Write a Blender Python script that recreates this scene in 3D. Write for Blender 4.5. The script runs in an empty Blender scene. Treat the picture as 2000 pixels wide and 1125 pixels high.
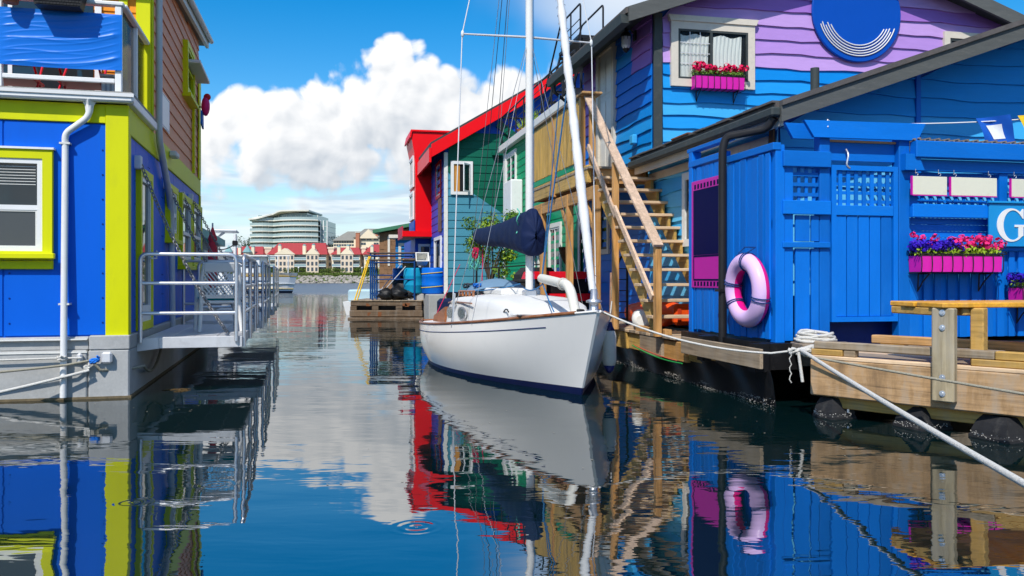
import bpy, bmesh, math, random
from mathutils import Vector, Matrix
random.seed(7)
scene = bpy.context.scene
COL = scene.collection
rad = math.radians

# ------------------------------------------------------------------ camera
EYE = 1.35                                   # metres above the water
cam_d = bpy.data.cameras.new('camera')
cam = bpy.data.objects.new('camera', cam_d)
COL.objects.link(cam)
cam.location = (0, 0, EYE)
cam.rotation_euler = (rad(90), 0, 0)
cam_d.sensor_width = 36.0
cam_d.lens = 30.0
cam_d.shift_y = -0.00875
cam_d.clip_start = 0.05
cam_d.clip_end = 3000
scene.camera = cam

# ------------------------------------------------------------------ sun and sky
YR, YL, YB, YD = rad(12.25), rad(14.3), rad(14.0), rad(-48.0)   # yaws: right bank, left bank, sailboat, near dock
sun_dir = Vector((0.41, 1.13, -1.36)).normalized()              # the way the light travels
sun_d = bpy.data.lights.new('sun', 'SUN')
sun_d.energy = 3.6
sun_d.angle = rad(0.53)
sun_d.color = (1.0, 0.955, 0.89)
sun = bpy.data.objects.new('sun', sun_d)
COL.objects.link(sun)
sun.rotation_euler = sun_dir.to_track_quat('-Z', 'Y').to_euler()
sun.location = (-20, -30, 40)
SUN_EL = math.asin(-sun_dir.z)
SUN_AZ = math.atan2(-sun_dir.x, -sun_dir.y)                     # clockwise from +Y

world = bpy.data.worlds.new('World')
scene.world = world
world.use_nodes = True
CLOUD_SEED = 3.1
def build_world():
    nt = world.node_tree; N = nt.nodes; Lk = nt.links
    N.clear()
    def val(x, sock):
        if hasattr(x, 'is_output') or isinstance(x, bpy.types.NodeSocket): Lk.new(x, sock)
        else: sock.default_value = x
    def m(op, a, b=0.0, c=None, clamp=False):
        n = N.new('ShaderNodeMath'); n.operation = op; n.use_clamp = clamp
        val(a, n.inputs[0]); val(b, n.inputs[1])
        if c is not None: val(c, n.inputs[2])
        return n.outputs[0]
    def ss(x, lo, hi):
        n = N.new('ShaderNodeMapRange'); n.interpolation_type = 'SMOOTHSTEP'
        val(x, n.inputs[0]); n.inputs[1].default_value = lo; n.inputs[2].default_value = hi
        return n.outputs[0]
    def mix(f, a, b):
        n = N.new('ShaderNodeMix'); n.data_type = 'RGBA'
        val(f, n.inputs[0]); val(a, n.inputs[6]); val(b, n.inputs[7]); return n.outputs[2]
    out = N.new('ShaderNodeOutputWorld'); bg = N.new('ShaderNodeBackground')
    sky = N.new('ShaderNodeTexSky'); sky.sky_type = 'NISHITA'; sky.sun_disc = False
    sky.sun_elevation = SUN_EL; sky.sun_rotation = SUN_AZ % (2 * math.pi)
    sky.air_density = 1.0; sky.dust_density = 0.15; sky.ozone_density = 1.6
    tc = N.new('ShaderNodeTexCoord'); vec = tc.outputs['Generated']
    sep = N.new('ShaderNodeSeparateXYZ'); Lk.new(vec, sep.inputs[0])
    u = m('ARCTAN2', sep.outputs[0], sep.outputs[1])
    v = m('ARCSINE', sep.outputs[2])
    def puff(du, dv):
        cb = N.new('ShaderNodeCombineXYZ')
        Lk.new(m('ADD', u, du + CLOUD_SEED), cb.inputs[0]); Lk.new(m('ADD', v, dv), cb.inputs[1]); cb.inputs[2].default_value = 0.37
        n1 = N.new('ShaderNodeTexNoise'); n1.noise_dimensions = '2D'; n1.normalize = True
        n1.inputs['Scale'].default_value = 9; n1.inputs['Detail'].default_value = 6; n1.inputs['Roughness'].default_value = 0.52; n1.inputs['Distortion'].default_value = 0.35
        Lk.new(cb.outputs[0], n1.inputs['Vector'])
        wv = N.new('ShaderNodeVectorMath'); wv.operation = 'MULTIPLY_ADD'
        Lk.new(n1.outputs['Color'], wv.inputs[0]); wv.inputs[1].default_value = (0.035, 0.035, 0); Lk.new(cb.outputs[0], wv.inputs[2])
        vo = N.new('ShaderNodeTexVoronoi'); vo.voronoi_dimensions = '2D'; vo.feature = 'F1'; vo.inputs['Scale'].default_value = 26
        vo.inputs['Detail'].default_value = 1.5; vo.inputs['Roughness'].default_value = 0.55
        Lk.new(wv.outputs[0], vo.inputs['Vector'])
        return m('SUBTRACT', n1.outputs['Fac'], m('MULTIPLY', vo.outputs['Distance'], 0.30))
    p0 = puff(0.0, 0.0); p1 = puff(-0.008, 0.010)
    def profile(pts, name):
        fc = N.new('ShaderNodeFloatCurve'); fc.label = name
        cu = fc.mapping.curves[0]
        P = []
        for px, py in pts:
            uu = math.atan((px - 1000) / 1667.0); vv = math.atan((545 - py) / 1667.0 * math.cos(uu))
            P.append(((uu + 0.8) / 1.6, vv * 2))
        cu.points[0].location = P[0]; cu.points[1].location = P[-1]
        for q in P[1:-1]: cu.points.new(*q)
        for q in cu.points: q.handle_type = 'AUTO_CLAMPED'
        fc.mapping.update()
        Lk.new(m('DIVIDE', m('ADD', u, 0.8), 1.6, clamp=True), fc.inputs['Value'])
        return m('MULTIPLY', fc.outputs[0], 0.5)
    top = profile([(-600, 150), (-150, 235), (150, 255), (330, 225), (400, 196), (470, 168), (540, 160), (585, 142), (640, 142), (690, 122), (722, 108), (738, 66), (775, 58), (815, 76), (850, 108), (900, 118), (950, 112), (1010, 126), (1070, 114), (1110, 128), (1250, 170), (1600, 140), (2300, 190)], 'cloud tops')
    bot = profile([(-600, 370), (150, 372), (400, 366), (470, 352), (560, 358), (640, 388), (760, 400), (900, 396), (1100, 390), (1500, 380), (2300, 370)], 'cloud bases')
    A = m('DIVIDE', m('ADD', m('SUBTRACT', top, v), m('MULTIPLY', m('SUBTRACT', p0, 0.30), 0.10)), 0.019, clamp=True)
    B = m('DIVIDE', m('ADD', m('SUBTRACT', v, bot), m('MULTIPLY', m('SUBTRACT', p0, 0.25), 0.13)), 0.035, clamp=True)
    alpha = m('MULTIPLY', ss(A, 0, 1), ss(B, 0, 1))
    tt = m('DIVIDE', m('SUBTRACT', v, bot), m('MAXIMUM', m('SUBTRACT', top, bot), 0.03))
    # soft grey bellies from a large noise
    nl = N.new('ShaderNodeTexNoise'); nl.inputs['Scale'].default_value = 5.5; nl.inputs['Detail'].default_value = 2
    Lk.new(vec, nl.inputs['Vector'])
    relief = m('MULTIPLY', m('SUBTRACT', p0, p1), 1.5)
    sh = m('ADD', m('ADD', m('MULTIPLY', tt, 0.85), relief), m('ADD', m('MULTIPLY', m('SUBTRACT', nl.outputs['Fac'], 0.5), 1.5), 0.30), clamp=True)
    ccol = mix(sh, (3.3, 3.65, 4.1, 1), (6.3, 6.3, 6.3, 1))
    # thin streaks low over the horizon
    cs = N.new('ShaderNodeCombineXYZ'); Lk.new(m('MULTIPLY', u, 3.2), cs.inputs[0]); Lk.new(m('MULTIPLY', v, 26), cs.inputs[1])
    ns = N.new('ShaderNodeTexNoise'); ns.inputs['Scale'].default_value = 1.6; ns.noise_dimensions = '2D'; ns.inputs['Detail'].default_value = 4; ns.inputs['Distortion'].default_value = 0.4
    Lk.new(cs.outputs[0], ns.inputs['Vector'])
    st = m('MULTIPLY', ss(ns.outputs['Fac'], 0.33, 0.60), m('MULTIPLY', ss(v, 0.17, 0.10), 0.85))
    ns2 = N.new('ShaderNodeTexNoise'); ns2.inputs['Scale'].default_value = 2.4; ns2.noise_dimensions = '2D'; ns2.inputs['Detail'].default_value = 3
    Lk.new(cs.outputs[0], ns2.inputs['Vector'])
    scol = mix(ss(ns2.outputs['Fac'], 0.4, 0.62), (3.4, 4.1, 4.9, 1), (5.4, 5.8, 6.1, 1))
    # high cloud, patch over right bank; unseen overhead part widened as added fill light
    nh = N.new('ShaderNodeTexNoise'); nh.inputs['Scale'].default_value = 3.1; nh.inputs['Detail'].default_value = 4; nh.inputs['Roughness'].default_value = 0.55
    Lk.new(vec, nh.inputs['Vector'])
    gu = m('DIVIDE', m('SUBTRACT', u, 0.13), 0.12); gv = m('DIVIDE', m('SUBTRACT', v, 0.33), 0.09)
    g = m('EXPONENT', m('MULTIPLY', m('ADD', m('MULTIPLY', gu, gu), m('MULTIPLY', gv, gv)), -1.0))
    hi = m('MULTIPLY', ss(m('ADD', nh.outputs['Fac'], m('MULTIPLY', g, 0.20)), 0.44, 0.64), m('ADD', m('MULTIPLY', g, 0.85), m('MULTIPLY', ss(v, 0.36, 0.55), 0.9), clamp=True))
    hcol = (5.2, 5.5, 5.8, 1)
    # the photograph's clear, deep blue: saturate the sky a little
    hs = N.new('ShaderNodeHueSaturation'); hs.inputs['Saturation'].default_value = 1.58; hs.inputs['Value'].default_value = 0.94
    Lk.new(sky.outputs[0], hs.inputs['Color'])
    c = mix(m('MULTIPLY', ss(v, 0.16, 0.0), 0.88), hs.outputs[0], (3.5, 4.4, 5.0, 1))      # hazy air low down
    c = mix(st, c, scol)
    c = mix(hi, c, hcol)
    c = mix(alpha, c, ccol)
    Lk.new(c, bg.inputs[0]); bg.inputs[1].default_value = 0.135
    Lk.new(bg.outputs[0], out.inputs[0])
build_world()
world.cycles.sampling_method = 'MANUAL'
world.cycles.sample_map_resolution = 512

scene.view_settings.view_transform = 'Standard'
scene.view_settings.look = 'None'
scene.view_settings.exposure = 0.36
scene.view_settings.gamma = 1.0
scene.view_settings.use_curve_mapping = False
scene.cycles.max_bounces = 8
scene.cycles.transparent_max_bounces = 12
scene.cycles.caustics_reflective = False
scene.cycles.caustics_refractive = False

# ------------------------------------------------------------------ materials
def srgb(r, g, b):
    f = lambda c: c / 12.92 if c <= 0.04045 else ((c + 0.055) / 1.055) ** 2.4
    return (f(r / 255), f(g / 255), f(b / 255))
MATS = {}
def mat(name, col, rough=0.5, var=0.08, scale=5.0, bump=0.15, stretch=(1, 1, 1), rnd=0.06, metal=0.0, spec=0.22, fine=60.0, dirt=0.0, dirtcol=(0.05, 0.045, 0.035), grain=0.0, coat=0.0):
    """painted / plain surface: colour mottled by a broad noise and by a value of its own for each object, fine relief"""
    if name in MATS: return MATS[name]
    M = bpy.data.materials.new(name); M.use_nodes = True
    nt = M.node_tree; N = nt.nodes; Lk = nt.links
    bs = N['Principled BSDF']
    tc = N.new('ShaderNodeTexCoord'); mp = N.new('ShaderNodeMapping'); mp.inputs['Scale'].default_value = stretch
    Lk.new(tc.outputs['Object'], mp.inputs['Vector'])
    n1 = N.new('ShaderNodeTexNoise'); n1.inputs['Scale'].default_value = scale; n1.inputs['Detail'].default_value = 6; n1.inputs['Roughness'].default_value = 0.6
    Lk.new(mp.outputs[0], n1.inputs['Vector'])
    n2 = N.new('ShaderNodeTexNoise'); n2.inputs['Scale'].default_value = fine; n2.inputs['Detail'].default_value = 3
    Lk.new(mp.outputs[0], n2.inputs['Vector'])
    oi = N.new('ShaderNodeObjectInfo')
    def m(op, a, b=0.0, clamp=False):
        n = N.new('ShaderNodeMath'); n.operation = op; n.use_clamp = clamp
        for i, x in enumerate((a, b)):
            if isinstance(x, bpy.types.NodeSocket): Lk.new(x, n.inputs[i])
            else: n.inputs[i].default_value = x
        return n.outputs[0]
    f = m('ADD', 1.0, m('MULTIPLY', m('SUBTRACT', n1.outputs['Fac'], 0.5), var * 4))
    f = m('ADD', f, m('MULTIPLY', m('SUBTRACT', oi.outputs['Random'], 0.5), rnd * 2))
    if grain: f = m('ADD', f, m('MULTIPLY', m('SUBTRACT', n2.outputs['Fac'], 0.5), grain * 4))
    vm = N.new('ShaderNodeVectorMath'); vm.operation = 'SCALE'; vm.inputs[0].default_value = col[:3]
    Lk.new(f, vm.inputs['Scale'])
    colout = vm.outputs[0]
    if dirt:
        n3 = N.new('ShaderNodeTexNoise'); n3.inputs['Scale'].default_value = scale * 1.7; n3.inputs['Detail'].default_value = 8; n3.inputs['Roughness'].default_value = 0.7
        Lk.new(mp.outputs[0], n3.inputs['Vector'])
        mr = N.new('ShaderNodeMapRange'); mr.inputs[1].default_value = 0.54; mr.inputs[2].default_value = 0.74
        mr.inputs[4].default_value = dirt
        Lk.new(n3.outputs['Fac'], mr.inputs[0])
        mx = N.new('ShaderNodeMix'); mx.data_type = 'RGBA'
        Lk.new(mr.outputs[0], mx.inputs[0]); Lk.new(colout, mx.inputs[6]); mx.inputs[7].default_value = (*dirtcol, 1)
        colout = mx.outputs[2]
    Lk.new(colout, bs.inputs['Base Color'])
    r = m('ADD', rough - 0.06, m('MULTIPLY', n1.outputs['Fac'], 0.12)); Lk.new(r, bs.inputs['Roughness'])
    bs.inputs['Metallic'].default_value = metal
    bs.inputs['Specular IOR Level'].default_value = spec
    if coat: bs.inputs['Coat Weight'].default_value = coat; bs.inputs['Coat Roughness'].default_value = 0.06
    if bump:
        bp = N.new('ShaderNodeBump'); bp.inputs['Strength'].default_value = bump; bp.inputs['Distance'].default_value = 0.01
        h = m('ADD', m('MULTIPLY', n2.outputs['Fac'], 0.5), n1.outputs['Fac'])
        Lk.new(h, bp.inputs['Height']); Lk.new(bp.outputs[0], bs.inputs['Normal'])
    MATS[name] = M
    return M
def wood(name, col, axis='z', dark=0.45, rough=0.62, rnd=0.14, ring=1.0, weather=0.18):
    """timber: grain drawn out along one axis, knots, each piece its own tone"""
    if name in MATS: return MATS[name]
    M = bpy.data.materials.new(name); M.use_nodes = True
    nt = M.node_tree; N = nt.nodes; Lk = nt.links
    bs = N['Principled BSDF']
    tc = N.new('ShaderNodeTexCoord'); mp = N.new('ShaderNodeMapping')
    s = {'x': (1.2, 22, 22), 'y': (22, 1.2, 22), 'z': (22, 22, 1.2)}[axis]
    mp.inputs['Scale'].default_value = s
    oi = N.new('ShaderNodeObjectInfo')
    va = N.new('ShaderNodeVectorMath'); va.operation = 'MULTIPLY_ADD'
    cx = N.new('ShaderNodeCombineXYZ')
    for i in range(3): Lk.new(oi.outputs['Random'], cx.inputs[i])
    Lk.new(cx.outputs[0], va.inputs[0]); va.inputs[1].default_value = (37, 41, 53); Lk.new(tc.outputs['Object'], va.inputs[2])
    Lk.new(va.outputs[0], mp.inputs['Vector'])
    n1 = N.new('ShaderNodeTexNoise'); n1.inputs['Scale'].default_value = 1.0; n1.inputs['Detail'].default_value = 7; n1.inputs['Roughness'].default_value = 0.62; n1.inputs['Distortion'].default_value = 0.9 * ring
    Lk.new(mp.outputs[0], n1.inputs['Vector'])
    n2 = N.new('ShaderNodeTexNoise'); n2.inputs['Scale'].default_value = 3.5; n2.inputs['Detail'].default_value = 3
    Lk.new(va.outputs[0], n2.inputs['Vector'])
    vo = N.new('ShaderNodeTexVoronoi'); vo.inputs['Scale'].default_value = 0.22
    Lk.new(mp.outputs[0], vo.inputs['Vector'])
    rp = N.new('ShaderNodeValToRGB'); e = rp.color_ramp.elements
    e[0].position = 0.28; e[0].color = (*[c * dark for c in col], 1)
    e[1].position = 0.66; e[1].color = (*[min(1, c * 1.12) for c in col], 1)
    k = rp.color_ramp.elements.new(0.47); k.color = (*[c * 0.86 for c in col], 1)
    Lk.new(n1.outputs['Fac'], rp.inputs[0])
    def m(op, a, b=0.0):
        n = N.new('ShaderNodeMath'); n.operation = op
        for i, x in enumerate((a, b)):
            if isinstance(x, bpy.types.NodeSocket): Lk.new(x, n.inputs[i])
            else: n.inputs[i].default_value = x
        return n.outputs[0]
    kn = N.new('ShaderNodeMapRange'); kn.inputs[1].default_value = 0.05; kn.inputs[2].default_value = 0.16; kn.inputs[3].default_value = 0.55; kn.inputs[4].default_value = 1.0
    Lk.new(vo.outputs['Distance'], kn.inputs[0])
    f = m('ADD', m('ADD', 0.72, m('MULTIPLY', n2.outputs['Fac'], 0.56)), m('MULTIPLY', m('SUBTRACT', oi.outputs['Random'], 0.5), rnd * 2))
    f = m('MULTIPLY', f, kn.outputs[0])
    sc = N.new('ShaderNodeVectorMath'); sc.operation = 'SCALE'
    Lk.new(rp.outputs[0], sc.inputs[0]); Lk.new(f, sc.inputs['Scale'])
    # greyed and stained patches running across the grain
    n4 = N.new('ShaderNodeTexNoise'); n4.inputs['Scale'].default_value = 4.2; n4.inputs['Detail'].default_value = 6; n4.inputs['Roughness'].default_value = 0.65
    mp4 = N.new('ShaderNodeMapping'); mp4.inputs['Scale'].default_value = (1.6, 1.6, 0.45); Lk.new(va.outputs[0], mp4.inputs['Vector']); Lk.new(mp4.outputs[0], n4.inputs['Vector'])
    w4 = N.new('ShaderNodeMapRange'); w4.inputs[1].default_value = 0.47; w4.inputs[2].default_value = 0.68; w4.inputs[4].default_value = weather; Lk.new(n4.outputs['Fac'], w4.inputs[0])
    d4 = N.new('ShaderNodeMapRange'); d4.inputs[1].default_value = 0.50; d4.inputs[2].default_value = 0.30; d4.inputs[4].default_value = weather; Lk.new(n4.outputs['Fac'], d4.inputs[0])
    x4 = N.new('ShaderNodeMix'); x4.data_type = 'RGBA'; Lk.new(w4.outputs[0], x4.inputs[0]); Lk.new(sc.outputs[0], x4.inputs[6]); x4.inputs[7].default_value = (0.40, 0.37, 0.32, 1)
    y4 = N.new('ShaderNodeMix'); y4.data_type = 'RGBA'; Lk.new(d4.outputs[0], y4.inputs[0]); Lk.new(x4.outputs[2], y4.inputs[6]); y4.inputs[7].default_value = (0.10, 0.065, 0.04, 1)
    Lk.new(y4.outputs[2], bs.inputs['Base Color'])
    bs.inputs['Roughness'].default_value = rough
    bs.inputs['Specular IOR Level'].default_value = 0.3
    bp = N.new('ShaderNodeBump'); bp.inputs['Strength'].default_value = 0.25; bp.inputs['Distance'].default_value = 0.006
    Lk.new(n1.outputs['Fac'], bp.inputs['Height']); Lk.new(bp.outputs[0], bs.inputs['Normal'])
    MATS[name] = M
    return M
def glass(name, tint=(0.02, 0.03, 0.035), rough=0.03, clear=0.0):
    """window glass; clear > 0 lets that share of what stands behind show"""
    if name in MATS: return MATS[name]
    M = bpy.data.materials.new(name); M.use_nodes = True
    nt = M.node_tree; N = nt.nodes; Lk = nt.links
    bs = N['Principled BSDF']
    tc = N.new('ShaderNodeTexCoord'); nz = N.new('ShaderNodeTexNoise'); nz.inputs['Scale'].default_value = 1.4; nz.inputs['Detail'].default_value = 1
    Lk.new(tc.outputs['Object'], nz.inputs['Vector'])
    bp = N.new('ShaderNodeBump'); bp.inputs['Strength'].default_value = 0.05; bp.inputs['Distance'].default_value = 0.05
    Lk.new(nz.outputs['Fac'], bp.inputs['Height'])
    bs.inputs['Base Color'].default_value = (*tint, 1); bs.inputs['Roughness'].default_value = rough; bs.inputs['IOR'].default_value = 1.6
    Lk.new(bp.outputs[0], bs.inputs['Normal'])
    if clear:
        tr = N.new('ShaderNodeBsdfTransparent'); tr.inputs[0].default_value = (0.95, 0.97, 0.97, 1)
        fr = N.new('ShaderNodeLayerWeight'); fr.inputs[0].default_value = 0.08
        mr = N.new('ShaderNodeMapRange'); mr.inputs[3].default_value = clear; mr.inputs[4].default_value = 0.05
        Lk.new(fr.outputs['Fresnel'], mr.inputs[0])
        mx = N.new('ShaderNodeMixShader'); Lk.new(mr.outputs[0], mx.inputs[0]); Lk.new(bs.outputs[0], mx.inputs[1]); Lk.new(tr.outputs[0], mx.inputs[2])
        Lk.new(mx.outputs[0], N['Material Output'].inputs[0])
    MATS[name] = M
    return M

# ------------------------------------------------------------------ mesh helpers
INFO = {}
def idm(u, v, d): return (u, v, d)
def front(B): return lambda u, v, d: (u, B - d, v)          # wall facing the camera: u right, v up, d proud of it
def facing_left(A): return lambda u, v, d: (A - d, u, v)    # wall facing the channel from the right bank: u away
def facing_right(A): return lambda u, v, d: (A + d, u, v)   # wall facing the channel from the left bank
class MB:
    def __init__(s): s.v = []; s.f = []
    def quad(s, *pts, smooth=False):
        i = len(s.v); s.v += [tuple(p) for p in pts]; s.f.append((tuple(range(i, i + len(pts))), smooth)); return s
    def box(s, u0, u1, v0, v1, d0, d1, M=idm, c=0.0):
        if u1 < u0: u0, u1 = u1, u0
        if v1 < v0: v0, v1 = v1, v0
        if d1 < d0: d0, d1 = d1, d0
        i = len(s.v)
        if c <= 0:
            for d in (d0, d1):
                for (u, v) in ((u0, v0), (u1, v0), (u1, v1), (u0, v1)): s.v.append(M(u, v, d))
            for q in ((0, 3, 2, 1), (4, 5, 6, 7), (0, 1, 5, 4), (1, 2, 6, 5), (2, 3, 7, 6), (3, 0, 4, 7)):
                s.f.append((tuple(i + k for k in q), False))
            return s
        c = min(c, (u1 - u0) * .45, (v1 - v0) * .45, (d1 - d0) * .45)
        U, V, Dd = (u0, u1), (v0, v1), (d0, d1); idx = {}
        for x in (0, 1):
            for y in (0, 1):
                for z in (0, 1):
                    for ax in range(3):
                        p = [U[x], V[y], Dd[z]]
                        for k, h in enumerate((x, y, z)):
                            if k != ax: p[k] += c if h == 0 else -c
                        idx[x, y, z, ax] = len(s.v); s.v.append(M(*p))
        F = lambda *q: s.f.append((tuple(idx[k] for k in q), False))
        for ax in range(3):
            o = [k for k in range(3) if k != ax]
            for h in (0, 1):
                q = []
                for (p, r) in ((0, 0), (1, 0), (1, 1), (0, 1)):
                    t = [0, 0, 0]; t[ax] = h; t[o[0]] = p; t[o[1]] = r; q.append((*t, ax))
                F(*q)
            for p in (0, 1):
                for r in (0, 1):
                    a = [0, 0, 0]; a[o[0]] = p; a[o[1]] = r; b = list(a); b[ax] = 1
                    F((*a, o[0]), (*b, o[0]), (*b, o[1]), (*a, o[1]))
        for x in (0, 1):
            for y in (0, 1):
                for z in (0, 1): F((x, y, z, 0), (x, y, z, 1), (x, y, z, 2))
        return s
    def prism(s, poly, d0, d1, M=idm):
        """outline in (u, v) given a thickness d0..d1"""
        i = len(s.v); n = len(poly)
        for d in (d0, d1):
            for (u, v) in poly: s.v.append(M(u, v, d))
        s.f.append((tuple(i + k for k in range(n))[::-1], False)); s.f.append((tuple(i + n + k for k in range(n)), False))
        for k in range(n): s.f.append(((i + k, i + (k + 1) % n, i + n + (k + 1) % n, i + n + k), False))
        return s
    def ring(s, u0, u1, v0, v1, w, d0, d1, M=idm, wb=None, wt=None):
        """rectangular frame, w wide"""
        wb = w if wb is None else wb; wt = w if wt is None else wt
        O = [(u0, v0), (u1, v0), (u1, v1), (u0, v1)]; I = [(u0 + w, v0 + wb), (u1 - w, v0 + wb), (u1 - w, v1 - wt), (u0 + w, v1 - wt)]
        i = len(s.v)
        for d in (d0, d1):
            for (u, v) in O + I: s.v.append(M(u, v, d))
        for k in range(4):
            j = (k + 1) % 4
            s.f.append(((i + 8 + k, i + 8 + j, i + 12 + j, i + 12 + k), False)); s.f.append(((i + j, i + k, i + 4 + k, i + 4 + j), False))
            s.f.append(((i + k, i + j, i + 8 + j, i + 8 + k), False)); s.f.append(((i + 4 + j, i + 4 + k, i + 12 + k, i + 12 + j), False))
        return s
    def beam(s, p, q, w, h, up=(0, 0, 1), c=0.0):
        """square timber from p to q: w across, h along up"""
        p, q = Vector(p), Vector(q); t = (q - p); ln = t.length; t.normalize()
        up = Vector(up); sd = t.cross(up)
        if sd.length < 1e-4: sd = t.cross(Vector((1, 0, 0)))
        sd.normalize(); up = sd.cross(t)
        return s.box(0, ln, -w / 2, w / 2, -h / 2, h / 2, M=lambda a, b, d: tuple(p + t * a + sd * b + up * d), c=c)
    def tube(s, pts, r, n=8, closed=False, cap=True, smooth=True):
        pts = [Vector(p) for p in pts]
        rs = list(r) if isinstance(r, (list, tuple)) else [r] * len(pts)
        if cap and not closed and len(pts) > 1:      # a ring close to each end keeps the caps from bending the shading
            d0, d1 = pts[1] - pts[0], pts[-2] - pts[-1]
            if d0.length > rs[0] * .6: pts.insert(1, pts[0] + d0.normalized() * rs[0] * .12); rs.insert(1, rs[0])
            if d1.length > rs[-1] * .6: pts.insert(len(pts) - 1, pts[-1] + d1.normalized() * rs[-1] * .12); rs.insert(len(rs) - 1, rs[-1])
        k = len(pts)
        i0 = len(s.v); prev = None
        for j, p in enumerate(pts):
            if closed: t = pts[(j + 1) % k] - pts[j - 1]
            else: t = pts[min(j + 1, k - 1)] - pts[max(j - 1, 0)]
            t = t.normalized() if t.length > 1e-9 else Vector((0, 0, 1))
            if prev is None:
                nx = t.cross(Vector((0, 0, 1)))
                if nx.length < 1e-3: nx = t.cross(Vector((1, 0, 0)))
            else: nx = prev - t * prev.dot(t)
            nx.normalize(); prev = nx; ny = t.cross(nx)
            for q in range(n):
                a = 2 * math.pi * q / n
                s.v.append(tuple(p + (nx * math.cos(a) + ny * math.sin(a)) * rs[j]))
        for j in range(k if closed else k - 1):
            a = i0 + j * n; b = i0 + ((j + 1) % k) * n
            for q in range(n): s.f.append(((a + q, a + (q + 1) % n, b + (q + 1) % n, b + q), smooth))
        if cap and not closed:
            s.f.append((tuple(i0 + q for q in range(n))[::-1], False)); s.f.append((tuple(i0 + (k - 1) * n + q for q in range(n)), False))
        return s
    def lathe(s, prof, cx=0, cy=0, n=20, smooth=True, M=None, cap=True):
        """profile [(r, z)] turned round a vertical axis"""
        i0 = len(s.v); M = M or (lambda x, y, z: (cx + x, cy + y, z))
        for (r, z) in prof:
            for q in range(n):
                a = 2 * math.pi * q / n; s.v.append(M(r * math.cos(a), r * math.sin(a), z))
        for j in range(len(prof) - 1):
            for q in range(n): s.f.append(((i0 + j * n + q, i0 + j * n + (q + 1) % n, i0 + (j + 1) * n + (q + 1) % n, i0 + (j + 1) * n + q), smooth))
        if cap:
            s.f.append((tuple(i0 + q for q in range(n))[::-1], False)); s.f.append((tuple(i0 + (len(prof) - 1) * n + q for q in range(n)), False))
        return s
    def grid(s, fn, nu, nv, smooth=True):
        i = len(s.v)
        for a in range(nu + 1):
            for b in range(nv + 1): s.v.append(tuple(fn(a / nu, b / nv)))
        for a in range(nu):
            for b in range(nv):
                k = i + a * (nv + 1) + b; s.f.append(((k, k + nv + 1, k + nv + 2, k + 1), smooth))
        return s
    def blob(s, c, r, n=6, m=8, jit=0.0, sq=(1, 1, 1)):
        i = len(s.v); c = Vector(c)
        J = lambda: 1 + random.uniform(-jit, jit)
        s.v.append(tuple(c + Vector((0, 0, r * sq[2]))))
        for a in range(1, n):
            th = math.pi * a / n
            for b in range(m):
                ph = 2 * math.pi * b / m; k = J() * r
                s.v.append((c.x + k * sq[0] * math.sin(th) * math.cos(ph), c.y + k * sq[1] * math.sin(th) * math.sin(ph), c.z + k * sq[2] * math.cos(th)))
        s.v.append(tuple(c - Vector((0, 0, r * sq[2])))); e = len(s.v) - 1
        for b in range(m):
            s.f.append(((i, i + 1 + b, i + 1 + (b + 1) % m), True))
            for a in range(n - 2):
                p = i + 1 + a * m; s.f.append(((p + b, p + m + b, p + m + (b + 1) % m, p + (b + 1) % m), True))
            p = i + 1 + (n - 2) * m; s.f.append(((p + b, e, p + (b + 1) % m), True))
        return s
    def mesh(s, name, base=(0, 0, 0), recalc=True):
        me = bpy.data.meshes.new(name)
        me.from_pydata([(x - base[0], y - base[1], z - base[2]) for x, y, z in s.v], [], [f for f, _ in s.f])
        me.polygons.foreach_set('use_smooth', [k for _, k in s.f])
        if recalc and len(s.f) < 20000:
            bm = bmesh.new(); bm.from_mesh(me); bmesh.ops.recalc_face_normals(bm, faces=bm.faces); bm.to_mesh(me); bm.free()
        me.update(); return me
    def part(s, name, material, parent, label=None, stuff=False):
        """one mesh object under its thing, drawn in the thing's own frame"""
        root = parent
        while root.parent: root = root.parent
        me = s.mesh(name, INFO[root.name][1]); me.materials.append(material)
        o = bpy.data.objects.new(name, me); COL.objects.link(o); o.parent = parent
        if label: o['label'] = label
        if stuff: o['kind'] = 'stuff'
        return o
    def single(s, name, material, label, cat, yaw, base, group=None, kind=None):
        """a thing that is one mesh"""
        me = s.mesh(name, base); me.materials.append(material)
        o = bpy.data.objects.new(name, me); COL.objects.link(o); place(o, yaw, base)
        if label: o['label'] = label
        if cat: o['category'] = cat
        if group: o['group'] = group
        if kind: o['kind'] = kind
        return o
def place(o, yaw, base):
    c, s = math.cos(yaw), math.sin(yaw); a, b, z = base
    o.location = (c * a - s * b, s * a + c * b, z); o.rotation_euler = (0, 0, yaw); INFO[o.name] = (yaw, base)
def thing(name, label, cat, yaw, base, group=None):
    o = bpy.data.objects.new(name, None); o.empty_display_size = 0.2; COL.objects.link(o); place(o, yaw, base)
    o['label'] = label; o['category'] = cat
    if group: o['group'] = group
    return o
def structure(name, mb, material, yaw=0.0, base=(0, 0, 0)):
    return mb.single(name, material, None, None, yaw, base, kind='structure')
def box_part(name, material, parent, u0, u1, v0, v1, d0, d1, M=idm, c=0.0, label=None):
    return MB().box(u0, u1, v0, v1, d0, d1, M, c).part(name, material, parent, label)
def to_frame(yaw, x, y):
    c, s = math.cos(yaw), math.sin(yaw); return (c * x + s * y, -s * x + c * y)
def sag(p, q, drop, n=14):
    p, q = Vector(p), Vector(q)
    return [tuple(p.lerp(q, k / n) - Vector((0, 0, drop * 4 * (k / n) * (1 - k / n)))) for k in range(n + 1)]
def arc(c, r, a0, a1, n, ax1, ax2):
    c, ax1, ax2 = Vector(c), Vector(ax1), Vector(ax2)
    return [tuple(c + ax1 * (r * math.cos(a0 + (a1 - a0) * k / n)) + ax2 * (r * math.sin(a0 + (a1 - a0) * k / n))) for k in range(n + 1)]
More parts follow.
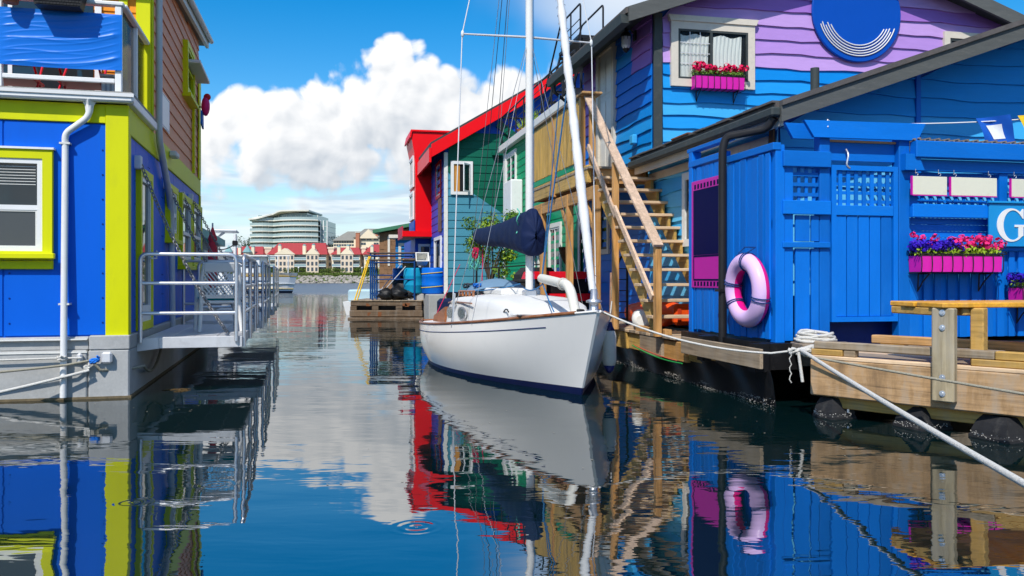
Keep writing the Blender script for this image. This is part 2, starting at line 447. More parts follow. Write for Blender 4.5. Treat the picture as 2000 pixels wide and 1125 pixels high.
def rounded(pts, r, n=5):
    """polyline with its corners rounded"""
    P = [Vector(p) for p in pts]; out = [tuple(P[0])]
    for a, b, c in zip(P, P[1:], P[2:]):
        d0 = (a - b); d1 = (c - b); k = min(r, d0.length * .45, d1.length * .45)
        p, q = b + d0.normalized() * k, b + d1.normalized() * k
        for j in range(n + 1):
            t = j / n; out.append(tuple(p * (1 - t) ** 2 + b * 2 * t * (1 - t) + q * t * t))
    out.append(tuple(P[-1])); return out
def lap_board(M, l0, l1, r0, r1, v0, v1, d, n=1, wave=0.0, seed=0, lift=0.25):
    """one lapped siding board: ends at l0..r0 along its foot and l1..r1 along its head, foot d proud and wavy if asked"""
    mb = MB(); rr = random.Random(seed); ph = [rr.uniform(0, 6.28) for _ in range(4)]; i = 0
    for k in range(n + 1):
        t = k / n; ub = l0 + (r0 - l0) * t; ut = l1 + (r1 - l1) * t
        w = wave * (0.5 * math.sin(ub * 2.1 + ph[0]) + 0.35 * math.sin(ub * 4.7 + ph[1]) + 0.2 * math.sin(ub * 9.5 + ph[2]))
        mb.v += [M(ub, v0 + w, 0), M(ub, v0 + w, d), M(ut, v1, d * lift), M(ut, v1, 0)]
    for k in range(n):
        p, q = 4 * k, 4 * k + 4
        for a in range(4): mb.f.append(((p + a, p + (a + 1) % 4, q + (a + 1) % 4, q + a), False))
    mb.f.append(((0, 1, 2, 3), False)); mb.f.append((tuple(4 * n + a for a in (3, 2, 1, 0)), False))
    return mb
def window(parent, M, u0, u1, v0, v1, trim, frame, pane, tw=0.09, fw=0.045, proud=0.03, mull=None, rail=None, sill=None, sillmat=None, name='window'):
    """trim board ring > sash, pane(s), sill"""
    w = MB().ring(u0, u1, v0, v1, tw, 0.0, proud + 0.03, M).part(name, trim, parent)
    a0, a1, b0, b1 = u0 + tw, u1 - tw, v0 + tw, v1 - tw
    cells = [(a0 + fw, a1 - fw, b0 + fw, b1 - fw)]
    MB().ring(a0, a1, b0, b1, fw, 0.0, proud + 0.015, M).part('sash', frame, w)
    if mull:
        mm = a0 + (a1 - a0) * mull; box_part('mullion', frame, w, mm - fw / 2, mm + fw / 2, b0 + fw, b1 - fw, 0.0, proud + 0.012, M)
        cells = [(a0 + fw, mm - fw / 2, b0 + fw, b1 - fw), (mm + fw / 2, a1 - fw, b0 + fw, b1 - fw)]
    elif rail:
        mm = b0 + (b1 - b0) * rail; box_part('meeting_rail', frame, w, a0 + fw, a1 - fw, mm - fw / 2, mm + fw / 2, 0.0, proud + 0.012, M)
        cells = [(a0 + fw, a1 - fw, b0 + fw, mm - fw / 2), (a0 + fw, a1 - fw, mm + fw / 2, b1 - fw)]
    for (p, q, r, s_) in cells: box_part('pane', pane, w, p, q, r, s_, 0.0, proud * 0.5, M)
    if sill: box_part('sill', sillmat or trim, w, u0 - sill, u1 + sill, v0 - 0.07, v0 - 0.002, 0.0, proud + 0.09, M, c=0.006)
    return w
def leaf_cloud(mb, centres, count, size, rnd=random, flat=0.4):
    """leaf-sized faces strewn through a few ellipsoids (centre, radii)"""
    tot = sum(r[0] * r[1] * r[2] for _, r in centres)
    for c, r in centres:
        for _ in range(max(3, int(count * r[0] * r[1] * r[2] / tot))):
            while True:
                p = Vector((rnd.uniform(-1, 1), rnd.uniform(-1, 1), rnd.uniform(-1, 1)))
                if 0.2 < p.length < 1: break
            q = Vector((c[0] + p.x * r[0], c[1] + p.y * r[1], c[2] + p.z * r[2]))
            nrm = (p + Vector((rnd.gauss(0, .5), rnd.gauss(0, .5), rnd.gauss(.3, .5)))).normalized()
            t = nrm.cross(Vector((rnd.gauss(0, 1), rnd.gauss(0, 1), rnd.gauss(0, 1)))).normalized(); b = nrm.cross(t)
            k = size * rnd.uniform(.6, 1.3)
            mb.quad(q - t * k, q - b * k * flat + nrm * k * .1, q + t * k, q + b * k * flat + nrm * k * .1)
    return mb

# ------------------------------------------------------------------ colours
def lin(r, g, b, k=0.92): return tuple(c * k for c in srgb(r, g, b))
m_white = mat('white_paint', (0.80, 0.795, 0.775), 0.38, 0.03, 4, 0.05, dirt=0.12)
m_white_trim = mat('white_trim_paint', (0.72, 0.71, 0.66), 0.5, 0.05, 7, 0.12, dirt=0.25)
m_cream = mat('cream_trim_paint', (0.66, 0.60, 0.50), 0.55, 0.05, 7, 0.12, dirt=0.2)
m_alu = mat('brushed_aluminium', (0.62, 0.63, 0.65), 0.36, 0.06, 9, 0.05, metal=0.85)
m_alu_flat = mat('aluminium_sheet', (0.62, 0.62, 0.62), 0.5, 0.08, 6, 0.08, metal=0.3, dirt=0.2)
m_black = mat('black_metal', (0.016, 0.016, 0.018), 0.45, 0.1, 8, 0.1)
m_black_plastic = mat('black_plastic', (0.010, 0.010, 0.011), 0.42, 0.2, 5, 0.3, dirt=0.35, dirtcol=(0.06, 0.055, 0.05))
m_chain = mat('galvanised_chain', (0.26, 0.26, 0.27), 0.45, 0.2, 30, 0.2, metal=0.5)
m_glass = glass('window_glass')
m_glass_grey = glass('insect_screen_glass', (0.06, 0.065, 0.065), 0.25)
m_glass_clear = glass('clear_glass', (0.02, 0.03, 0.03), 0.02, clear=0.95)
m_rope = mat('white_rope', (0.62, 0.60, 0.55), 0.85, 0.1, 60, 0.9, fine=300, dirt=0.3)
m_rope_grey = mat('weathered_rope', (0.36, 0.33, 0.25), 0.9, 0.12, 60, 0.9, fine=300, dirt=0.3)
# ================================================================== the setting: water and far shore
def water_material():
    M = bpy.data.materials.new('harbour_water'); M.use_nodes = True
    nt = M.node_tree; N = nt.nodes; Lk = nt.links
    bs = N['Principled BSDF']
    def m(op, a, b=0.0, clamp=False):
        n = N.new('ShaderNodeMath'); n.operation = op; n.use_clamp = clamp
        for i, x in enumerate((a, b)):
            if isinstance(x, bpy.types.NodeSocket): Lk.new(x, n.inputs[i])
            else: n.inputs[i].default_value = x
        return n.outputs[0]
    tc = N.new('ShaderNodeTexCoord'); sep = N.new('ShaderNodeSeparateXYZ'); Lk.new(tc.outputs['Object'], sep.inputs[0])
    def noise(sc, det, stretch, rough=0.5, dist=0.0):
        mp = N.new('ShaderNodeMapping'); mp.inputs['Scale'].default_value = stretch; mp.inputs['Rotation'].default_value = (0, 0, rad(7))
        Lk.new(tc.outputs['Object'], mp.inputs['Vector'])
        n = N.new('ShaderNodeTexNoise'); n.inputs['Scale'].default_value = sc; n.inputs['Detail'].default_value = det; n.inputs['Roughness'].default_value = rough; n.inputs['Distortion'].default_value = dist
        Lk.new(mp.outputs[0], n.inputs['Vector']); return n.outputs['Fac']
    def step(x, lo, hi):
        n = N.new('ShaderNodeMapRange'); n.interpolation_type = 'SMOOTHSTEP'; Lk.new(x, n.inputs[0]); n.inputs[1].default_value = lo; n.inputs[2].default_value = hi; return n.outputs[0]
    swell = noise(0.55, 2, (1.0, 1.5, 1), 0.45)                    # slow bending of the reflections
    ripple = noise(2.6, 3, (0.6, 1.6, 1), 0.5, 0.3)                 # small ripples
    patch = step(noise(0.16, 2, (1.0, 1.3, 1)), 0.50, 0.66)         # cat's paws
    open_w = step(sep.outputs[1], 24.0, 75.0)                       # the basin outside the channel is ruffled by wind
    chop = noise(0.9, 4, (0.45, 1.0, 1), 0.6)
    h = m('MULTIPLY', m('SUBTRACT', swell, 0.5), 0.012)
    h = m('ADD', h, m('MULTIPLY', m('SUBTRACT', ripple, 0.5), m('ADD', 0.0019, m('MULTIPLY', patch, 0.0042))))
    h = m('ADD', h, m('MULTIPLY', m('SUBTRACT', chop, 0.5), m('MULTIPLY', open_w, 0.16)))
    # rings spreading where something touched the surface
    for (x, y, r, k) in ((-0.52, 4.65, 0.20, 0.0004), (-2.3, 5.15, 0.16, 0.0006), (-1.95, 5.6, 0.16, 0.0005)):
        dx = m('SUBTRACT', sep.outputs[0], x); dy = m('SUBTRACT', sep.outputs[1], y)
        d = m('SQRT', m('ADD', m('MULTIPLY', dx, dx), m('MULTIPLY', dy, dy)))
        f = m('SUBTRACT', 1.0, step(d, r * 0.35, r))
        h = m('ADD', h, m('MULTIPLY', m('MULTIPLY', m('SINE', m('MULTIPLY', d, 95.0)), f), k))
    bp = N.new('ShaderNodeBump'); bp.inputs['Strength'].default_value = 1.0; bp.inputs['Distance'].default_value = 1.0
    Lk.new(h, bp.inputs['Height']); Lk.new(bp.outputs[0], bs.inputs['Normal'])
    bs.inputs['Base Color'].default_value = (0.0015, 0.011, 0.012, 1)
    Lk.new(m('ADD', 0.012, m('MULTIPLY', step(sep.outputs[1], 58.0, 90.0), 0.33)), bs.inputs['Roughness'])
    bs.inputs['IOR'].default_value = 4.8
    return M
wm = MB().quad((-1800, -80, 0), (1800, -80, 0), (1800, 2600, 0), (-1800, 2600, 0))
structure('water', wm, water_material())

# far shore: bank, lawn, riprap, hedge
m_lawn = mat('lawn', (0.075, 0.115, 0.022), 0.9, 0.25, 0.25, 0.0)
m_rock = mat('riprap_stone', (0.34, 0.31, 0.27), 0.85, 0.22, 0.35, 0.4, grain=0.06, fine=3)
m_bark = mat('bark', (0.09, 0.065, 0.045), 0.9, 0.2, 3, 0.3)
m_leaf_dark = mat('dark_foliage', (0.032, 0.062, 0.018), 0.7, 0.25, 1.5, 0.0)
m_leaf_far = mat('shore_foliage', (0.11, 0.16, 0.03), 0.8, 0.3, 0.6, 0.0)
prof = [(281, -0.6), (283.5, 1.2), (285.5, 2.3), (288, 2.6), (291, 3.6), (300, 4.2), (360, 7.5), (600, 12), (1500, 14)]
sh = MB()
xs = [-700 + 20 * k for k in range(71)]
sh.grid(lambda a, b: (-700 + 1400 * a, prof[round(b * (len(prof) - 1))][0] + 2.0 * math.sin(a * 61) * (1 if b < .5 else 0), prof[round(b * (len(prof) - 1))][1]), 70, len(prof) - 1)
structure('shore_ground', sh, m_lawn)
rk = MB(); rr = random.Random(3)
for k in range(2600):
    x = rr.uniform(-150, 40); t = rr.random(); y = 280.6 + 5.2 * t + 2.0 * math.sin((x + 700) / 1400 * 61); s_ = rr.uniform(0.22, 0.6)
    rk.blob((x, y, -0.2 + 2.6 * t), s_, 4, 6, 0.3, (1.25, 1.0, 0.75))
for i, (f, k) in enumerate(rk.f): rk.f[i] = (f, False)
o = rk.single('riprap', m_rock, 'grey tumbled stones along the far waterline below the lawn', 'rocks', 0, (-55, 283, 0), kind='stuff')
hg = MB(); rr = random.Random(5)
leaf_cloud(hg, [((x, 291 + rr.uniform(-.6, .6), 4.3 + rr.uniform(-.1, .3)), (2.2, 1.0, 0.9)) for x in range(-100, 0, 3)], 9000, 0.26, rr)
leaf_cloud(hg, [((x, 287.4 + rr.uniform(-.6, .6), 3.0 + rr.uniform(-.1, .2)), (2.6, 1.4, 0.6)) for x in range(-100, 0, 3)], 9000, 0.26, rr)
hg.single('hedge', m_leaf_far, 'low clipped green hedge in front of the red roofed apartments', 'hedge', 0, (-50, 291, 3.6), kind='stuff')
def far_tree(x, y, h, w, label, z=4.0, seed=1):
    t = thing('broadleaf_tree', label, 'tree', 0, (x, y, z), 'trees behind the far apartments'); r = random.Random(seed)
    MB().tube([(x, y, z), (x + .2, y, z + h * .35), (x, y, z + h * .7)], [0.35, 0.28, 0.1], 7).part('trunk', m_bark, t)
    mb = MB(); cs = [((x + r.uniform(-.5, .5) * w, y + r.uniform(-.4, .4) * w, z + h * r.uniform(.45, .85)), (w * .38, w * .38, h * .2)) for _ in range(9)]
    leaf_cloud(mb, cs, 1500, 0.38, r); mb.part('crown', m_leaf_dark, t, stuff=True)
far_tree(-98.0, 312, 9.5, 6.5, 'dark green tree left of the turreted red roof', seed=2)
far_tree(-71.5, 340, 13.5, 7.5, 'dark green tree between glass tower and grey roofed hotel', z=5.5, seed=4)
far_tree(-106, 345, 15.0, 9.0, 'dark green tree at the foot of the curved glass tower', z=5, seed=9)

# ---- red roofed apartments on the far shore
m_stucco = mat('peach_stucco', (0.74, 0.60, 0.45), 0.85, 0.04, 0.4, 0.0)
m_stucco2 = mat('cream_stucco', (0.82, 0.70, 0.50), 0.85, 0.04, 0.4, 0.0)
m_redroof = mat('red_roof_tiles', (0.37, 0.05, 0.052), 0.75, 0.10, 1.2, 0.0)
m_teal_metal = mat('teal_copper_roof', (0.20, 0.36, 0.36), 0.5, 0.08, 1.0, 0.0)
m_farwin = glass('far_window_glass', (0.05, 0.07, 0.09), 0.06)
m_balc = mat('white_balcony', (0.80, 0.80, 0.77), 0.5, 0.03, 1, 0.0)
m_balcglass = glass('balcony_glass', (0.25, 0.36, 0.36), 0.08)
def condo():
    Y = 292.0; k = Y / 1667.0
    X = lambda px: (px - 1000) * k
    Z = lambda py: EYE - (py - 545) * k
    t = thing('apartment_block', 'cream low apartment block with red roofs, white balconies and chimneys across the water', 'building', 0, (X(590), Y, 3.6))
    F = front(Y)
    zg, ze = 3.4, Z(497)
    sections = [(447, 512, 480), (525, 637, 473), (648, 703, 482), (711, 760, 476), (772, 830, 480), (842, 900, 476)]
    for (a, b, ry) in sections:
        box_part('wall', m_stucco2, t, X(a), X(b), zg, ze, 0.0, -13.0, F)
        rz = Z(ry); y0, y1 = Y - 0.8, Y + 13.8; xm0, xm1 = X(a) + 1.6, X(b) - 1.6
        mb = MB(); P = [(X(a) - .6, y0, ze), (X(b) + .6, y0, ze), (X(b) + .6, y1, ze), (X(a) - .6, y1, ze), (xm0, (y0 + y1) / 2, rz), (xm1, (y0 + y1) / 2, rz)]
        mb.v += P; mb.f += [((0, 1, 5, 4), False), ((1, 2, 5), False), ((2, 3, 4, 5), False), ((3, 0, 4), False), ((0, 3, 2, 1), False)]
        mb.part('roof', m_redroof, t)
    for (a, b) in ((512, 525), (637, 648), (703, 711), (760, 772), (830, 842)):         # recessed stairwells
        box_part('stair_wall', m_stucco, t, X(a) + .01, X(b) - .01, zg, Z(485), -3.0, -12.0, F)
        box_part('parapet', m_stucco2, t, X(a) - .2, X(b) + .2, Z(485), Z(482), -2.8, -12.0, F)
    for (px, w, top) in ((558, 37, 485), (679, 24, 484), (612, 24, 484), (788, 24, 484), (866, 24, 484)):        # gabled bays stepping forward
        a, b = X(px - w / 2), X(px + w / 2); zt = Z(top)
        box_part('bay_wall', m_stucco, t, a, b, zg, ze, 1.6, 0.02, F)
        MB().prism([(a - .3, ze), (b + .3, ze), ((a + b) / 2, zt)], 1.75, -5.0, F).part('gable', m_stucco2, t)
        n = max(2, int(w / 7))
        for fl in (502, 514, 525):
            for j in range(n):
                c = a + (b - a) * (j + .5) / n
                box_part('window', m_farwin, t, c - .38, c + .38, Z(fl + 4.6), Z(fl - 2.6), 1.6, 1.66, F)
    tx = X(485)
    MB().lathe([(1.35, zg), (1.35, Z(493))], tx, Y - 1.2, 8, False).part('turret', m_stucco, t)
    MB().lathe([(1.75, Z(493)), (0.05, Z(479))], tx, Y - 1.2, 8, False).part('turret_roof', m_teal_metal, t)
    MB().lathe([(1.6, Z(493)), (0.05, Z(479))], X(449), Y - 1.2, 8, False).part('turret_roof', m_teal_metal, t)
    for px, py in ((469, 484), (495, 483), (547, 480), (595, 480), (613, 479), (662, 483), (680, 481), (727, 482), (760, 480), (800, 481)):
        c = MB().box(X(px) - .5, X(px) + .5, Z(497), Z(py), 0.9, -0.3, F).part('chimney', m_stucco2, t)
        MB().lathe([(0.55, Z(py)), (0.55, Z(py - 2)), (0.2, Z(py - 3))], X(px), Y - .3, 8, False).part('chimney_cap', m_teal_metal, c)
    for (a, b) in ((493, 511), (526, 543), (574, 602), (620, 638), (650, 670), (687, 703), (714, 732), (449, 462), (740, 758), (775, 790)):
        for fl in (505, 518):
            bl = MB().box(X(a), X(b), Z(fl + 3.2), Z(fl + 2.2), 0.0, 1.5, F).part('balcony', m_balc, t)
            box_part('balustrade', m_balcglass, bl, X(a), X(b), Z(fl + 2.2), Z(fl - 1.8), 1.40, 1.46, F)
            box_part('handrail', m_balc, bl, X(a), X(b), Z(fl - 1.8), Z(fl - 2.5), 1.36, 1.5, F)
        for fl in (504, 516, 526.5):
            box_part('glass_door', m_farwin, t, X(a) + .3, X(b) - .3, Z(fl + 4.4), Z(fl - 4.6), 0.0, 0.06, F)
    for px in (468, 474, 568, 573, 641, 519, 707):
        for fl in (503, 515, 526): box_part('window', m_farwin, t, X(px) - .35, X(px) + .35, Z(fl + 4), Z(fl - 2.5), 0.0 if px not in (641, 519, 707) else -3.0, 0.07 if px not in (641, 519, 707) else -2.93, F)
condo()

# ---- curved glass tower behind them
m_slab = mat('pale_concrete', (0.78, 0.75, 0.64), 0.7, 0.04, 0.5, 0.0)
m_tower_glass = glass('tower_glass', (0.20, 0.30, 0.30), 0.08)
m_tower_bal = glass('tower_balustrade_glass', (0.34, 0.44, 0.43), 0.10)
def tower():
    Y = 335.0; k = Y / 1667.0
    X = lambda px: (px - 1000) * k
    Z = lambda py: EYE - (py - 545) * k
    t = thing('glass_tower', 'curved glass apartment tower with stacked balconies and a winged flat roof', 'building', 0, (X(565), Y, 5))
    def outline(off, x0=490, x1=627, back=16):
        P = []
        for j in range(25):
            px = x0 + (x1 - x0) * j / 24
            u = (px - 490) / 137.0
            d = 2.2 * math.sin(math.pi * min(u / 0.34, 1)) if u < 0.34 else 4.6 * math.sin(math.pi * (u - 0.34) / 0.80) + 1.4 * min(1, (u - .34) * 8)
            P.append((X(px), Y - d - off))
        return P + [(X(x1), Y + back), (X(x0), Y + back)]
    floors = [(474 + 10.6 * j) for j in range(5)][::-1] + [463.6, 453.2, 442.6, 432.5]
    for i, fy in enumerate(floors):
        z0 = Z(fy)
        nxt = floors[i + 1] if i + 1 < len(floors) else 421
        z1 = Z(nxt)
        sl = MB().prism(outline(1.5), z0, z0 + 0.35).part('floor_slab', m_slab, t)
        x0 = 490 if i < len(floors) - 1 else 503
        MB().prism(outline(-1.0, x0 + 2, 624), z0 + .35, z1).part('glazing', m_tower_glass, t)
        rail = outline(1.35)[:25]; mb = MB()
        for p, q in zip(rail, rail[1:]): mb.quad((p[0], p[1], z0 + .35), (q[0], q[1], z0 + .35), (q[0], q[1], z0 + 1.3), (p[0], p[1], z0 + 1.3))
        mb.part('balustrade', m_tower_bal, sl)
        mu = MB(); wl = outline(-0.93, x0 + 2, 624)[:25]
        for j, p in enumerate(wl):
            if j % 2 == 0: mu.box(p[0] - .09, p[0] + .09, p[1] - .12, p[1] + .02, z0 + .35, z1)
        mu.part('mullions', m_slab, t, stuff=True)
    # flat roof rising in a wing over the right lobe
    mb = MB(); P = outline(2.4, 488, 612); n = len(P)
    zz = lambda x: Z(430) + (Z(415.5) - Z(430)) * (lambda s_: s_ * s_ * (3 - 2 * s_))(min(1, max(0, (x - X(500)) / (X(560) - X(500)))))
    for d in (0, 0.55):
        for (x, y) in P: mb.v.append((x, y, zz(x) + d))
    mb.f += [(tuple(range(n))[::-1], False), (tuple(range(n, 2 * n)), False)] + [((j, (j + 1) % n, n + (j + 1) % n, n + j), False) for j in range(n)]
    mb.part('roof', m_slab, t)
    MB().prism(outline(-1.4, 535, 605), Z(432), Z(417.5)).part('penthouse', m_tower_glass, t)
    # squarer glass shaft at the right end
    for j in range(6):
        zt = Z(432 + 10.6 * j); box_part('shaft_glazing', m_tower_glass, t, X(627) + .02, X(640), Y - 1, Y + 15, zt - 2.02, zt, idm)
        box_part('shaft_band', m_balc, t, X(627), X(640) + .12, Y - 1.15, Y + 15, zt - 2.13, zt - 2.02, idm)
    for px in (627.5, 633, 640): box_part('shaft_pier', m_balc, t, X(px) - .16, X(px) + .16, Y - 1.3, Y - 1.02, 5, Z(431), idm)
tower()

# ---- grey roofed hotel
m_slate = mat('grey_shingle_roof', (0.23, 0.22, 0.19), 0.8, 0.1, 0.8, 0.0)
m_brick_far = mat('far_brick', (0.42, 0.17, 0.10), 0.85, 0.1, 1.5, 0.0)
def hotel():
    Y = 325.0; k = Y / 1667.0
    X = lambda px: (px - 1000) * k
    Z = lambda py: EYE - (py - 545) * k
    t = thing('hotel', 'cream hotel with steep grey roofs and a brick chimney behind the apartments', 'building', 0, (X(700), Y, 5))
    F = front(Y)
    box_part('wall', m_stucco2, t, X(651), X(745), 5, Z(470), 0, -14, F)
    def hip(a, b, eave, ridge, y0, y1, l, r):
        mb = MB(); ym = (y0 + y1) / 2
        mb.v += [(X(a), y0, Z(eave)), (X(b), y0, Z(eave)), (X(b), y1, Z(eave)), (X(a), y1, Z(eave)), (X(l), ym, Z(ridge)), (X(r), ym, Z(ridge))]
        mb.f += [((0, 1, 5, 4), False), ((1, 2, 5), False), ((2, 3, 4, 5), False), ((3, 0, 4), False), ((0, 3, 2, 1), False)]
        mb.part('roof', m_slate, t)
    hip(649, 722, 470, 450, Y - .8, Y + 14.8, 672, 715)
    hip(690, 748, 464, 444.5, Y - 1.6, Y + 16, 706, 738)
    box_part('wing_wall', m_stucco2, t, X(692), X(746), 5, Z(464), 1.0, -12, F)
    MB().prism([(X(702), Z(466)), (X(740), Z(466)), (X(721), Z(448))], 2.0, -6, F).part('gable', m_stucco2, t)
    c = box_part('chimney', m_brick_far, t, X(697), X(704), 5, Z(455), 2.6, 1.02, F)
    box_part('chimney_cap', m_slab, c, X(696), X(705), Z(455), Z(454), 2.8, 0.8, F)
    box_part('chimney', m_brick_far, t, X(734), X(739), Z(464), Z(448.5), 0.5, -1.5, F)
    for px in range(654, 690, 5):
        for fy in (472.5, 478.5, 485): box_part('window', m_farwin, t, X(px) - .4, X(px) + .4, Z(fy + 2), Z(fy - 1.6), 0, .06, F)
    for px in (708, 713, 719, 724, 733, 738): box_part('window', m_farwin, t, X(px) - .45, X(px) + .45, Z(469.5), Z(465), 1.0, 1.06, F)
    for px in (708, 713, 733, 738): box_part('window', m_farwin, t, X(px) - .45, X(px) + .45, Z(478.5), Z(474), 1.0, 1.06, F)
hotel()

# ---- white promenade lamps on the lawn
for px, lab in ((583, 'thin white promenade lamp on the lawn nearest the moored ferry'), (707, 'thin white promenade lamp on the lawn beside the yellow poles')):
    x = (px - 1000) * 289 / 1667.0
    t = thing('street_lamp', lab, 'lamp', 0, (x, 289, 2.7), 'lamps along the far promenade')
    MB().tube([(x, 289, 2.6), (x, 289, 5.0)], 0.08, 6).part('post', m_alu_flat, t)
    MB().blob((x, 289, 5.15), 0.3, 5, 8).part('globe', m_white, t)

# ---- moored ferry whose bow shows past the left railings
m_hull_white = mat('white_hull_paint', (0.78, 0.79, 0.80), 0.35, 0.04, 0.8, 0.0, dirt=0.15)
m_yellow = mat('yellow_paint', (0.80, 0.50, 0.02), 0.45, 0.05, 4, 0.0)
m_navy_paint = mat('navy_paint', (0.012, 0.016, 0.035), 0.4, 0.1, 3, 0.0)
def ferry():
    x1, y0 = -20.75, 80.0
    t = thing('ferry', 'white steel ferry bow with yellow stripe and dark waterline moored in the basin', 'boat', 0, (x1 - 6, y0, 0))
    ST = [(0.0, 0.02), (0.5, 0.55), (1.4, 1.2), (3, 1.75), (6, 2.1), (11, 2.2), (17, 2.0)]
    def hull(z0, z1, off, rake0, rake1):
        mb = MB()
        ring = lambda z, rk, fl: [(x1 + rk - s_, y0 + 2.2 - (w + off) * fl, z) for s_, w in ST] + [(x1 + rk - s_, y0 + 2.2 + (w + off) * fl, z) for s_, w in ST[::-1]]
        a, b = ring(z0, rake0, 0.88), ring(z1, rake1, 1.0); n = len(a); mb.v += a + b
        mb.f += [((j, (j + 1) % n, n + (j + 1) % n, n + j), False) for j in range(n)] + [(tuple(range(n))[::-1], False), (tuple(range(n, 2 * n)), False)]
        return mb
    hull(-0.3, 0.22, 0.0, -.55, -.35).part('boot_top', m_navy_paint, t)
    hull(0.22, 1.55, 0.0, -.35, 0.0).part('hull', m_hull_white, t)
    hull(0.36, 0.44, 0.03, -.30, -.29).part('yellow_stripe', m_yellow, t)
    hull(0.80, 0.92, 0.05, -.19, -.16).part('rubbing_strake', m_balc, t)
    hull(1.55, 1.62, 0.03, 0, 0.02).part('upper_stripe', m_yellow, t)
    hull(1.62, 1.95, 0.0, 0.02, 0.12).part('bulwark', m_alu_flat, t)
    box_part('deckhouse', m_hull_white, t, x1 - 15, x1 - 3.2, y0 + .9, y0 + 3.5, 1.7, 3.5)
    box_part('deckhouse_roof', m_balc, t, x1 - 15.3, x1 - 2.4, y0 + .6, y0 + 3.8, 3.5, 3.62)
    for j in range(6): box_part('cabin_window', m_farwin, t, x1 - 4.6 - j * 1.7, x1 - 3.7 - j * 1.7, y0 + .86, y0 + .9, 2.4, 3.1)
    for s_ in (0.6, 1.6, 2.4): MB().tube([(x1 - s_, y0 + 1.4, 1.9), (x1 - s_, y0 + 1.4, 3.6)], 0.05, 6).part('stanchion', m_balc, t)
    MB().tube([(x1 - .4, y0 + 1.4, 3.55), (x1 - 3, y0 + 1.4, 3.55)], 0.05, 6).part('awning_rail', m_balc, t)
ferry()
# ================================================================== left bank: the blue and lime float home
m_blue = mat('cobalt_panel_paint', lin(0, 98, 216), 0.5, 0.035, 2.5, 0.08, rnd=0.02, spec=0.16, stretch=(1, 1, .3), dirt=0.16, dirtcol=(0.01, 0.07, 0.36))
m_lime = mat('lime_trim_paint', lin(222, 224, 0), 0.5, 0.04, 4, 0.08, rnd=0.02, stretch=(1, 1, .35), dirt=0.14, dirtcol=(0.36, 0.38, 0.03))
m_salmon = mat('orange_siding_paint', (0.80, 0.30, 0.14), 0.55, 0.06, 4, 0.12, rnd=0.05)
m_concrete = mat('float_concrete', (0.40, 0.40, 0.385), 0.8, 0.10, 2.2, 0.25, grain=0.07, fine=40, dirt=0.5, dirtcol=(0.62, 0.62, 0.6))
m_weed = mat('waterline_growth', (0.17, 0.13, 0.075), 0.85, 0.3, 9, 0.6)
m_screw = mat('panel_screw', lin(0, 48, 130), 0.4, 0.05, 4, 0)
m_tarp = mat('blue_tarpaulin', lin(20, 118, 220), 0.34, 0.04, 4, 0.05)
m_roofgrit = mat('deck_gravel', (0.28, 0.27, 0.25), 0.95, 0.3, 60, 0.6)
m_wicker = mat('black_wicker', (0.018, 0.017, 0.017), 0.5, 0.2, 40, 0.2)
m_terracotta = mat('terracotta', (0.52, 0.17, 0.075), 0.8, 0.08, 8, 0.1)
m_redplastic = mat('red_plastic', (0.62, 0.012, 0.03), 0.4, 0.05, 5, 0.05)
m_bluestuff = mat('blue_nylon', (0.01, 0.16, 0.60), 0.6, 0.2, 30, 0.4)
m_teal_cushion = mat('teal_cushion_cloth', (0.0, 0.30, 0.36), 0.8, 0.08, 30, 0.3)
A0, B0 = -1.88, 10.57
LF, LS = front(B0), facing_right(A0)
home = thing('float_home', 'cobalt blue and lime two storey float home with balcony and salmon upper siding', 'house', YL, (A0, B0, 0))
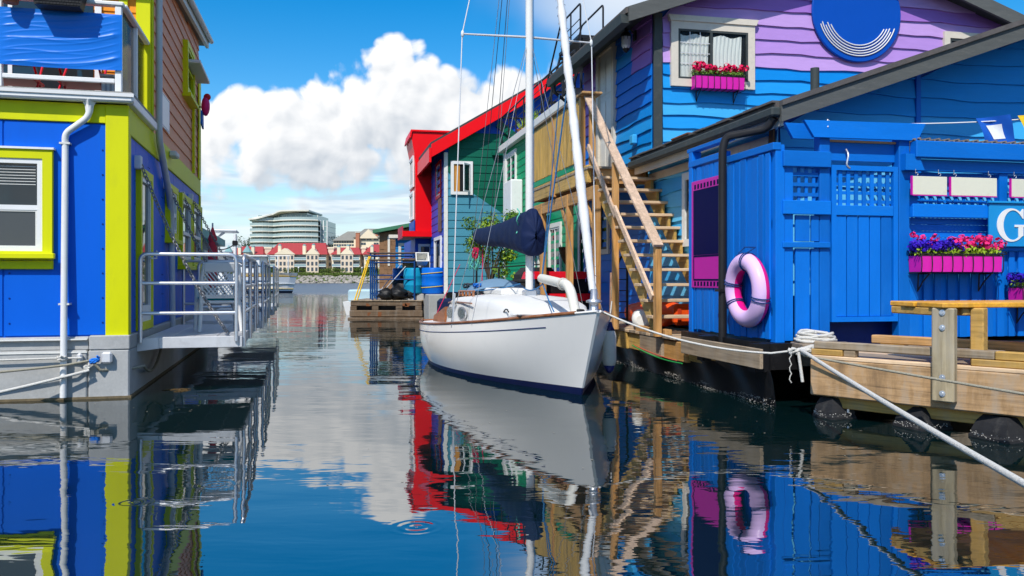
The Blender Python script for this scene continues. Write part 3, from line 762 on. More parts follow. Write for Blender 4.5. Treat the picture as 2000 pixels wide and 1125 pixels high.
def left_home():
    t = home
    # float
    for u0, u1 in ((-8.0, -5.06), (-5.05, -2.26), (-2.25, -1.82)):
        box_part('float_block', m_concrete, t, u0, u1, -0.6, 0.55, -9.0 if u0 > -3 else -8.9, 0.09, LF, c=0.015)
    box_part('float_cap', m_concrete, t, -8.0, -2.25, 0.55, 0.70, -8.7, 0.05, LF, c=0.01)
    box_part('float_cap', m_concrete, t, -2.24, -1.815, 0.551, 0.712, -8.7, 0.095, LF, c=0.01)
    box_part('growth_line', m_weed, t, -8.0, -1.80, -0.04, 0.025, -7.9, 0.098, LF)
    for z in (0.52, 0.665): box_part('flashing', m_white_trim, t, -8.0, -2.26, z, z + 0.014, 0.05, 0.10, LF)
    # lower storey: core and panels
    box_part('wall', m_blue, t, -8.0, A0, 0.70, 3.30, -7.7, 0.0, LF)
    def panel(M, u0, u1, v0, v1, screws=True):
        p = box_part('panel', m_blue, t, u0, u1, v0, v1, 0.0, 0.014, M, c=0.004)
        if screws:
            for k in range(int((v1 - v0) / 0.28)):
                v = v0 + 0.14 + k * 0.28
                for u in (u0 + 0.05, u1 - 0.05): MB().lathe([(0.012, 0.014), (0.009, 0.020)], n=6, M=(lambda x, y, z, u=u, v=v: M(u + x, v + y, z))).part('screw', m_screw, p)
    for u0, u1 in ((-5.6, -4.42), (-4.41, -3.13), (-3.12, -2.06)): panel(LF, u0 + .004, u1 - .004, 0.715, 3.11)
    box_part('fascia_band', m_lime, t, -8.0, -2.08, 3.12, 3.335, 0.0, 0.035, LF, c=0.006)
    box_part('corner_board', m_lime, t, -2.08, A0 + 0.045, 0.702, 3.335, 0.0, 0.045, LF, c=0.006)
    box_part('corner_board', m_lime, t, B0 + .001, B0 + 0.13, 0.703, 3.02, 0.0, 0.042, LS, c=0.006)
    # front window
    w = window(t, LF, -3.95, -2.62, 1.56, 2.79, m_lime, m_white, m_glass, tw=0.10, fw=0.055, proud=0.05, rail=0.47)
    box_part('drip_cap', m_white, w, -3.97, -2.60, 2.792, 2.815, 0.0, 0.10, LF)
    box_part('sill', m_lime, w, -3.99, -2.585, 1.575, 1.635, 0.085, 0.15, LF, c=0.006)
    box_part('apron', m_lime, w, -3.95, -2.62, 1.46, 1.556, 0.0, 0.055, LF, c=0.006)
    box_part('insect_screen', m_glass_grey, w, -3.78, -2.79, 1.72, 2.10, 0.026, 0.045, LF)
    MB().ring(-3.80, -2.765, 1.69, 2.13, 0.03, 0.027, 0.056, LF).part('screen_frame', m_white_trim, w)
    for k in range(9): box_part('blind_slat', m_white_trim, w, -3.78, -2.80, 2.40 + k * 0.033, 2.407 + k * 0.033, 0.0252, 0.028, LF)
    # side wall: panels, lime bands, windows
    b = B0 + 0.14
    for u1 in (11.16, 12.10, 13.3, 14.5, 15.7, 16.9, 18.25):
        panel(LS, b + .004, u1 - .004, 0.715, 3.02, screws=u1 < 15); b = u1
    box_part('side_band', m_lime, t, B0 - .01, 18.30, 3.021, 3.335, 0.0, 0.04, LS, c=0.006)
    box_part('corner_board', m_lime, t, 18.18, 18.30, 0.72, 3.02, 0.0, 0.046, LS)
    d = MB().ring(11.16, 12.10, 0.72, 2.72, 0.10, 0.0, 0.075, LS).part('side_door', m_lime, t)
    MB().ring(11.26, 12.0, 0.80, 2.62, 0.06, 0.0, 0.06, LS, wb=0.22).part('door_leaf', m_white, d)
    box_part('pane', m_glass, d, 11.32, 11.94, 1.02, 2.56, 0.0, 0.03, LS)
    MB().tube([LS(11.90, 1.62, 0.06), LS(11.90, 1.62, 0.14), LS(11.90, 1.72, 0.14)], 0.014, 6).part('handle', m_alu, d)
    for u0, u1, z0 in ((13.56, 14.50, 1.96), (14.98, 16.44, 1.58), (16.60, 18.12, 1.60)):
        window(t, LS, u0, u1, z0, 2.78, m_lime, m_white, m_glass, tw=0.10, fw=0.06, proud=0.06, rail=0.45, sill=0.03, sillmat=m_lime)
    # deck over the lower storey
    box_part('balcony_deck', m_roofgrit, t, -8.0, A0 + 0.09, B0 - 0.09, 12.2, 3.44, 3.475)
    box_part('gutter', m_white, t, -8.0, A0 + 0.11, B0 - 0.16, B0 - 0.04, 3.345, 3.44, c=0.02)
    box_part('gutter_lip', m_white, t, -8.0, A0 + 0.12, B0 - 0.175, B0 - 0.161, 3.405, 3.445)
    box_part('side_flashing', m_white, t, A0 + 0.02, A0 + 0.10, B0 - 0.03, 12.25, 3.336, 3.44, c=0.01)
    # balcony rail
    for a in (-5.4, -4.3, -3.16, A0 - 0.06):
        box_part('rail_post', m_white, t, a - .035, a + .035, B0 - .075, B0 - .005, 3.475, 4.45, c=0.006)
    box_part('top_rail', m_white, t, -8.0, A0 + .0, B0 - .09, B0 + .01, 4.45, 4.50, c=0.012)
    box_part('bottom_rail', m_white, t, -8.0, A0 - .1, B0 - .065, B0 - .02, 3.575, 3.625, c=0.006)
    box_part('top_rail', m_white, t, A0 - .08, A0 + .02, B0 + .011, 12.18, 4.452, 4.50, c=0.012)
    box_part('side_glass_panel', m_glass_clear, t, A0 - .045, A0 - .035, B0 + .03, 12.1, 3.52, 4.44)
    box_part('rail_post', m_white, t, A0 - .07, A0 + .0, 11.33, 11.39, 3.475, 4.45, c=0.006)
    # upper storey
    box_part('upper_wall', m_salmon, t, -8.0, A0 - .02, 12.22, 18.28, 3.335, 5.55)
    UF = front(12.2)
    z = 3.476; k = 0
    while z < 5.7:
        lap_board(UF, -6.0, -6.0, -2.03, -2.03, z, z + 0.205, 0.022, seed=k).part('siding_board', mat('bright_orange_siding', (0.88, 0.30, 0.01), 0.5, 0.05, 4, 0.1), t); z += 0.2; k += 1
    sd = MB().ring(-5.6, -2.45, 3.50, 5.6, .08, 0.023, .05, UF).part('sliding_door', m_white, t)
    for k in range(3): box_part('pane', m_glass, sd, -5.5 + 1.0 * k, -4.55 + 1.0 * k, 3.6, 5.5, .0, .03, UF)
    for k in range(2): box_part('stile', m_white, sd, -4.55 + 1.0 * k, -4.50 + 1.0 * k, 3.58, 5.52, .023, .045, UF)
    box_part('corner_board', m_lime, t, -2.03, A0 + .03, 3.476, 5.95, 0.0, 0.05, UF, c=0.006)
    box_part('trim_board', m_lime, t, -2.24, -2.13, 3.476, 5.8, 0.023, 0.05, UF, c=0.006)
    z = 3.34; k = 0
    while z < 6.15:
        u1 = 18.2
        z1 = z + 0.205
        lo = 12.22
        if z > 5.55: lo = min(18.1, 12.22 + (z - 5.55) / 0.094)
        lap_board(LS, lo, lo, u1, u1, z, z1, 0.024, n=1, seed=k).part('siding_board', m_salmon, t); z += 0.2; k += 1
    box_part('corner_board', m_lime, t, 12.205, 12.31, 3.336, 5.75, 0.026, 0.05, LS, c=0.006)
    box_part('corner_board', m_lime, t, 17.9, 18.22, 3.336, 5.50, 0.026, 0.055, LS, c=0.006)
    # roof: single pitch rising to the back
    MB().prism([(11.7, 5.62), (18.75, 6.19), (18.75, 6.33), (11.7, 5.76)], A0 + 0.09, -8.2, lambda u, v, d_: (d_, u, v)).part('roof', m_slate, t)
    MB().prism([(11.68, 5.58), (18.8, 6.155), (18.8, 6.36), (11.68, 5.785)], A0 + 0.092, A0 + 0.15, lambda u, v, d_: (d_, u, v)).part('roof_fascia', m_white_trim, t)
    MB().tube([(A0 + .2, 11.68, 5.74), (A0 + .2, 18.8, 6.30)], 0.05, 8).part('eave_gutter', m_alu_flat, t)
    # upper side window with an awning hood
    w = window(t, LS, 15.64, 16.75, 4.57, 5.48, m_lime, m_lime, m_glass, tw=0.09, fw=0.05, proud=0.07, rail=0.5, sill=0.05)
    box_part('hood', m_alu_flat, w, 15.70, 17.35, 5.10, 5.16, 0.06, 0.30, LS, c=0.01)
    box_part('trim_board', m_lime, t, 16.95, 17.06, 3.336, 5.3, 0.025, 0.07, LS)
    box_part('wall_light', m_alu_flat, t, 13.75, 14.05, 3.20, 3.29, 0.04, 0.16, LS, c=0.02)
    # downspouts
    P = rounded([LF(-2.235, 3.35, .1), LF(-2.235, 3.18, .1), LF(-2.49, 2.98, .075), LF(-2.49, 2.84, .06), LF(-2.49, 0.03, .15)], 0.10)
    MB().tube(P, 0.036, 12).part('downspout', m_white, t)
    MB().lathe([(0.038, 3.22), (0.05, 3.30), (0.085, 3.36)], n=4, M=lambda x, y, z: LF(-2.235 + x * .95, z, .1 + y * .8), smooth=False).part('outlet_funnel', m_white, t)
    for z in (1.06, 2.86): box_part('pipe_strap', m_white_trim, t, -2.545, -2.435, z, z + .02, 0.0, 0.135 if z < 2 else .10, LF)
    P = rounded([LS(12.40, 6.0, .1), LS(12.40, 3.25, .1), LS(13.5, 2.55, .09), LS(13.66, 2.3, .09), LS(13.80, .55, .09)], 0.12)
    MB().tube(P, 0.045, 10).part('downspout', mat('grey_pvc', (0.52, 0.53, 0.54), 0.5, 0.05, 4, 0.05), t)
left_home()

# things on and about it
mb = MB()
def banner(u, v):
    x = -3.14 + 1.245 * u; z = 3.715 + 0.63 * v
    k = v - .34 * u - .05 * math.sin(5 * u + 1)
    ridge = lambda x, p: (1 - abs(math.sin(x))) ** p
    r = 0.010 * ridge(7.5 * k + .6, 3) * (.35 + u) + 0.006 * ridge(15 * k + 3 * u, 4) * (1.1 - u) + 0.004 * ridge(24 * k - 2 * u + 1, 3) + 0.006 * math.sin(6 * u + 3 * v)
    e = min(u, 1 - u, v, 1 - v); r *= min(1, e * 14)
    return LF(x, z + 0.012 * math.sin(math.pi * u) * (v - .9), 0.098 + r)
mb.grid(banner, 70, 90)
mb.single('tarpaulin', m_tarp, 'wrinkled bright blue tarpaulin laced to the white balcony rail', 'tarpaulin', YL, LF(-2.5, 3.7, .1))
mb = MB()
mb.grid(lambda u, v: LF(-6.2 + 3.02 * u, 3.715 + 0.63 * v, 0.098 + 0.006 * math.sin(25 * v - 20 * u)), 40, 12)
mb.single('tarpaulin', m_tarp, 'second blue tarpaulin on the balcony rail left of the terracotta pot', 'tarpaulin', YL, LF(-5, 3.7, .1))
t = thing('rail_planter', 'black woven rail planter hanging above the blue tarpaulin', 'planter', YL, LF(-2.52, 4.34, .22))
MB().prism([(-2.74, 4.34), (-2.29, 4.34), (-2.24, 4.56), (-2.79, 4.56)], 0.11, 0.31, LF).part('basket', m_wicker, t)
for r in range(7):
    for k in range(15):
        u = -2.755 + 0.034 * k + (0.017 if r % 2 else 0); z = 4.352 + r * 0.03
        if -2.745 - (z - 4.34) * .2 < u < -2.30 + (z - 4.34) * .2: box_part('weave', m_wicker, t, u, u + .03, z, z + .02, 0.31, 0.318, LF)
box_part('rim', m_wicker, t, -2.80, -2.23, 4.56, 4.585, 0.10, 0.32, LF, c=0.006)
mb = MB(); leaf_cloud(mb, [((-2.65, B0 - .2, 4.66), (.14, .1, .12)), ((-2.4, B0 - .2, 4.66), (.14, .1, .12))], 260, 0.035)
mb.part('leaves', m_leaf_dark, t, stuff=True)
t = thing('flower_pot', 'terracotta pot standing at the balcony rail left of the woven planter', 'pot', YL, LF(-3.0, 4.36, .2))
MB().lathe([(0.075, 4.36), (0.10, 4.52), (0.115, 4.52), (0.12, 4.58), (0.10, 4.58)], n=20, M=lambda x, y, z: LF(-3.0 + x, z, .2 + y)).part('pot', m_terracotta, t)
mb = MB(); leaf_cloud(mb, [((-3.0, B0 - .2, 4.68), (.13, .13, .12))], 160, 0.035); mb.part('leaves', m_leaf_dark, t, stuff=True)
def folding_chair(a, label):
    t = thing('deck_chair', label, 'chair', YL, (a, 11.1, 3.48), 'red chairs on the balcony')
    z0 = 3.48
    for s_ in (-.24, .24):
        MB().tube([(a + s_, 10.95, z0), (a + s_ * .9, 11.35, z0 + .45), (a + s_, 11.5, z0 + .85)], 0.014, 6).part('leg', m_redplastic, t)
        MB().tube([(a + s_ * .9, 11.45, z0), (a + s_ * .9, 10.9, z0 + .40)], 0.014, 6).part('leg', m_redplastic, t)
    box_part('seat', m_redplastic, t, a - .24, a + .24, 10.88, 11.34, z0 + .17, z0 + .215, c=0.015)
    box_part('backrest', m_redplastic, t, a - .22, a + .22, 11.43, 11.46, z0 + .45, z0 + .85, c=0.01)
folding_chair(-2.45, 'red folding chair behind the balcony rail, the one nearer the corner post')
folding_chair(-3.15, 'red folding chair behind the balcony rail, at the left edge')
t = thing('storage_crate', 'pale ribbed plastic crate in the balcony corner', 'crate', YL, (-2.06, 10.95, 3.48))
box_part('tub', mat('clear_grey_plastic', (0.5, 0.5, 0.5), .4, .05, 8, .05), t, -2.18, -1.97, 10.8, 11.2, 3.478, 3.71, c=0.015)
for k in range(4): box_part('rib', m_white_trim, t, -2.165 + k * .052, -2.14 + k * .052, 10.785, 10.80, 3.49, 3.68)
box_part('lid', m_white_trim, t, -2.19, -1.96, 10.785, 11.21, 3.71, 3.735)
t = thing('notice_board', 'white notice panel on the salmon siding beside the grey downspout', 'sign', YL, LS(13.4, 3.8, .03))
box_part('board', m_white, t, 12.90, 13.85, 3.55, 4.05, 0.026, 0.042, LS, c=0.004)
MB().ring(12.92, 13.83, 3.57, 4.03, 0.012, 0.0421, 0.0435, LS).part('printed_border', mat('faded_print', (0.5, 0.5, 0.56), .6, .1, 9, 0), t)
t = thing('wind_ornament', 'hot pink winged ornament on the far corner of the salmon siding', 'ornament', YL, LS(18.0, 4.9, .2))
MB().blob(LS(17.6, 4.72, .2), 0.15, 7, 10, 0, (.55, .8, 1.3)).part('body', mat('pink_plastic', (0.75, 0.02, 0.16), .4, .05, 5, .05), t)
MB().blob(LS(17.6, 4.90, .23), 0.07, 6, 8).part('head', m_redplastic, t)
MB().prism([(17.45, 4.35), (17.8, 4.3), (17.75, 4.6), (17.5, 4.62)], .12, .15, LS).part('tail', m_bluestuff, t)
MB().tube([LS(17.6, 4.7, .02), LS(17.6, 4.7, .2)], .015, 6).part('bracket', m_black, t)

# ---- boarding platforms with tubular rails, hung on chains
def rail_frame(t, p, q, z0, z1, bars, r=0.024):
    p, q = Vector((*p, 0)), Vector((*q, 0)); up = Vector((0, 0, 1))
    MB().tube(rounded([p + up * z0, p + up * z1, q + up * z1, q + up * z0], 0.09), r, 10).part('rail_hoop', m_alu, t)
    for z in bars: MB().tube([p + up * z, q + up * z], r * .95, 10).part('rail_bar', m_alu, t)
def platform(label, b0, b1, aout, z=0.64, front_rail=True, extra=True):
    t = thing('boarding_platform', label, 'platform', YL, (A0, b0, z), 'aluminium boarding platforms on the float homes')
    for k in range(4):
        x0 = A0 + 0.12 + (aout - A0 - .12) * k / 4; x1 = A0 + 0.12 + (aout - A0 - .12) * (k + 1) / 4 - .006
        box_part('deck_plank', m_alu_flat, t, x0, x1, b0 + .012, b1 - .01, z - .03, z, c=0.004)
    box_part('edge_beam', m_alu_flat, t, A0 + .30, aout, b0 - .03, b0 + .01, z - .125, z + .012, c=0.006)
    MB().prism([(A0 + .06, z - .155), (A0 + .30, z - .125), (A0 + .30, z + .01), (A0 + .06, z - .01)], b0 - .03, b0 + .01, lambda u, v, d: (u, d, v)).part('hinge_plate', m_alu_flat, t)
    box_part('edge_beam', m_alu_flat, t, aout, aout + .04, b0 - .03, b1, z - .125, z + .012, c=0.006)
    if front_rail: rail_frame(t, (A0 + .10, b0 - .05), (aout - .03, b0 - .05), z - .05, z + 1.01, (z + .30, z + .66))
    rail_frame(t, (aout + .055, b0 + .03), (aout + .055, (b0 + b1) / 2 - .1), z - .12, z + 1.0, (z + .3, z + .62))
    rail_frame(t, (aout + .055, (b0 + b1) / 2 + .05), (aout + .055, b1 - .1), z - .12, z + 1.0, (z + .3, z + .62))
    if extra: rail_frame(t, (A0 + .45, b1 - .25), (aout - .1, b1 - .25), z, z + .98, (z + .28,))
    return t
platform('near aluminium boarding platform with triple rail holding the white plastic chair', 11.0, 14.2, -0.66)
platform('middle aluminium boarding platform behind the white plastic chair', 15.1, 19.0, -0.58, extra=False)
platform('farthest aluminium boarding platform seen as a comb of rail posts', 20.5, 26.0, -0.52, extra=False)
def chain(p, q, label, drop=0.10):
    mb = MB(); pts = [Vector(x) for x in sag(p, q, drop, 60)]
    L_ = sum((b - a).length for a, b in zip(pts, pts[1:])); n = int(L_ / 0.043)
    for k in range(n):
        f = (k + .5) / n * 60; i = min(59, int(f)); c = pts[i].lerp(pts[i + 1], f - i); tg = (pts[i + 1] - pts[i]).normalized()
        sd = tg.cross(Vector((0, 0, 1))).normalized(); up = sd.cross(tg)
        nrm = (sd + up) * .707 if k % 2 else (sd - up) * .707
        ring = []
        for j in range(10):
            a = 2 * math.pi * j / 10; ring.append(c + tg * (math.cos(a) * .034) + nrm * (math.sin(a) * .021))
        mb.tube(ring, 0.0075, 5, closed=True)
    o = mb.single('chain', m_chain, label, 'chain', YL, p, 'chains holding the platforms', kind='stuff')
chain(LS(11.12, 2.74, .08), (-0.80, 11.12, 0.68), 'galvanised chain from beside the side door down across the near rail', .16)
chain(LS(13.44, 2.74, .08), (-0.75, 13.9, 0.68), 'galvanised chain from the first small side window to the near platform', .14)
chain(LS(15.3, 2.72, .08), (-0.68, 15.3, 0.68), 'galvanised chain sloping past the red umbrella', .14)
chain(LS(16.5, 2.80, .08), (-0.66, 18.6, 0.68), 'galvanised chain farthest along the blue side wall', .12)
for (u, z) in ((11.12, 2.74), (13.44, 2.74), (15.3, 2.72), (16.5, 2.80)):
    MB().box(u - .05, u + .05, z - .06, z + .10, 0.0, 0.09, LS, c=.01).part('chain_bracket', m_alu_flat, home)

# ---- white resin chair and its cushion on the near platform
def resin_chair(a, b, z, rot):
    t = thing('garden_chair', 'white resin armchair with lattice back on the near platform', 'chair', YL, (a, b, z))
    c, s_ = math.cos(rot), math.sin(rot); T = lambda x, y, h: (a + c * x - s_ * y, b + s_ * x + c * y, z + h)
    m = m_white
    for sx in (-1, 1):
        MB().tube([T(.27 * sx, -.27, 0), T(.25 * sx, -.22, .40), T(.26 * sx, -.20, .62)], [.026, .032, .026], 8).part('leg', m, t)
        MB().tube([T(.27 * sx, .30, 0), T(.24 * sx, .22, .42), T(.25 * sx, .30, .66), T(.22 * sx, .38, .92)], [.026, .032, .028, .022], 8).part('leg', m, t)
        MB().tube(rounded([T(.26 * sx, -.25, .60), T(.28 * sx, -.1, .645), T(.27 * sx, .29, .64)], .1), .026, 8).part('armrest', m, t)
    MB().box(-.25, .25, -.25, .24, .38, .42, T, c=.015).part('seat', m, t)
    BK = lambda u, v, d: T(u, .235 + (v - .42) * .32 + d - .05 * (1 - (u / .24) ** 2) * -.4, v)
    MB().box(-.22, .22, .80, .93, -.012, .018, BK, c=.01).part('top_panel', m, t)
    for k in range(9):
        for sl in (-1, 1):
            x = -.2 + .05 * k; q = x + sl * .26
            p0, p1 = (x, .48), (max(-.22, min(.22, q)), .48 + abs(max(-.22, min(.22, q)) - x) / .26 * .32)
            if abs(p1[0] - p0[0]) > .03: MB().beam(BK(p0[0], p0[1], 0), BK(p1[0], p1[1], .004 * sl), .016, .012).part('lattice_strip', m, t)
    box_part('back_rail', m, t, -.22, .22, .45, .50, -.012, .018, BK)
    return T
T = resin_chair(-1.02, 12.35, 0.64, rad(-168))
mb = MB(); mb.box(-.24, .24, -.25, .2, .425, .475, T, c=.02)
mb.single('seat_cushion', m_teal_cushion, 'teal cushion lying on the white resin armchair', 'cushion', YL, T(0, 0, .43))

# ---- mooring lines along the concrete float
def rope(name, pts, r, m, label, yaw, cat='rope', n=8, group=None):
    return MB().tube(pts, r, n).single(name, m, label, cat, yaw, tuple(pts[0]), group)
kx = LF(-2.20, 0.44, .14)
rope('mooring_rope', sag(LF(-6.0, 0.22, .42), LF(-2.44, 0.40, .22), .04) + [kx], .014, m_rope_grey, 'olive weathered mooring rope, upper of the two below the downspout strap', YL)
rope('mooring_rope', sag(LF(-5.0, -0.18, .55), LF(-2.22, 0.33, .17), .05), .017, m_rope, 'thick pale mooring rope, lowest along the concrete float', YL)
rope('mooring_rope', sag(LF(-5.0, 0.50, .15), LF(-2.60, 0.47, .14), .02) + [LF(-2.3, .47, .16)], .011, m_rope, 'thin white line running level along the concrete float', YL)
rope('mooring_rope', [kx] + sag(LF(-2.12, .33, .14), LS(10.75, .33, .16), .02, 6) + sag(LS(10.8, .33, .16), LS(12.6, .50, .12), .20, 12), .017, m_rope_grey, 'slack rope bending round the float corner below the platform', YL)
t = thing('mooring_knot', 'blue and white rope knot on a shackle beside the white downspout', 'knot', YL, kx)
rr = random.Random(12)
for nm, m, c, sp, n in (('blue_lashing', m_bluestuff, (-2.17, .44), (.07, .035), 22), ('white_hitch', m_rope, (-2.25, .36), (.04, .06), 12)):
    P = [LF(c[0] + sp[0] * math.sin(k * 1.9 + .5), c[1] + sp[1] * math.cos(k * 2.7) + .3 * sp[0] * math.sin(k * 1.9), .15 + .03 * math.sin(k * 3.1)) for k in range(n)]
    MB().tube(rounded(P, .05, 3), .011, 6).part(nm, m, t)
P = [LF(-2.50 + .06 * math.sin(k * 1.7), .47 + .03 * math.cos(k * 2.3), .16 + .065 * math.cos(k * 1.7)) for k in range(14)]
MB().tube(rounded(P, .05, 3), .011, 6).single('rope_hitch', m_rope, 'white rope hitch tied round the foot of the downspout', 'rope', YL, P[0])
MB().box(-2.10, -1.99, .40, .53, .09, .17, LF, c=.02).part('mooring_eye', m_alu_flat, home)
MB().box(-2.36, -2.30, .40, .52, .09, .15, LF, c=.02).part('mooring_eye', m_alu_flat, home)

# ---- beyond: neighbouring float cabin with teal eave, closed red parasol, white cruiser with dish
m_greyboard = mat('grey_cabin_boards', (0.20, 0.22, 0.23), 0.7, 0.1, 3, 0.1)
m_tealpaint = mat('teal_eave_paint', (0.0, 0.34, 0.33), 0.5, 0.05, 3, 0.05)
m_offwhite = mat('boat_offwhite', (0.74, 0.75, 0.74), 0.45, 0.04, 2, 0.05, dirt=.2)
def neighbour():
    a1 = -2.30; b0 = 20.0
    S = facing_right(a1)
    t = thing('float_cabin', 'grey boarded float cabin with teal eave beyond the blue house', 'house', YL, (a1, b0, 0))
    box_part('float', m_concrete, t, a1 - 6, a1 + .1, b0, b0 + 8, -.5, .6)
    box_part('wall', m_greyboard, t, a1 - 6, a1, b0 + .2, b0 + 7.8, .6, 2.35)
    for k in range(8): lap_board(S, b0 + .2, b0 + .2, b0 + 7.8, b0 + 7.8, .62 + k * .21, .83 + k * .21, .02, seed=k).part('siding_board', m_greyboard, t)
    for u in (b0 + 1.0, b0 + 3.2, b0 + 5.4): window(t, S, u, u + 1.3, 1.1, 2.1, m_white_trim, m_white, m_glass)
    MB().prism([(a1 - 6.3, 2.36), (a1 + .20, 2.36), (a1 + .20, 2.56), (a1 - 3, 3.0), (a1 - 6.3, 2.56)], b0, b0 + 8.1, lambda u, v, d: (u, d, v)).part('roof', m_tealpaint, t)
    for (x, w, h) in ((-.75, .5, 3.35), (-1.7, 1.1, 3.0)): box_part('roof_cabin', m_offwhite, t, a1 + x, a1 + x + w, b0 + 2.4, b0 + 4.0, 2.58, h, c=.03)
    MB().tube([(a1 - .5, b0 + 3, 3.3), (a1 - .5, b0 + 3, 3.5)], .02, 6).part('vent_pipe', m_black, t)
    MB().blob((a1 - .42, b0 + 3, 3.53), .07, 5, 8).part('vent_cowl', m_black, t)
neighbour()
t = thing('parasol', 'closed coral red parasol standing beyond the blue side wall', 'parasol', YL, (-1.70, 19.3, .6))
MB().lathe([(.02, 1.15), (.10, 1.2), (.085, 1.6), (.105, 1.9), (.075, 2.15), (.10, 2.2), (.03, 2.42), (.01, 2.48)], -1.70, 19.3, 9).part('canopy', mat('coral_cloth', (0.78, 0.055, 0.075), .7, .1, 8, .2), t)
MB().tube([(-1.70, 19.3, .6), (-1.70, 19.3, 2.55)], .018, 8).part('pole', m_white, t)
def cruiser():
    a, b = -2.05, 31.0
    t = thing('motor_cruiser', 'white flybridge cruiser with curved visor and mast beyond the teal eave', 'boat', YL, (a, b, 0))
    MB().prism([(-3.2, 0), (-.15, 0), (0.05, 1.2), (-3.4, 1.2)], b, b + 9, lambda u, v, d: (a + u, d, v)).part('hull', m_offwhite, t)
    box_part('cabin', m_offwhite, t, a - 2.9, a - .35, b + 1.5, b + 7, 1.2, 2.25, c=.08)
    box_part('cabin_window', m_glass, t, a - 2.6, a - .6, b + 1.47, b + 1.5, 1.55, 2.05)
    for k in range(3): box_part('cabin_window', m_glass, t, a - .36, a - .335, b + 2 + k * 1.6, b + 3.2 + k * 1.6, 1.55, 2.05)
    box_part('flybridge_deck', m_offwhite, t, a - 3.0, a - .2, b + 1.0, b + 7.2, 2.25, 2.33)
    MB().grid(lambda u, v: (a - 1.15 + .75 * u, b + 1.2 + .5 * v, 2.35 + .75 * u * (1 - v * .25) + .1 * v), 6, 4).part('spray_visor', mat('grey_visor', (.45, .48, .5), .25, .05, 3, 0), t)
    MB().box(a - .85, a + .05, b + 1.0, b + 2.4, 3.05, 3.12, c=.03).part('bimini', m_offwhite, t)
    MB().tube([(a - .0, b + .9, 1.2), (a - .0, b + .9, 2.95)], .06, 8).part('mast', m_white, t)
    MB().box(a - .09, a + .09, b + .8, b + 1.0, 2.55, 2.72, c=.02).part('radar_mount', m_black, t)
    MB().tube(sag((a - .95, b + 1.1, 2.55), (a, b + .85, 2.6), .18), .02, 6).part('cable', m_black, t)
cruiser()
# ================================================================== right bank: the houses
m_purples = [mat('purple_siding_%s' % n, c, 0.55, 0.05, 3, 0.2, stretch=(1, 1, 6), rnd=0.05, grain=0.02) for n, c in (('pale', lin(196, 158, 222)), ('mid', lin(182, 142, 214)), ('deep', lin(158, 112, 196)))]
m_blues = [mat('blue_siding_%s' % n, c, 0.5, 0.05, 3, 0.2, stretch=(1, 1, 6), rnd=0.03, grain=0.02) for n, c in (('azure', lin(0, 134, 216)), ('cobalt', lin(0, 112, 212)), ('sky', lin(28, 152, 228)), ('light', lin(66, 176, 236)), ('pale', lin(104, 196, 240)))]
m_deepblue = mat('deep_blue_siding', lin(0, 78, 170), 0.55, 0.06, 3, 0.2, stretch=(1, 1, 6))
m_charcoal = mat('charcoal_trim_paint', (0.045, 0.055, 0.055), 0.6, 0.12, 6, 0.25, dirt=0.3, dirtcol=(0.16, 0.15, 0.13))
m_barge = mat('weathered_barge_board', (0.10, 0.105, 0.10), 0.8, 0.12, 3, 0.4, stretch=(1, 1, 5), dirt=0.35, dirtcol=(0.2, 0.19, 0.17))
m_asphalt_shingle = mat('asphalt_shingles', (0.11, 0.10, 0.095), 0.95, 0.2, 9, 0.6, dirt=.3, dirtcol=(0.2, .13, .09))
m_fence = mat('fence_blue_paint', lin(0, 112, 210), 0.55, 0.09, 4, 0.3, stretch=(1, 1, .25), rnd=0.16, grain=0.035, dirt=0.22, dirtcol=(0.03, 0.22, 0.62))
m_fence_h = mat('fence_rail_blue_paint', lin(0, 114, 212), 0.55, 0.09, 4, 0.3, stretch=(.25, .25, 1), rnd=0.12, grain=0.035, dirt=0.22, dirtcol=(0.03, 0.22, 0.62))
m_magenta = mat('magenta_paint', lin(222, 36, 172), 0.4, 0.04, 6, 0.05)
m_purplepink = mat('fuchsia_sign_paint', lin(196, 30, 160), 0.45, 0.04, 6, 0.05)
m_signnavy = mat('navy_sign_face', lin(6, 10, 66), 0.6, 0.06, 4, 0.05, spec=.08)
m_pine_z = wood('pine_upright', (0.56, 0.285, 0.085), 'z'); m_pine_y = wood('pine_along', (0.56, 0.29, 0.085), 'y'); m_pine_x = wood('pine_across', (0.60, 0.33, 0.12), 'x')
m_ochre_z = wood('ochre_picket', (0.62, 0.37, 0.07), 'z'); m_ochre_y = wood('ochre_stringer', (0.58, 0.36, 0.09), 'y')
m_pale_y = wood('pale_handrail', (0.66, 0.47, 0.33), 'y', dark=.7); m_tread = wood('tread_timber', (0.70, 0.50, 0.31), 'x', dark=.6)
m_grey_x = wood('weathered_plank_across', (0.33, 0.255, 0.175), 'x', dark=.5); m_grey_y = wood('weathered_plank_along', (0.35, 0.265, 0.175), 'y', dark=.5)
m_flower = mat('pink_petals', lin(236, 40, 120), 0.6, 0.1, 40, 0.0, rnd=0.15); m_flower_red = mat('crimson_petals', lin(224, 16, 84), 0.6, 0.1, 40, 0.0, rnd=0.12)
m_flower_blue = mat('violet_blue_petals', lin(60, 30, 190), 0.6, 0.15, 40, 0.0, rnd=0.15)
m_leaf = mat('fresh_leaves', (0.10, 0.20, 0.02), 0.55, 0.25, 20, 0.0); m_leaf_lime = mat('lime_leaves', (0.26, 0.38, 0.02), 0.55, 0.2, 20, 0.0)
m_curtain = mat('white_curtain', (0.80, 0.79, 0.74), 0.9, 0.04, 6, 0.1)
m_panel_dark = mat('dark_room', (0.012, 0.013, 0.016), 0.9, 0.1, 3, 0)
PF, PS = front(13.84), facing_left(5.5)
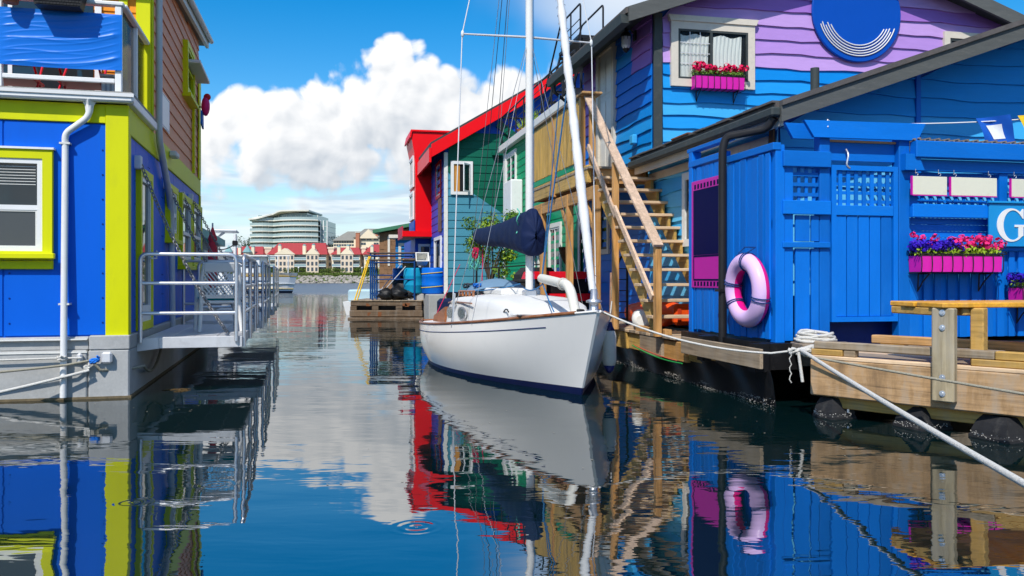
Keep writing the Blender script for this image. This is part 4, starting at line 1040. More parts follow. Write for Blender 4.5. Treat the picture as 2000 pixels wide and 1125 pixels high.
def flower_head(parent, c, r, m, seed):
    rr = random.Random(seed); mb = MB()
    for _ in range(16):
        d = Vector((rr.gauss(0, 1), rr.gauss(0, 1), rr.gauss(.25, 1))).normalized(); p = Vector(c) + d * r * rr.uniform(.65, 1.05)
        t = d.cross(Vector((rr.gauss(0, 1), rr.gauss(0, 1), rr.gauss(0, 1)))).normalized(); b = d.cross(t); k = r * rr.uniform(.35, .5)
        mb.quad(p - t * k, p - b * k, p + t * k, p + b * k)
    return mb.part('flower', m, parent)
def purple_house():
    t = thing('purple_house', 'two storey house with purple gable over blue wavy edged siding', 'house', YR, (5.5, 13.84, .6))
    slope = lambda a: 5.82 + 0.36 * (a - 5.11) if a < 9.39 else 5.82 + 0.36 * (9.39 - 5.11) - 0.34 * (a - 9.39)
    MB().prism([(5.52, .6), (13.3, .6), (13.3, slope(13.3)), (9.39, slope(9.39)), (5.52, slope(5.52))], 0.0, -4.05, PF).part('wall', m_deepblue, t)
    zs = [3.02, 3.26, 3.5, 3.73, 3.95, 4.18, 4.41, 4.64, 4.87, 5.10, 5.345, 5.60, 5.85, 6.10, 6.35, 6.60, 6.85, 7.1, 7.35]
    cols = [4, 4, 3, 3, 2, 3, 2, 2, 0]
    for k, (z0, z1) in enumerate(zip(zs, zs[1:])):
        m = m_blues[cols[k]] if k < 9 else m_purples[(0, 1, 1, 0, 2, 0, 1, 2, 0)[k - 9]]
        def ends(z):
            l = 5.66 if z <= slope(5.66) else 5.11 + (z - 5.82) / .36
            r = 13.25 if z <= slope(13.25) else 9.39 + (slope(9.39) - z) / .34
            return l, max(l + .01, r)
        (l0, r0), (l1, r1) = ends(z0), ends(min(z1, slope(9.39) - .01))
        if z0 > slope(9.39) - .05: break
        lap_board(PF, l0, l1, r0, r1, z0, min(z1 + .02, slope(9.39)), 0.04, n=26, wave=0.03, seed=40 + k, lift=.1).part('siding_board', m, t)
    box_part('corner_board', m_charcoal, t, 5.49, 5.64, 3.0, 5.93, 0.001, 0.06, PF, c=.006)
    # channel side: siding, door, lamp, vent
    for k, (z0, z1) in enumerate(zip(zs, zs[1:])):
        if z0 > 5.9: break
        lap_board(PS, 14.86, 14.86, 15.72, 15.72, z0, z1 + .02, .04, n=6, wave=.02, seed=70 + k, lift=.1).part('siding_board', m_blues[(4, 3, 2, 0, 2, 0, 1, 1, 1, 1, 0, 1, 1)[k]], t)
        lap_board(PS, 13.90, 13.90, 14.858, 14.858, z0, z1 + .02, .04, n=6, wave=.02, seed=70 + k, lift=.1).part('siding_board', m_blues[(4, 3, 2, 0, 2, 0, 1, 1, 1)[k]] if k < 9 else m_purples[2], t)
        lap_board(PS, 16.85, 16.85, 17.88, 17.88, z0, z1 + .02, .04, n=4, wave=.02, seed=70 + k, lift=.1).part('siding_board', m_blues[1] if z0 < 4.4 else m_purples[2], t)
    for k in range(11):
        z0 = .62 + .22 * k
        lap_board(PS, 13.9, 13.9, 17.88, 17.88, z0, z0 + .235, .03, n=8, wave=.02, seed=120 + k).part('siding_board', m_blues[1], t)
    d = MB().ring(15.73, 16.83, 3.27, 6.02, .13, .0, .08, PS, wb=.02).part('door_frame', m_cream, t)
    box_part('door_leaf', m_white_trim, d, 15.86, 16.70, 3.29, 5.89, 0.0, .03, PS)
    for r in range(3):
        for c_ in range(2): box_part('door_panel', m_white_trim, d, 15.95 + .38 * c_, 16.24 + .38 * c_, 3.45 + .8 * r, 4.12 + .8 * r, .03, .042, PS, c=.008)
    MB().blob(PS(15.93, 4.25, .08), .035, 6, 8).part('door_knob', m_black, d)
    window(t, PS, 16.1, 17.1, 1.85, 2.95, m_cream, m_charcoal, m_glass, tw=.10, mull=.5)
    box_part('dryer_vent', m_blues[3], t, 14.50, 14.68, 3.78, 3.95, .04, .14, PS, c=.02)
    # lantern
    l = MB().box(14.56, 14.68, 5.66, 5.84, .04, .065, PS, c=.006).part('wall_lantern', m_black, t)
    MB().tube([PS(14.62, 5.78, .06), PS(14.62, 5.86, .13), PS(14.62, 5.86, .2), PS(14.62, 5.80, .22)], .012, 6).part('lantern_arm', m_black, l)
    MB().lathe([(.10, 5.74), (.06, 5.80), (.03, 5.82), (.012, 5.92)], n=8, M=lambda x, y, z: PS(14.62 + x, z, .22 + y), smooth=False).part('lantern_roof', m_black, l)
    MB().lathe([(.055, 5.50), (.085, 5.56), (.09, 5.72)], n=8, M=lambda x, y, z: PS(14.62 + x, z, .22 + y), smooth=False).part('lantern_glass', mat('frosted_lantern_glass', (.62, .68, .72), .25, .05, 6, 0, spec=.5), l)
    for j in range(8):
        a = 2 * math.pi * j / 8; MB().tube([PS(14.62 + .058 * math.cos(a), 5.49, .22 + .058 * math.sin(a)), PS(14.62 + .094 * math.cos(a), 5.74, .22 + .094 * math.sin(a))], .006, 5).part('lantern_bar', m_black, l)
    MB().lathe([(.02, 5.44), (.06, 5.49), (.06, 5.51)], n=8, M=lambda x, y, z: PS(14.62 + x, z, .22 + y), smooth=False).part('lantern_base', m_black, l)
    # big window with curtains
    w = MB().ring(5.79, 7.36, 4.68, 5.80, .13, .0, .085, PF).part('window', m_cream, t)
    MB().prism([(5.77, 5.80), (7.38, 5.80), (7.42, 5.90), (5.73, 5.90)], .0, .11, PF).part('head_board', m_cream, w)
    box_part('interior', m_panel_dark, w, 5.93, 7.22, 4.82, 5.66, .0, .042, PF)
    for (a0, a1, ph) in ((5.97, 6.50, 0), (6.58, 7.12, 2)):
        MB().grid(lambda u, v, a0=a0, a1=a1, ph=ph: PF(a0 + (a1 - a0) * u * (1 - .06 * (1 - v)), 4.84 + .74 * v - .02 * math.sin(9 * u + ph), .052 + .007 * math.sin(46 * u + 3 * math.sin(3 * v) + ph) + .003 * math.sin(90 * u)), 60, 8).part('curtain', m_curtain, w)
    MB().ring(5.92, 7.23, 4.81, 5.67, .035, .0, .080, PF).part('sash', m_charcoal, w)
    box_part('mullion', m_charcoal, w, 6.515, 6.56, 4.845, 5.635, .043, .079, PF)
    for (a0, a1) in ((5.955, 6.515), (6.56, 7.195)): box_part('pane', m_glass_clear, w, a0, a1, 4.845, 5.635, .064, .068, PF)
    for a in (6.14, 6.33): box_part('glazing_bar', m_alu_flat, w, a - .007, a + .007, 4.85, 5.63, .069, .072, PF)
    for z in (5.08, 5.26, 5.44): box_part('glazing_bar', m_alu_flat, w, 5.96, 6.51, z - .007, z + .007, .0725, .0745, PF)
    # second window half hidden by the lower roof
    window(t, PF, 11.2, 12.5, 5.05, 5.95, m_cream, m_charcoal, m_glass, tw=.12, proud=.05)
    # roof
    q = .971
    rl = lambda a: 5.65 + .36 * (a - 4.96) if a < 9.15 else 5.65 + .36 * (9.15 - 4.96) - .34 * (a - 9.15)
    MB().prism([(4.86, rl(4.86) + .16), (9.15, rl(9.15) + .16), (14.2, rl(14.2) + .16), (14.2, rl(14.2) + .26), (9.15, rl(9.15) + .27), (4.86, rl(4.86) + .26)], 13.47, 18.4, lambda u, v, d: (u, d, v)).part('roof', m_asphalt_shingle, t)
    for (a, b) in ((4.9, 9.15), (9.15, 14.2)):
        MB().prism([(a, rl(a)), (b, rl(b)), (b, rl(b) + .25), (a, rl(a) + .25)], 13.41, 13.465, lambda u, v, d: (u, d, v)).part('barge_board', m_barge, t)
    MB().prism([(4.9, rl(4.9) + .12), (9.15, rl(9.15) + .12), (14.2, rl(14.2) + .12), (14.2, rl(14.2) + .158), (9.15, rl(9.15) + .158), (4.9, rl(4.9) + .158)], 13.47, 18.35, lambda u, v, d: (u, d, v)).part('soffit', m_charcoal, t)
    MB().prism([(4.80, 5.62), (4.95, 5.62), (4.95, 5.75), (4.78, 5.77)], 13.5, 18.4, lambda u, v, d: (u, d, v)).part('gutter', m_charcoal, t)
    MB().tube(rounded([(4.88, 18.1, 5.6), (4.88, 18.1, 5.45), (5.42, 18.1, 5.05), (5.42, 18.1, 3.0)], .1), .035, 8).part('downpipe', m_black, t)
purple_house()

# round blue disc with rope smile
t = thing('round_sign', 'large round blue disc with curved white ropes on the purple gable', 'sign', YR, PF(9.37, 5.29, .05))
MB().lathe([(.89, .045), (.90, .06), (.90, .085), (.885, .10)], n=64, M=lambda x, y, z: PF(9.37 + x, 6.17 + y, z), smooth=False).part('disc', mat('disc_blue_paint', lin(0, 76, 176), .45, .04, 3, .08), t)
for k, (r, a0, a1) in enumerate(((.60, 205, 332), (.65, 200, 335), (.70, 203, 338), (.745, 197, 334), (.79, 199, 341))):
    MB().tube(arc(PF(9.37, 6.17, .112), r, rad(a0), rad(a1), 30, (1, 0, 0), (0, 0, 1)), .011, 6).part('rope_arc', m_white, t)

def iron_planter(label, M, u0, u1, z0, z1, depth, ped, spec, seed, group=None):
    """magenta trough in an iron cradle on two brackets; spec: list of (flower material, from, to, height, count)"""
    t = thing('flower_box', label, 'planter', YR, M((u0 + u1) / 2, z0, .06), group)
    T0 = .04
    MB().prism([(u0 + .01, z0), (u1 - .01, z0), (u1, z1), (u0, z1)], T0, T0 + depth, M).part('trough', m_magenta, t)
    box_part('soil', mat('potting_soil', (.03, .022, .015), .95, .2, 20, .2), t, u0 + .02, u1 - .02, z1 + .001, z1 + .012, T0 + .01, T0 + depth - .01, M)
    n = 9
    for k in range(n):
        u = u0 + (u1 - u0) * k / (n - 1)
        MB().tube(rounded([M(u, z1 + .02, T0 + depth + .012), M(u, (z0 + z1) / 2, T0 + depth + .022), M(u, z0 - .012, T0 + depth + .010), M(u, z0 - .014, T0)], .03, 3), .006, 5).part('cradle_bar', m_black, t)
    MB().tube([M(u0 - .03, z1 + .02, T0 + depth + .012), M(u1 + .03, z1 + .02, T0 + depth + .012)], .007, 6).part('cradle_rim', m_black, t)
    for u in (u0 + .12 * (u1 - u0), u0 + .88 * (u1 - u0)):
        MB().tube(rounded([M(u, z0 - .02, T0 + depth), M(u, z0 - .02, T0), M(u, z0 - .22, .03)], .01, 2), .009, 6).part('bracket', m_black, t)
        MB().tube([M(u, z0 - .20, .04), M(u, z0 - .11, T0 + depth * .35), M(u, z0 - .03, T0 + depth * .85)], .008, 6).part('brace', m_black, t)
    for s_, u in ((-1, u0 - .03), (1, u1 + .03)):
        MB().tube(arc(M(u, z1 + .02, T0 + depth), .028, 0, 4.6, 10, (s_, 0, 0), (0, 0, 1)), .006, 5).part('scroll', m_black, t)
    rr = random.Random(seed)
    mb = MB(); leaf_cloud(mb, [(M(u0 + (u1 - u0) * (k + .5) / 10, z1 + .05, T0 + depth / 2), (.09, depth * .6, .075)) for k in range(10)], 1100, .026, rr)
    mb.part('leaves', m_leaf_lime if seed % 2 else m_leaf, t, stuff=True)
    for (m, a, b, h, cnt, r) in spec:
        for k in range(cnt):
            u = a + (b - a) * (k + rr.random()) / cnt
            flower_head(t, M(u, z1 + h * rr.uniform(.45, 1.05), T0 + depth * rr.uniform(.15, 1.05)), r * rr.uniform(.85, 1.2), m, rr.random())
    return t
iron_planter('magenta window box of crimson geraniums under the curtained window', PF, 6.16, 7.08, 4.63, 4.84, .20, m_black, [(m_flower_red, 6.14, 7.12, .20, 28, .058)], 4)

# ---- low gabled house in front of it, behind the blue fence
GF, GS = front(9.6), facing_left(5.45)
gz = lambda a: 3.17 + .349 * (a - 5.14) if a < 10.0 else 3.17 + .349 * 4.86 - .349 * (a - 10.0)
def gable_house():
    t = thing('gabled_house', 'low gabled house with shaded teal blue siding behind the blue fence', 'house', YR, (5.45, 9.6, .6))
    MB().prism([(5.47, .6), (14, .6), (14, gz(14)), (10, gz(10) + .1), (5.47, gz(5.47) + .1)], 0, -4.22, GF).part('wall', m_deepblue, t)
    zs = [.62 + .235 * k for k in range(19)]
    for k, (z0, z1) in enumerate(zip(zs, zs[1:])):
        if z0 > 4.7: break
        l = lambda z: 5.47 if z < gz(5.47) else 5.14 + (z - 3.17) / .349
        m = m_blues[4] if z0 < 2.7 else m_blues[3] if z0 < 3.1 else m_blues[3] if z0 < 3.4 else m_blues[2]
        if l(z0) < 7.30: lap_board(GF, l(z0), l(z1), 7.36, 7.36, z0, z1 + .02, .035, n=14, wave=.025, seed=200 + k, lift=.1).part('siding_board', m, t)
        lap_board(GF, max(7.43, l(z0)), max(7.43, l(z1)), 10.4, 10.4, z0, z1 + .02, .035, n=18, wave=.025, seed=230 + k, lift=.1).part('siding_board', m, t)
    box_part('batten', m_blues[1], t, 7.362, 7.428, .62, gz(7.4) + .05, .0, .045, GF)
    for k in range(12):
        z0 = .62 + .235 * k
        lap_board(GS, 9.6, 9.6, 13.82, 13.82, z0, min(3.3, z0 + .25), .035, n=16, wave=.03, seed=260 + k, lift=.1).part('siding_board', m_blues[4 if k % 3 else 3], t)
    MB().ring(11.45, 12.36, 1.85, 2.98, .11, 0, .075, GS).part('window', m_white_trim, t)
    box_part('pane', m_glass, t, 11.56, 12.25, 1.96, 2.87, 0, .045, GS)
    box_part('corner_board', mat('bare_cedar_trim', (.16, .09, .05), .8, .2, 5, .3), t, 9.62, 9.72, 2.4, 3.3, .036, .06, GS)
    # roof with barge boards, gutter and a cedar patch
    MB().prism([(5.06, gz(5.06) + .16), (10, gz(10) + .16), (14.6, gz(14.6) + .16), (14.6, gz(14.6) + .24), (10, gz(10) + .24), (5.06, gz(5.06) + .24)], 8.97, 13.79, lambda u, v, d: (u, d, v)).part('roof', m_asphalt_shingle, t)
    for k in range(13):                                             # ragged shingle butts along the eave
        b = 8.98 + k * .37; box_part('shingle', m_asphalt_shingle, t, 5.02, 5.30, b, b + .35, gz(5.06) + .245 + .004 * (k % 3), gz(5.06) + .27 + .006 * (k % 2))
    box_part('flashing_patch', mat('rusty_flashing', (.20, .09, .055), .8, .2, 8, .3), t, 5.0, 5.33, 11.3, 11.9, gz(5.06) + .272, gz(5.06) + .29)
    MB().prism([(5.1, gz(5.1)), (10, gz(10)), (10, gz(10) + .185), (5.1, gz(5.1) + .185)], 8.91, 8.965, lambda u, v, d: (u, d, v)).part('barge_board', m_barge, t)
    MB().prism([(10, gz(10)), (14.6, gz(14.6)), (14.6, gz(14.6) + .185), (10, gz(10) + .185)], 8.91, 8.965, lambda u, v, d: (u, d, v)).part('barge_board', m_barge, t)
    MB().prism([(5.1, gz(5.1) + .186), (10, gz(10) + .186), (10, gz(10) + .25), (5.1, gz(5.1) + .25)], 8.88, 8.966, lambda u, v, d: (u, d, v)).part('roof_edge', m_asphalt_shingle, t)
    MB().prism([(5.13, gz(5.13) + .11), (10, gz(10) + .11), (10, gz(10) + .158), (5.13, gz(5.13) + .158)], 8.97, 13.78, lambda u, v, d: (u, d, v)).part('soffit', m_deepblue, t)
    box_part('eave_fascia', m_cream, t, 5.12, 5.16, 8.97, 13.75, gz(5.06) - .02, gz(5.06) + .155)
    box_part('gutter', m_charcoal, t, 4.99, 5.11, 8.93, 13.75, gz(5.06) + .08, gz(5.06) + .19, c=.02)
    box_part('side_frieze', m_cream, t, 9.75, 13.8, 3.02, 3.14, .036, .055, GS)
    MB().tube([(5.95, 9.6, 3.45), (5.95, 9.6, 3.98)], .055, 10).part('vent_pipe', m_charcoal, t)
    P = rounded([(5.07, 9.02, 3.22), (5.02, 9.1, 3.10), (4.66, 9.42, 3.05), (4.62, 9.43, 2.9), (4.62, 9.43, .50)], .09)
    MB().tube(P, .048, 12).part('downpipe', m_black, t)
    for z in (1.2,): MB().box(4.55, 4.71, 9.37, 9.49, z, z + .03).part('pipe_clip', m_black, t)
gable_house()

# ---- blue slat fence: channel side and street side, with a gate
FS, FF = facing_left(4.72), front(8.4)
m_lattice = m_fence
fence = thing('slat_fence', 'tall blue painted slat fence with lattice and pergola beam on the dock', 'fence', YR, (4.72, 8.4, .66))
def slat_fence():
    t = fence; rr = random.Random(21)
    b = 8.46
    while b < 10.40:
        w = rr.choice((.095, .12, .135)); g = rr.choice((.016, .028, .036))
        box_part('slat', m_fence, t, b, min(b + w, 10.44), .69 + rr.uniform(-.01, .01), 2.80 if b > 9.5 else 2.72 + rr.uniform(-.015, .015), .0, rr.choice((.016, .024, .036)) if b < 9.25 else .018, FS, c=.003); b += w + g
    for z in (.95, 1.9, 2.62): box_part('rail', m_fence_h, t, 8.44, 10.46, z, z + .09, -.045, -.002, FS)
    box_part('top_rail', m_fence_h, t, 8.36, 9.52, 2.74, 2.82, -.06, .035, FS, c=.005)
    box_part('top_rail', m_fence_h, t, 9.53, 10.56, 2.82, 2.90, -.06, .035, FS, c=.005)
    box_part('post', m_fence, t, 10.45, 10.56, .62, 3.02, -.10, .03, FS, c=.006)
    box_part('high_rail', m_fence_h, t, 9.45, 10.62, 3.02, 3.07, -.08, .03, FS, c=.005)
    # street side
    box_part('corner_post', m_fence, t, 4.722, 4.83, .66, 2.80, -.10, .03, FF, c=.006)
    for z0, z1, d in ((2.565, 2.735, .06), (2.05, 2.20, .055), (1.69, 1.75, .045)):
        box_part('rail', m_fence_h, t, 4.80, 5.37, z0, z1, .012, d, FF, c=.005)
    for k, (u, w) in enumerate(((4.84, .10), (4.97, .17), (5.16, .09))):
        if k == 0: box_part('slat', m_fence, t, u, u + w, .68, 2.56, -.02, .01, FF, c=.003)
        else:
            box_part('slat', m_fence, t, u, u + w, .72, 1.685, -.02, .01, FF, c=.003)
            box_part('slat', m_fence, t, u, u + w, 1.76, 2.045, -.02, .01, FF, c=.003)
    for k in range(3):
        box_part('lattice_bar', m_lattice, t, 4.95, 5.255, 2.25 + .11 * k, 2.29 + .11 * k, -.02, -.008, FF)
        box_part('lattice_bar', m_lattice, t, 5.01 + .09 * k, 5.045 + .09 * k, 2.20, 2.565, -.034, -.021, FF)
    box_part('post', m_fence, t, 5.26, 5.385, .66, 3.05, -.11, .011, FF, c=.006)
    box_part('post', m_fence, t, 6.235, 6.37, .66, 2.93, -.11, .02, FF, c=.006)
    MB().prism([(5.16, 2.89), (6.44, 2.895), (6.54, 3.085), (5.04, 3.07)], .02, .065, FF).part('pergola_beam', m_fence_h, t)
    MB().prism([(5.02, 2.90), (6.40, 2.90), (6.50, 3.07), (4.92, 3.07)], -.17, -.125, FF).part('pergola_beam', m_fence_h, t)
    box_part('lintel', m_fence_h, t, 5.39, 6.23, 2.66, 2.86, -.09, -.05, FF)
    box_part('top_strip', mat('bare_lath', (.45, .3, .16), .8, .1, 9, .2), t, 5.39, 6.23, 2.862, 2.885, -.09, -.03, FF)
    # wall to the right of the gate
    box_part('beam', m_fence_h, t, 6.375, 9.4, 2.70, 2.885, .01, .13, FF, c=.008)
    MB().prism([(6.26, 2.56), (6.50, 2.56), (6.42, 2.74), (6.26, 2.74)], .021, .10, FF).part('beam_end', m_fence_h, t)
    box_part('beam', m_fence_h, t, 6.501, 9.4, 2.565, 2.695, -.03, .03, FF, c=.006)
    for k in range(48):
        u = 6.38 + .062 * k; MB().tube([FF(u, 2.90 + (.012 if k % 2 else 0), .10), FF(u, 2.93 + (.012 if k % 2 else 0), -.9)], .014, 6).part('roof_corrugation', mat('clear_corrugated_roof', (.20, .17, .14), .35, .2, 20, .1), t)
    for u in (6.375, 7.56, 8.75): box_part('stud', m_fence, t, u, u + .11, 2.195, 2.56, -.08, .0, FF)
    for k in range(5): box_part('lattice_bar', m_lattice, t, 6.49, 9.4, 2.22 + .075 * k, 2.255 + .075 * k, -.10, -.085, FF)
    for k in range(26): box_part('lattice_bar', m_lattice, t, 6.50 + .11 * k, 6.535 + .11 * k, 2.195, 2.56, -.118, -.102, FF)
    box_part('rail', m_fence_h, t, 6.375, 7.415, 2.04, 2.19, .0, .07, FF, c=.006)
    box_part('rail', m_fence_h, t, 7.416, 9.4, 2.04, 2.19, .0, .03, FF, c=.006)
    for k in range(4): box_part('shelf_board', m_fence_h, t, 6.40, 9.4, 1.75 + .074 * k, 1.82 + .074 * k, -.09, -.06, FF)
    box_part('rail', m_fence_h, t, 6.375, 9.4, 1.675, 1.745, -.05, .04, FF, c=.006)
    u = 6.38; k = 0
    while u < 9.3:
        w = rr.choice((.075, .09, .12)); box_part('board', m_fence, t, u, u + w, .69, 1.672, -.05 if k % 2 else -.02, -.03 if k % 2 else .005, FF, c=.003); u += w - .012; k += 1
    box_part('corner_trim', mat('rusty_conduit', (.35, .13, .05), .7, .1, 9, .2), t, 5.225, 5.252, .72, 1.68, -.03, .0, FF)
slat_fence()
t = thing('gate', 'blue plank gate with lattice light between the two pergola posts', 'gate', YR, FF(5.8, .87, 0))
MB().ring(5.40, 6.22, .88, 2.60, .055, -.03, .022, FF).part('frame', m_fence, t)
box_part('lock_rail', m_fence_h, t, 5.456, 6.164, 2.05, 2.16, -.03, .02, FF, c=.004)
for k in range(5): box_part('plank', m_fence, t, 5.460 + .1415 * k, 5.589 + .1415 * k, .937, 2.048, -.025, .003, FF, c=.004)
box_part('sun_block_board', m_fence, t, 5.457, 6.163, .938, 2.047, -.05, -.04, FF)  # added behind the planks to stop sun stripes through their gaps
for k in range(7): box_part('spindle', m_fence, t, 5.50 + .098 * k, 5.545 + .098 * k, 2.162, 2.544, -.022, -.006, FF)
for k in range(4): box_part('lattice_bar', m_fence_h, t, 5.458, 6.162, 2.19 + .095 * k, 2.225 + .095 * k, -.036, -.0225, FF)
MB().tube(rounded([FF(5.6, 2.78, -.02), FF(5.6, 2.72, .03), FF(5.57, 2.60, .03), FF(5.62, 2.57, .02)], .04), .012, 6).single('door_closer', m_alu, 'silver closer arm hanging above the blue gate', 'hardware', YR, FF(5.6, 2.7, 0))

# signs, planters, flags on the fence
m_cream_board = mat('cream_sign_board', (0.70, 0.69, 0.56), 0.6, 0.04, 5, 0.05, dirt=.12)
for (u0, u1, lab) in ((6.32, 6.77, 'narrow blank cream board, leftmost of the row hung under the beam'), (6.81, 7.42, 'wide blank cream board, middle of the row hung under the beam'), (7.60, 8.2, 'blank cream board cut by the right picture edge')):
    t = thing('hanging_sign', lab, 'sign', YR, FF((u0 + u1) / 2, 2.28, .12), 'blank boards under the beam')
    box_part('board', m_cream_board, t, u0 + .012, u1, 2.285, 2.49, .10, .12, FF, c=.003)
    box_part('edge_strip', m_magenta, t, u0, u0 + .0118, 2.283, 2.492, .098, .124, FF)
    box_part('edge_strip', m_magenta, t, u0 + .012, u1, 2.276, 2.284, .098, .122, FF)
    for u in (u0 + .07, u1 - .09): MB().tube(arc(FF(u, 2.515, .11), .016, -1.5, 3.2, 8, (1, 0, 0), (0, 0, 1)) + [FF(u - .014, 2.57, .11)], .004, 5).part('hook', m_alu, t)
t = thing('name_sign', 'blue sign with a large white letter G at the right edge', 'sign', YR, FF(7.9, 1.72, .1))
box_part('board', mat('sign_blue', lin(28, 148, 216), .4, .04, 4, .05), t, 7.34, 8.8, 1.72, 2.21, .071, .098, FF, c=.004)
box_part('top_moulding', mat('sign_blue', lin(28, 148, 216)), t, 7.32, 8.82, 2.211, 2.235, .06, .12, FF, c=.004)
def letter_g():
    mb = MB(); cx, cz = 7.625, 1.965; n = 40; pts_o, pts_i = [], []
    for k in range(n + 1):
        a = rad(48 + (318 - 48) * k / n)
        pts_o.append((cx + .190 * math.cos(a), cz + .190 * math.sin(a))); pts_i.append((cx + .022 + .128 * math.cos(a), cz + .168 * math.sin(a)))
    for k in range(n):
        mb.prism([pts_o[k], pts_o[k + 1], pts_i[k + 1], pts_i[k]], .0985, .106, FF)
    mb.prism([(cx + .095, cz - .15), (cx + .160, cz - .12), (cx + .160, cz - .02), (cx + .095, cz - .02)], .0985, .1065, FF)
    mb.prism([(cx + .045, cz - .022), (cx + .205, cz - .022), (cx + .205, cz + .004), (cx + .045, cz + .004)], .0985, .107, FF)
    mb.prism([(cx + .105, cz + .13), (cx + .150, cz + .075), (cx + .162, cz + .075), (cx + .162, cz + .185), (cx + .150, cz + .185)], .0985, .1068, FF)
    return mb
letter_g().part('letter', m_white, t, stuff=True)
iron_planter('magenta trough of violet lobelia and pink geraniums on the blue fence', FF, 6.34, 7.38, 1.43, 1.605, .20, m_black,
             [(m_flower_blue, 6.30, 6.86, .15, 80, .038), (m_flower, 6.32, 6.62, .22, 8, .045), (m_flower, 6.80, 7.40, .20, 24, .048)], 7)
iron_planter('second magenta trough lower on the fence at the right edge', FF, 7.64, 8.7, 1.06, 1.25, .20, m_black,
             [(m_flower_blue, 7.58, 8.1, .14, 60, .038), (m_flower, 8.1, 8.7, .2, 10, .045)], 9)
t = thing('flag_line', 'blue and white cord strung from the pergola beam across the shaded gable', 'cord', YR, FF(5.3, 3.07, 0))
P = sag(FF(5.32, 3.0, .07), FF(5.36, 3.095, .0), 0, 2) + sag(FF(5.45, 3.07, -.05), FF(9.3, 3.40, -.25), .06, 12)
MB().tube(P, .007, 5).part('cord', m_white, t)
def flag(u, z, m1, m2, lab):
    t = thing('signal_flag', lab, 'flag', YR, FF(u, z, -.18), 'signal flags on the cord')
    S = lambda a, b, d: FF(u + .44 * a - .0 + .14 * (1 - b), z - .02 - .33 * (1 - b) + .06 * a, -.14 + .035 * math.sin(5 * a + 3 * b) + d)
    MB().grid(lambda a, b: S(a, b, 0), 12, 10).part('cloth', m1, t)
    MB().grid(lambda a, b: S(.24 + .50 * a, .22 + .5 * b, .006), 8, 8).part('inner_square', m2, t)
flag(7.36, 3.235, mat('flag_blue_cloth', lin(24, 92, 190), .8, .08, 12, .1), mat('flag_white_cloth', (.78, .78, .78), .8, .04, 12, .1), 'blue signal flag with white square at the shadow edge of the gable')
flag(7.93, 3.29, mat('flag_yellow_cloth', (.75, .5, .02), .8, .05, 12, .1), mat('flag_yellow2_cloth', (.72, .47, .02), .8, .05, 12, .1), 'yellow signal flag cut by the right picture edge')
# ================================================================== wooden deck, stair, docks on the right bank
def balcony():
    t = thing('timber_balcony', 'raised pine balcony with ochre pickets along the purple house', 'balcony', YR, (4.4, 13.7, .6))
    for b in (13.68, 15.3, 17.3): box_part('support_post', m_pine_z, t, 4.36, 4.48, b - .06, b + .06, .56, 2.92, c=.008)
    for b0, b1 in ((13.72, 15.28), (15.31, 17.29), (17.31, 18.3)): box_part('lower_beam', m_pine_y, t, 4.37, 4.45, b0, b1, 2.70, 2.92, c=.008)
    box_part('edge_beam', m_ochre_y, t, 4.34, 4.42, 13.95, 16.15, 3.0, 3.30, c=.008); box_part('edge_beam', m_ochre_y, t, 4.34, 4.42, 16.16, 18.3, 3.0, 3.30, c=.008)
    for k in range(9): box_part('joist', m_pine_x, t, 4.425, 5.44, 13.98 + .5 * k, 14.03 + .5 * k, 3.02, 3.22)
    k = 0; b = 13.80
    while b < 18.25: box_part('deck_board', m_grey_x, t, 4.33, 5.45, b, b + .135, 3.222, 3.262, c=.004); b += .142
    for b in (14.25, 16.12, 18.18):
        box_part('rail_post', m_pine_z, t, 4.30, 4.39, b - .05, b + .05, 2.95 if b > 15 else 3.263, 4.52, c=.006)
    box_part('newel_post', m_pine_z, t, 4.42, 4.52, 14.02, 14.12, 3.263, 4.50, c=.006)
    box_part('post_cap', m_pine_x, t, 4.26, 4.62, 13.96, 14.34, 4.521, 4.56, c=.006)
    for b0, b1 in ((14.31, 16.06), (16.18, 18.12)):
        box_part('upper_rail', m_pine_y, t, 4.345, 4.385, b0, b1, 4.36, 4.45, c=.005); box_part('lower_rail', m_pine_y, t, 4.345, 4.385, b0, b1, 3.50, 3.59, c=.005)
        b = b0 + .01
        while b < b1 - .07:
            box_part('picket', m_ochre_z, t, 4.318, 4.344, b, b + .082, 3.405 + random.uniform(0, .012), 4.49 + random.uniform(-.012, .012), c=.004); b += .0905
    box_part('rail_cap', m_grey_y, t, 4.28, 4.43, 14.345, 18.25, 4.523, 4.562, c=.006)
    for b in (13.72, 15.24):
        MB().beam((4.41, b + .07, 2.2), (4.41, b + .55, 2.72), .05, .09).part('knee_brace', m_pine_y, t)
balcony()
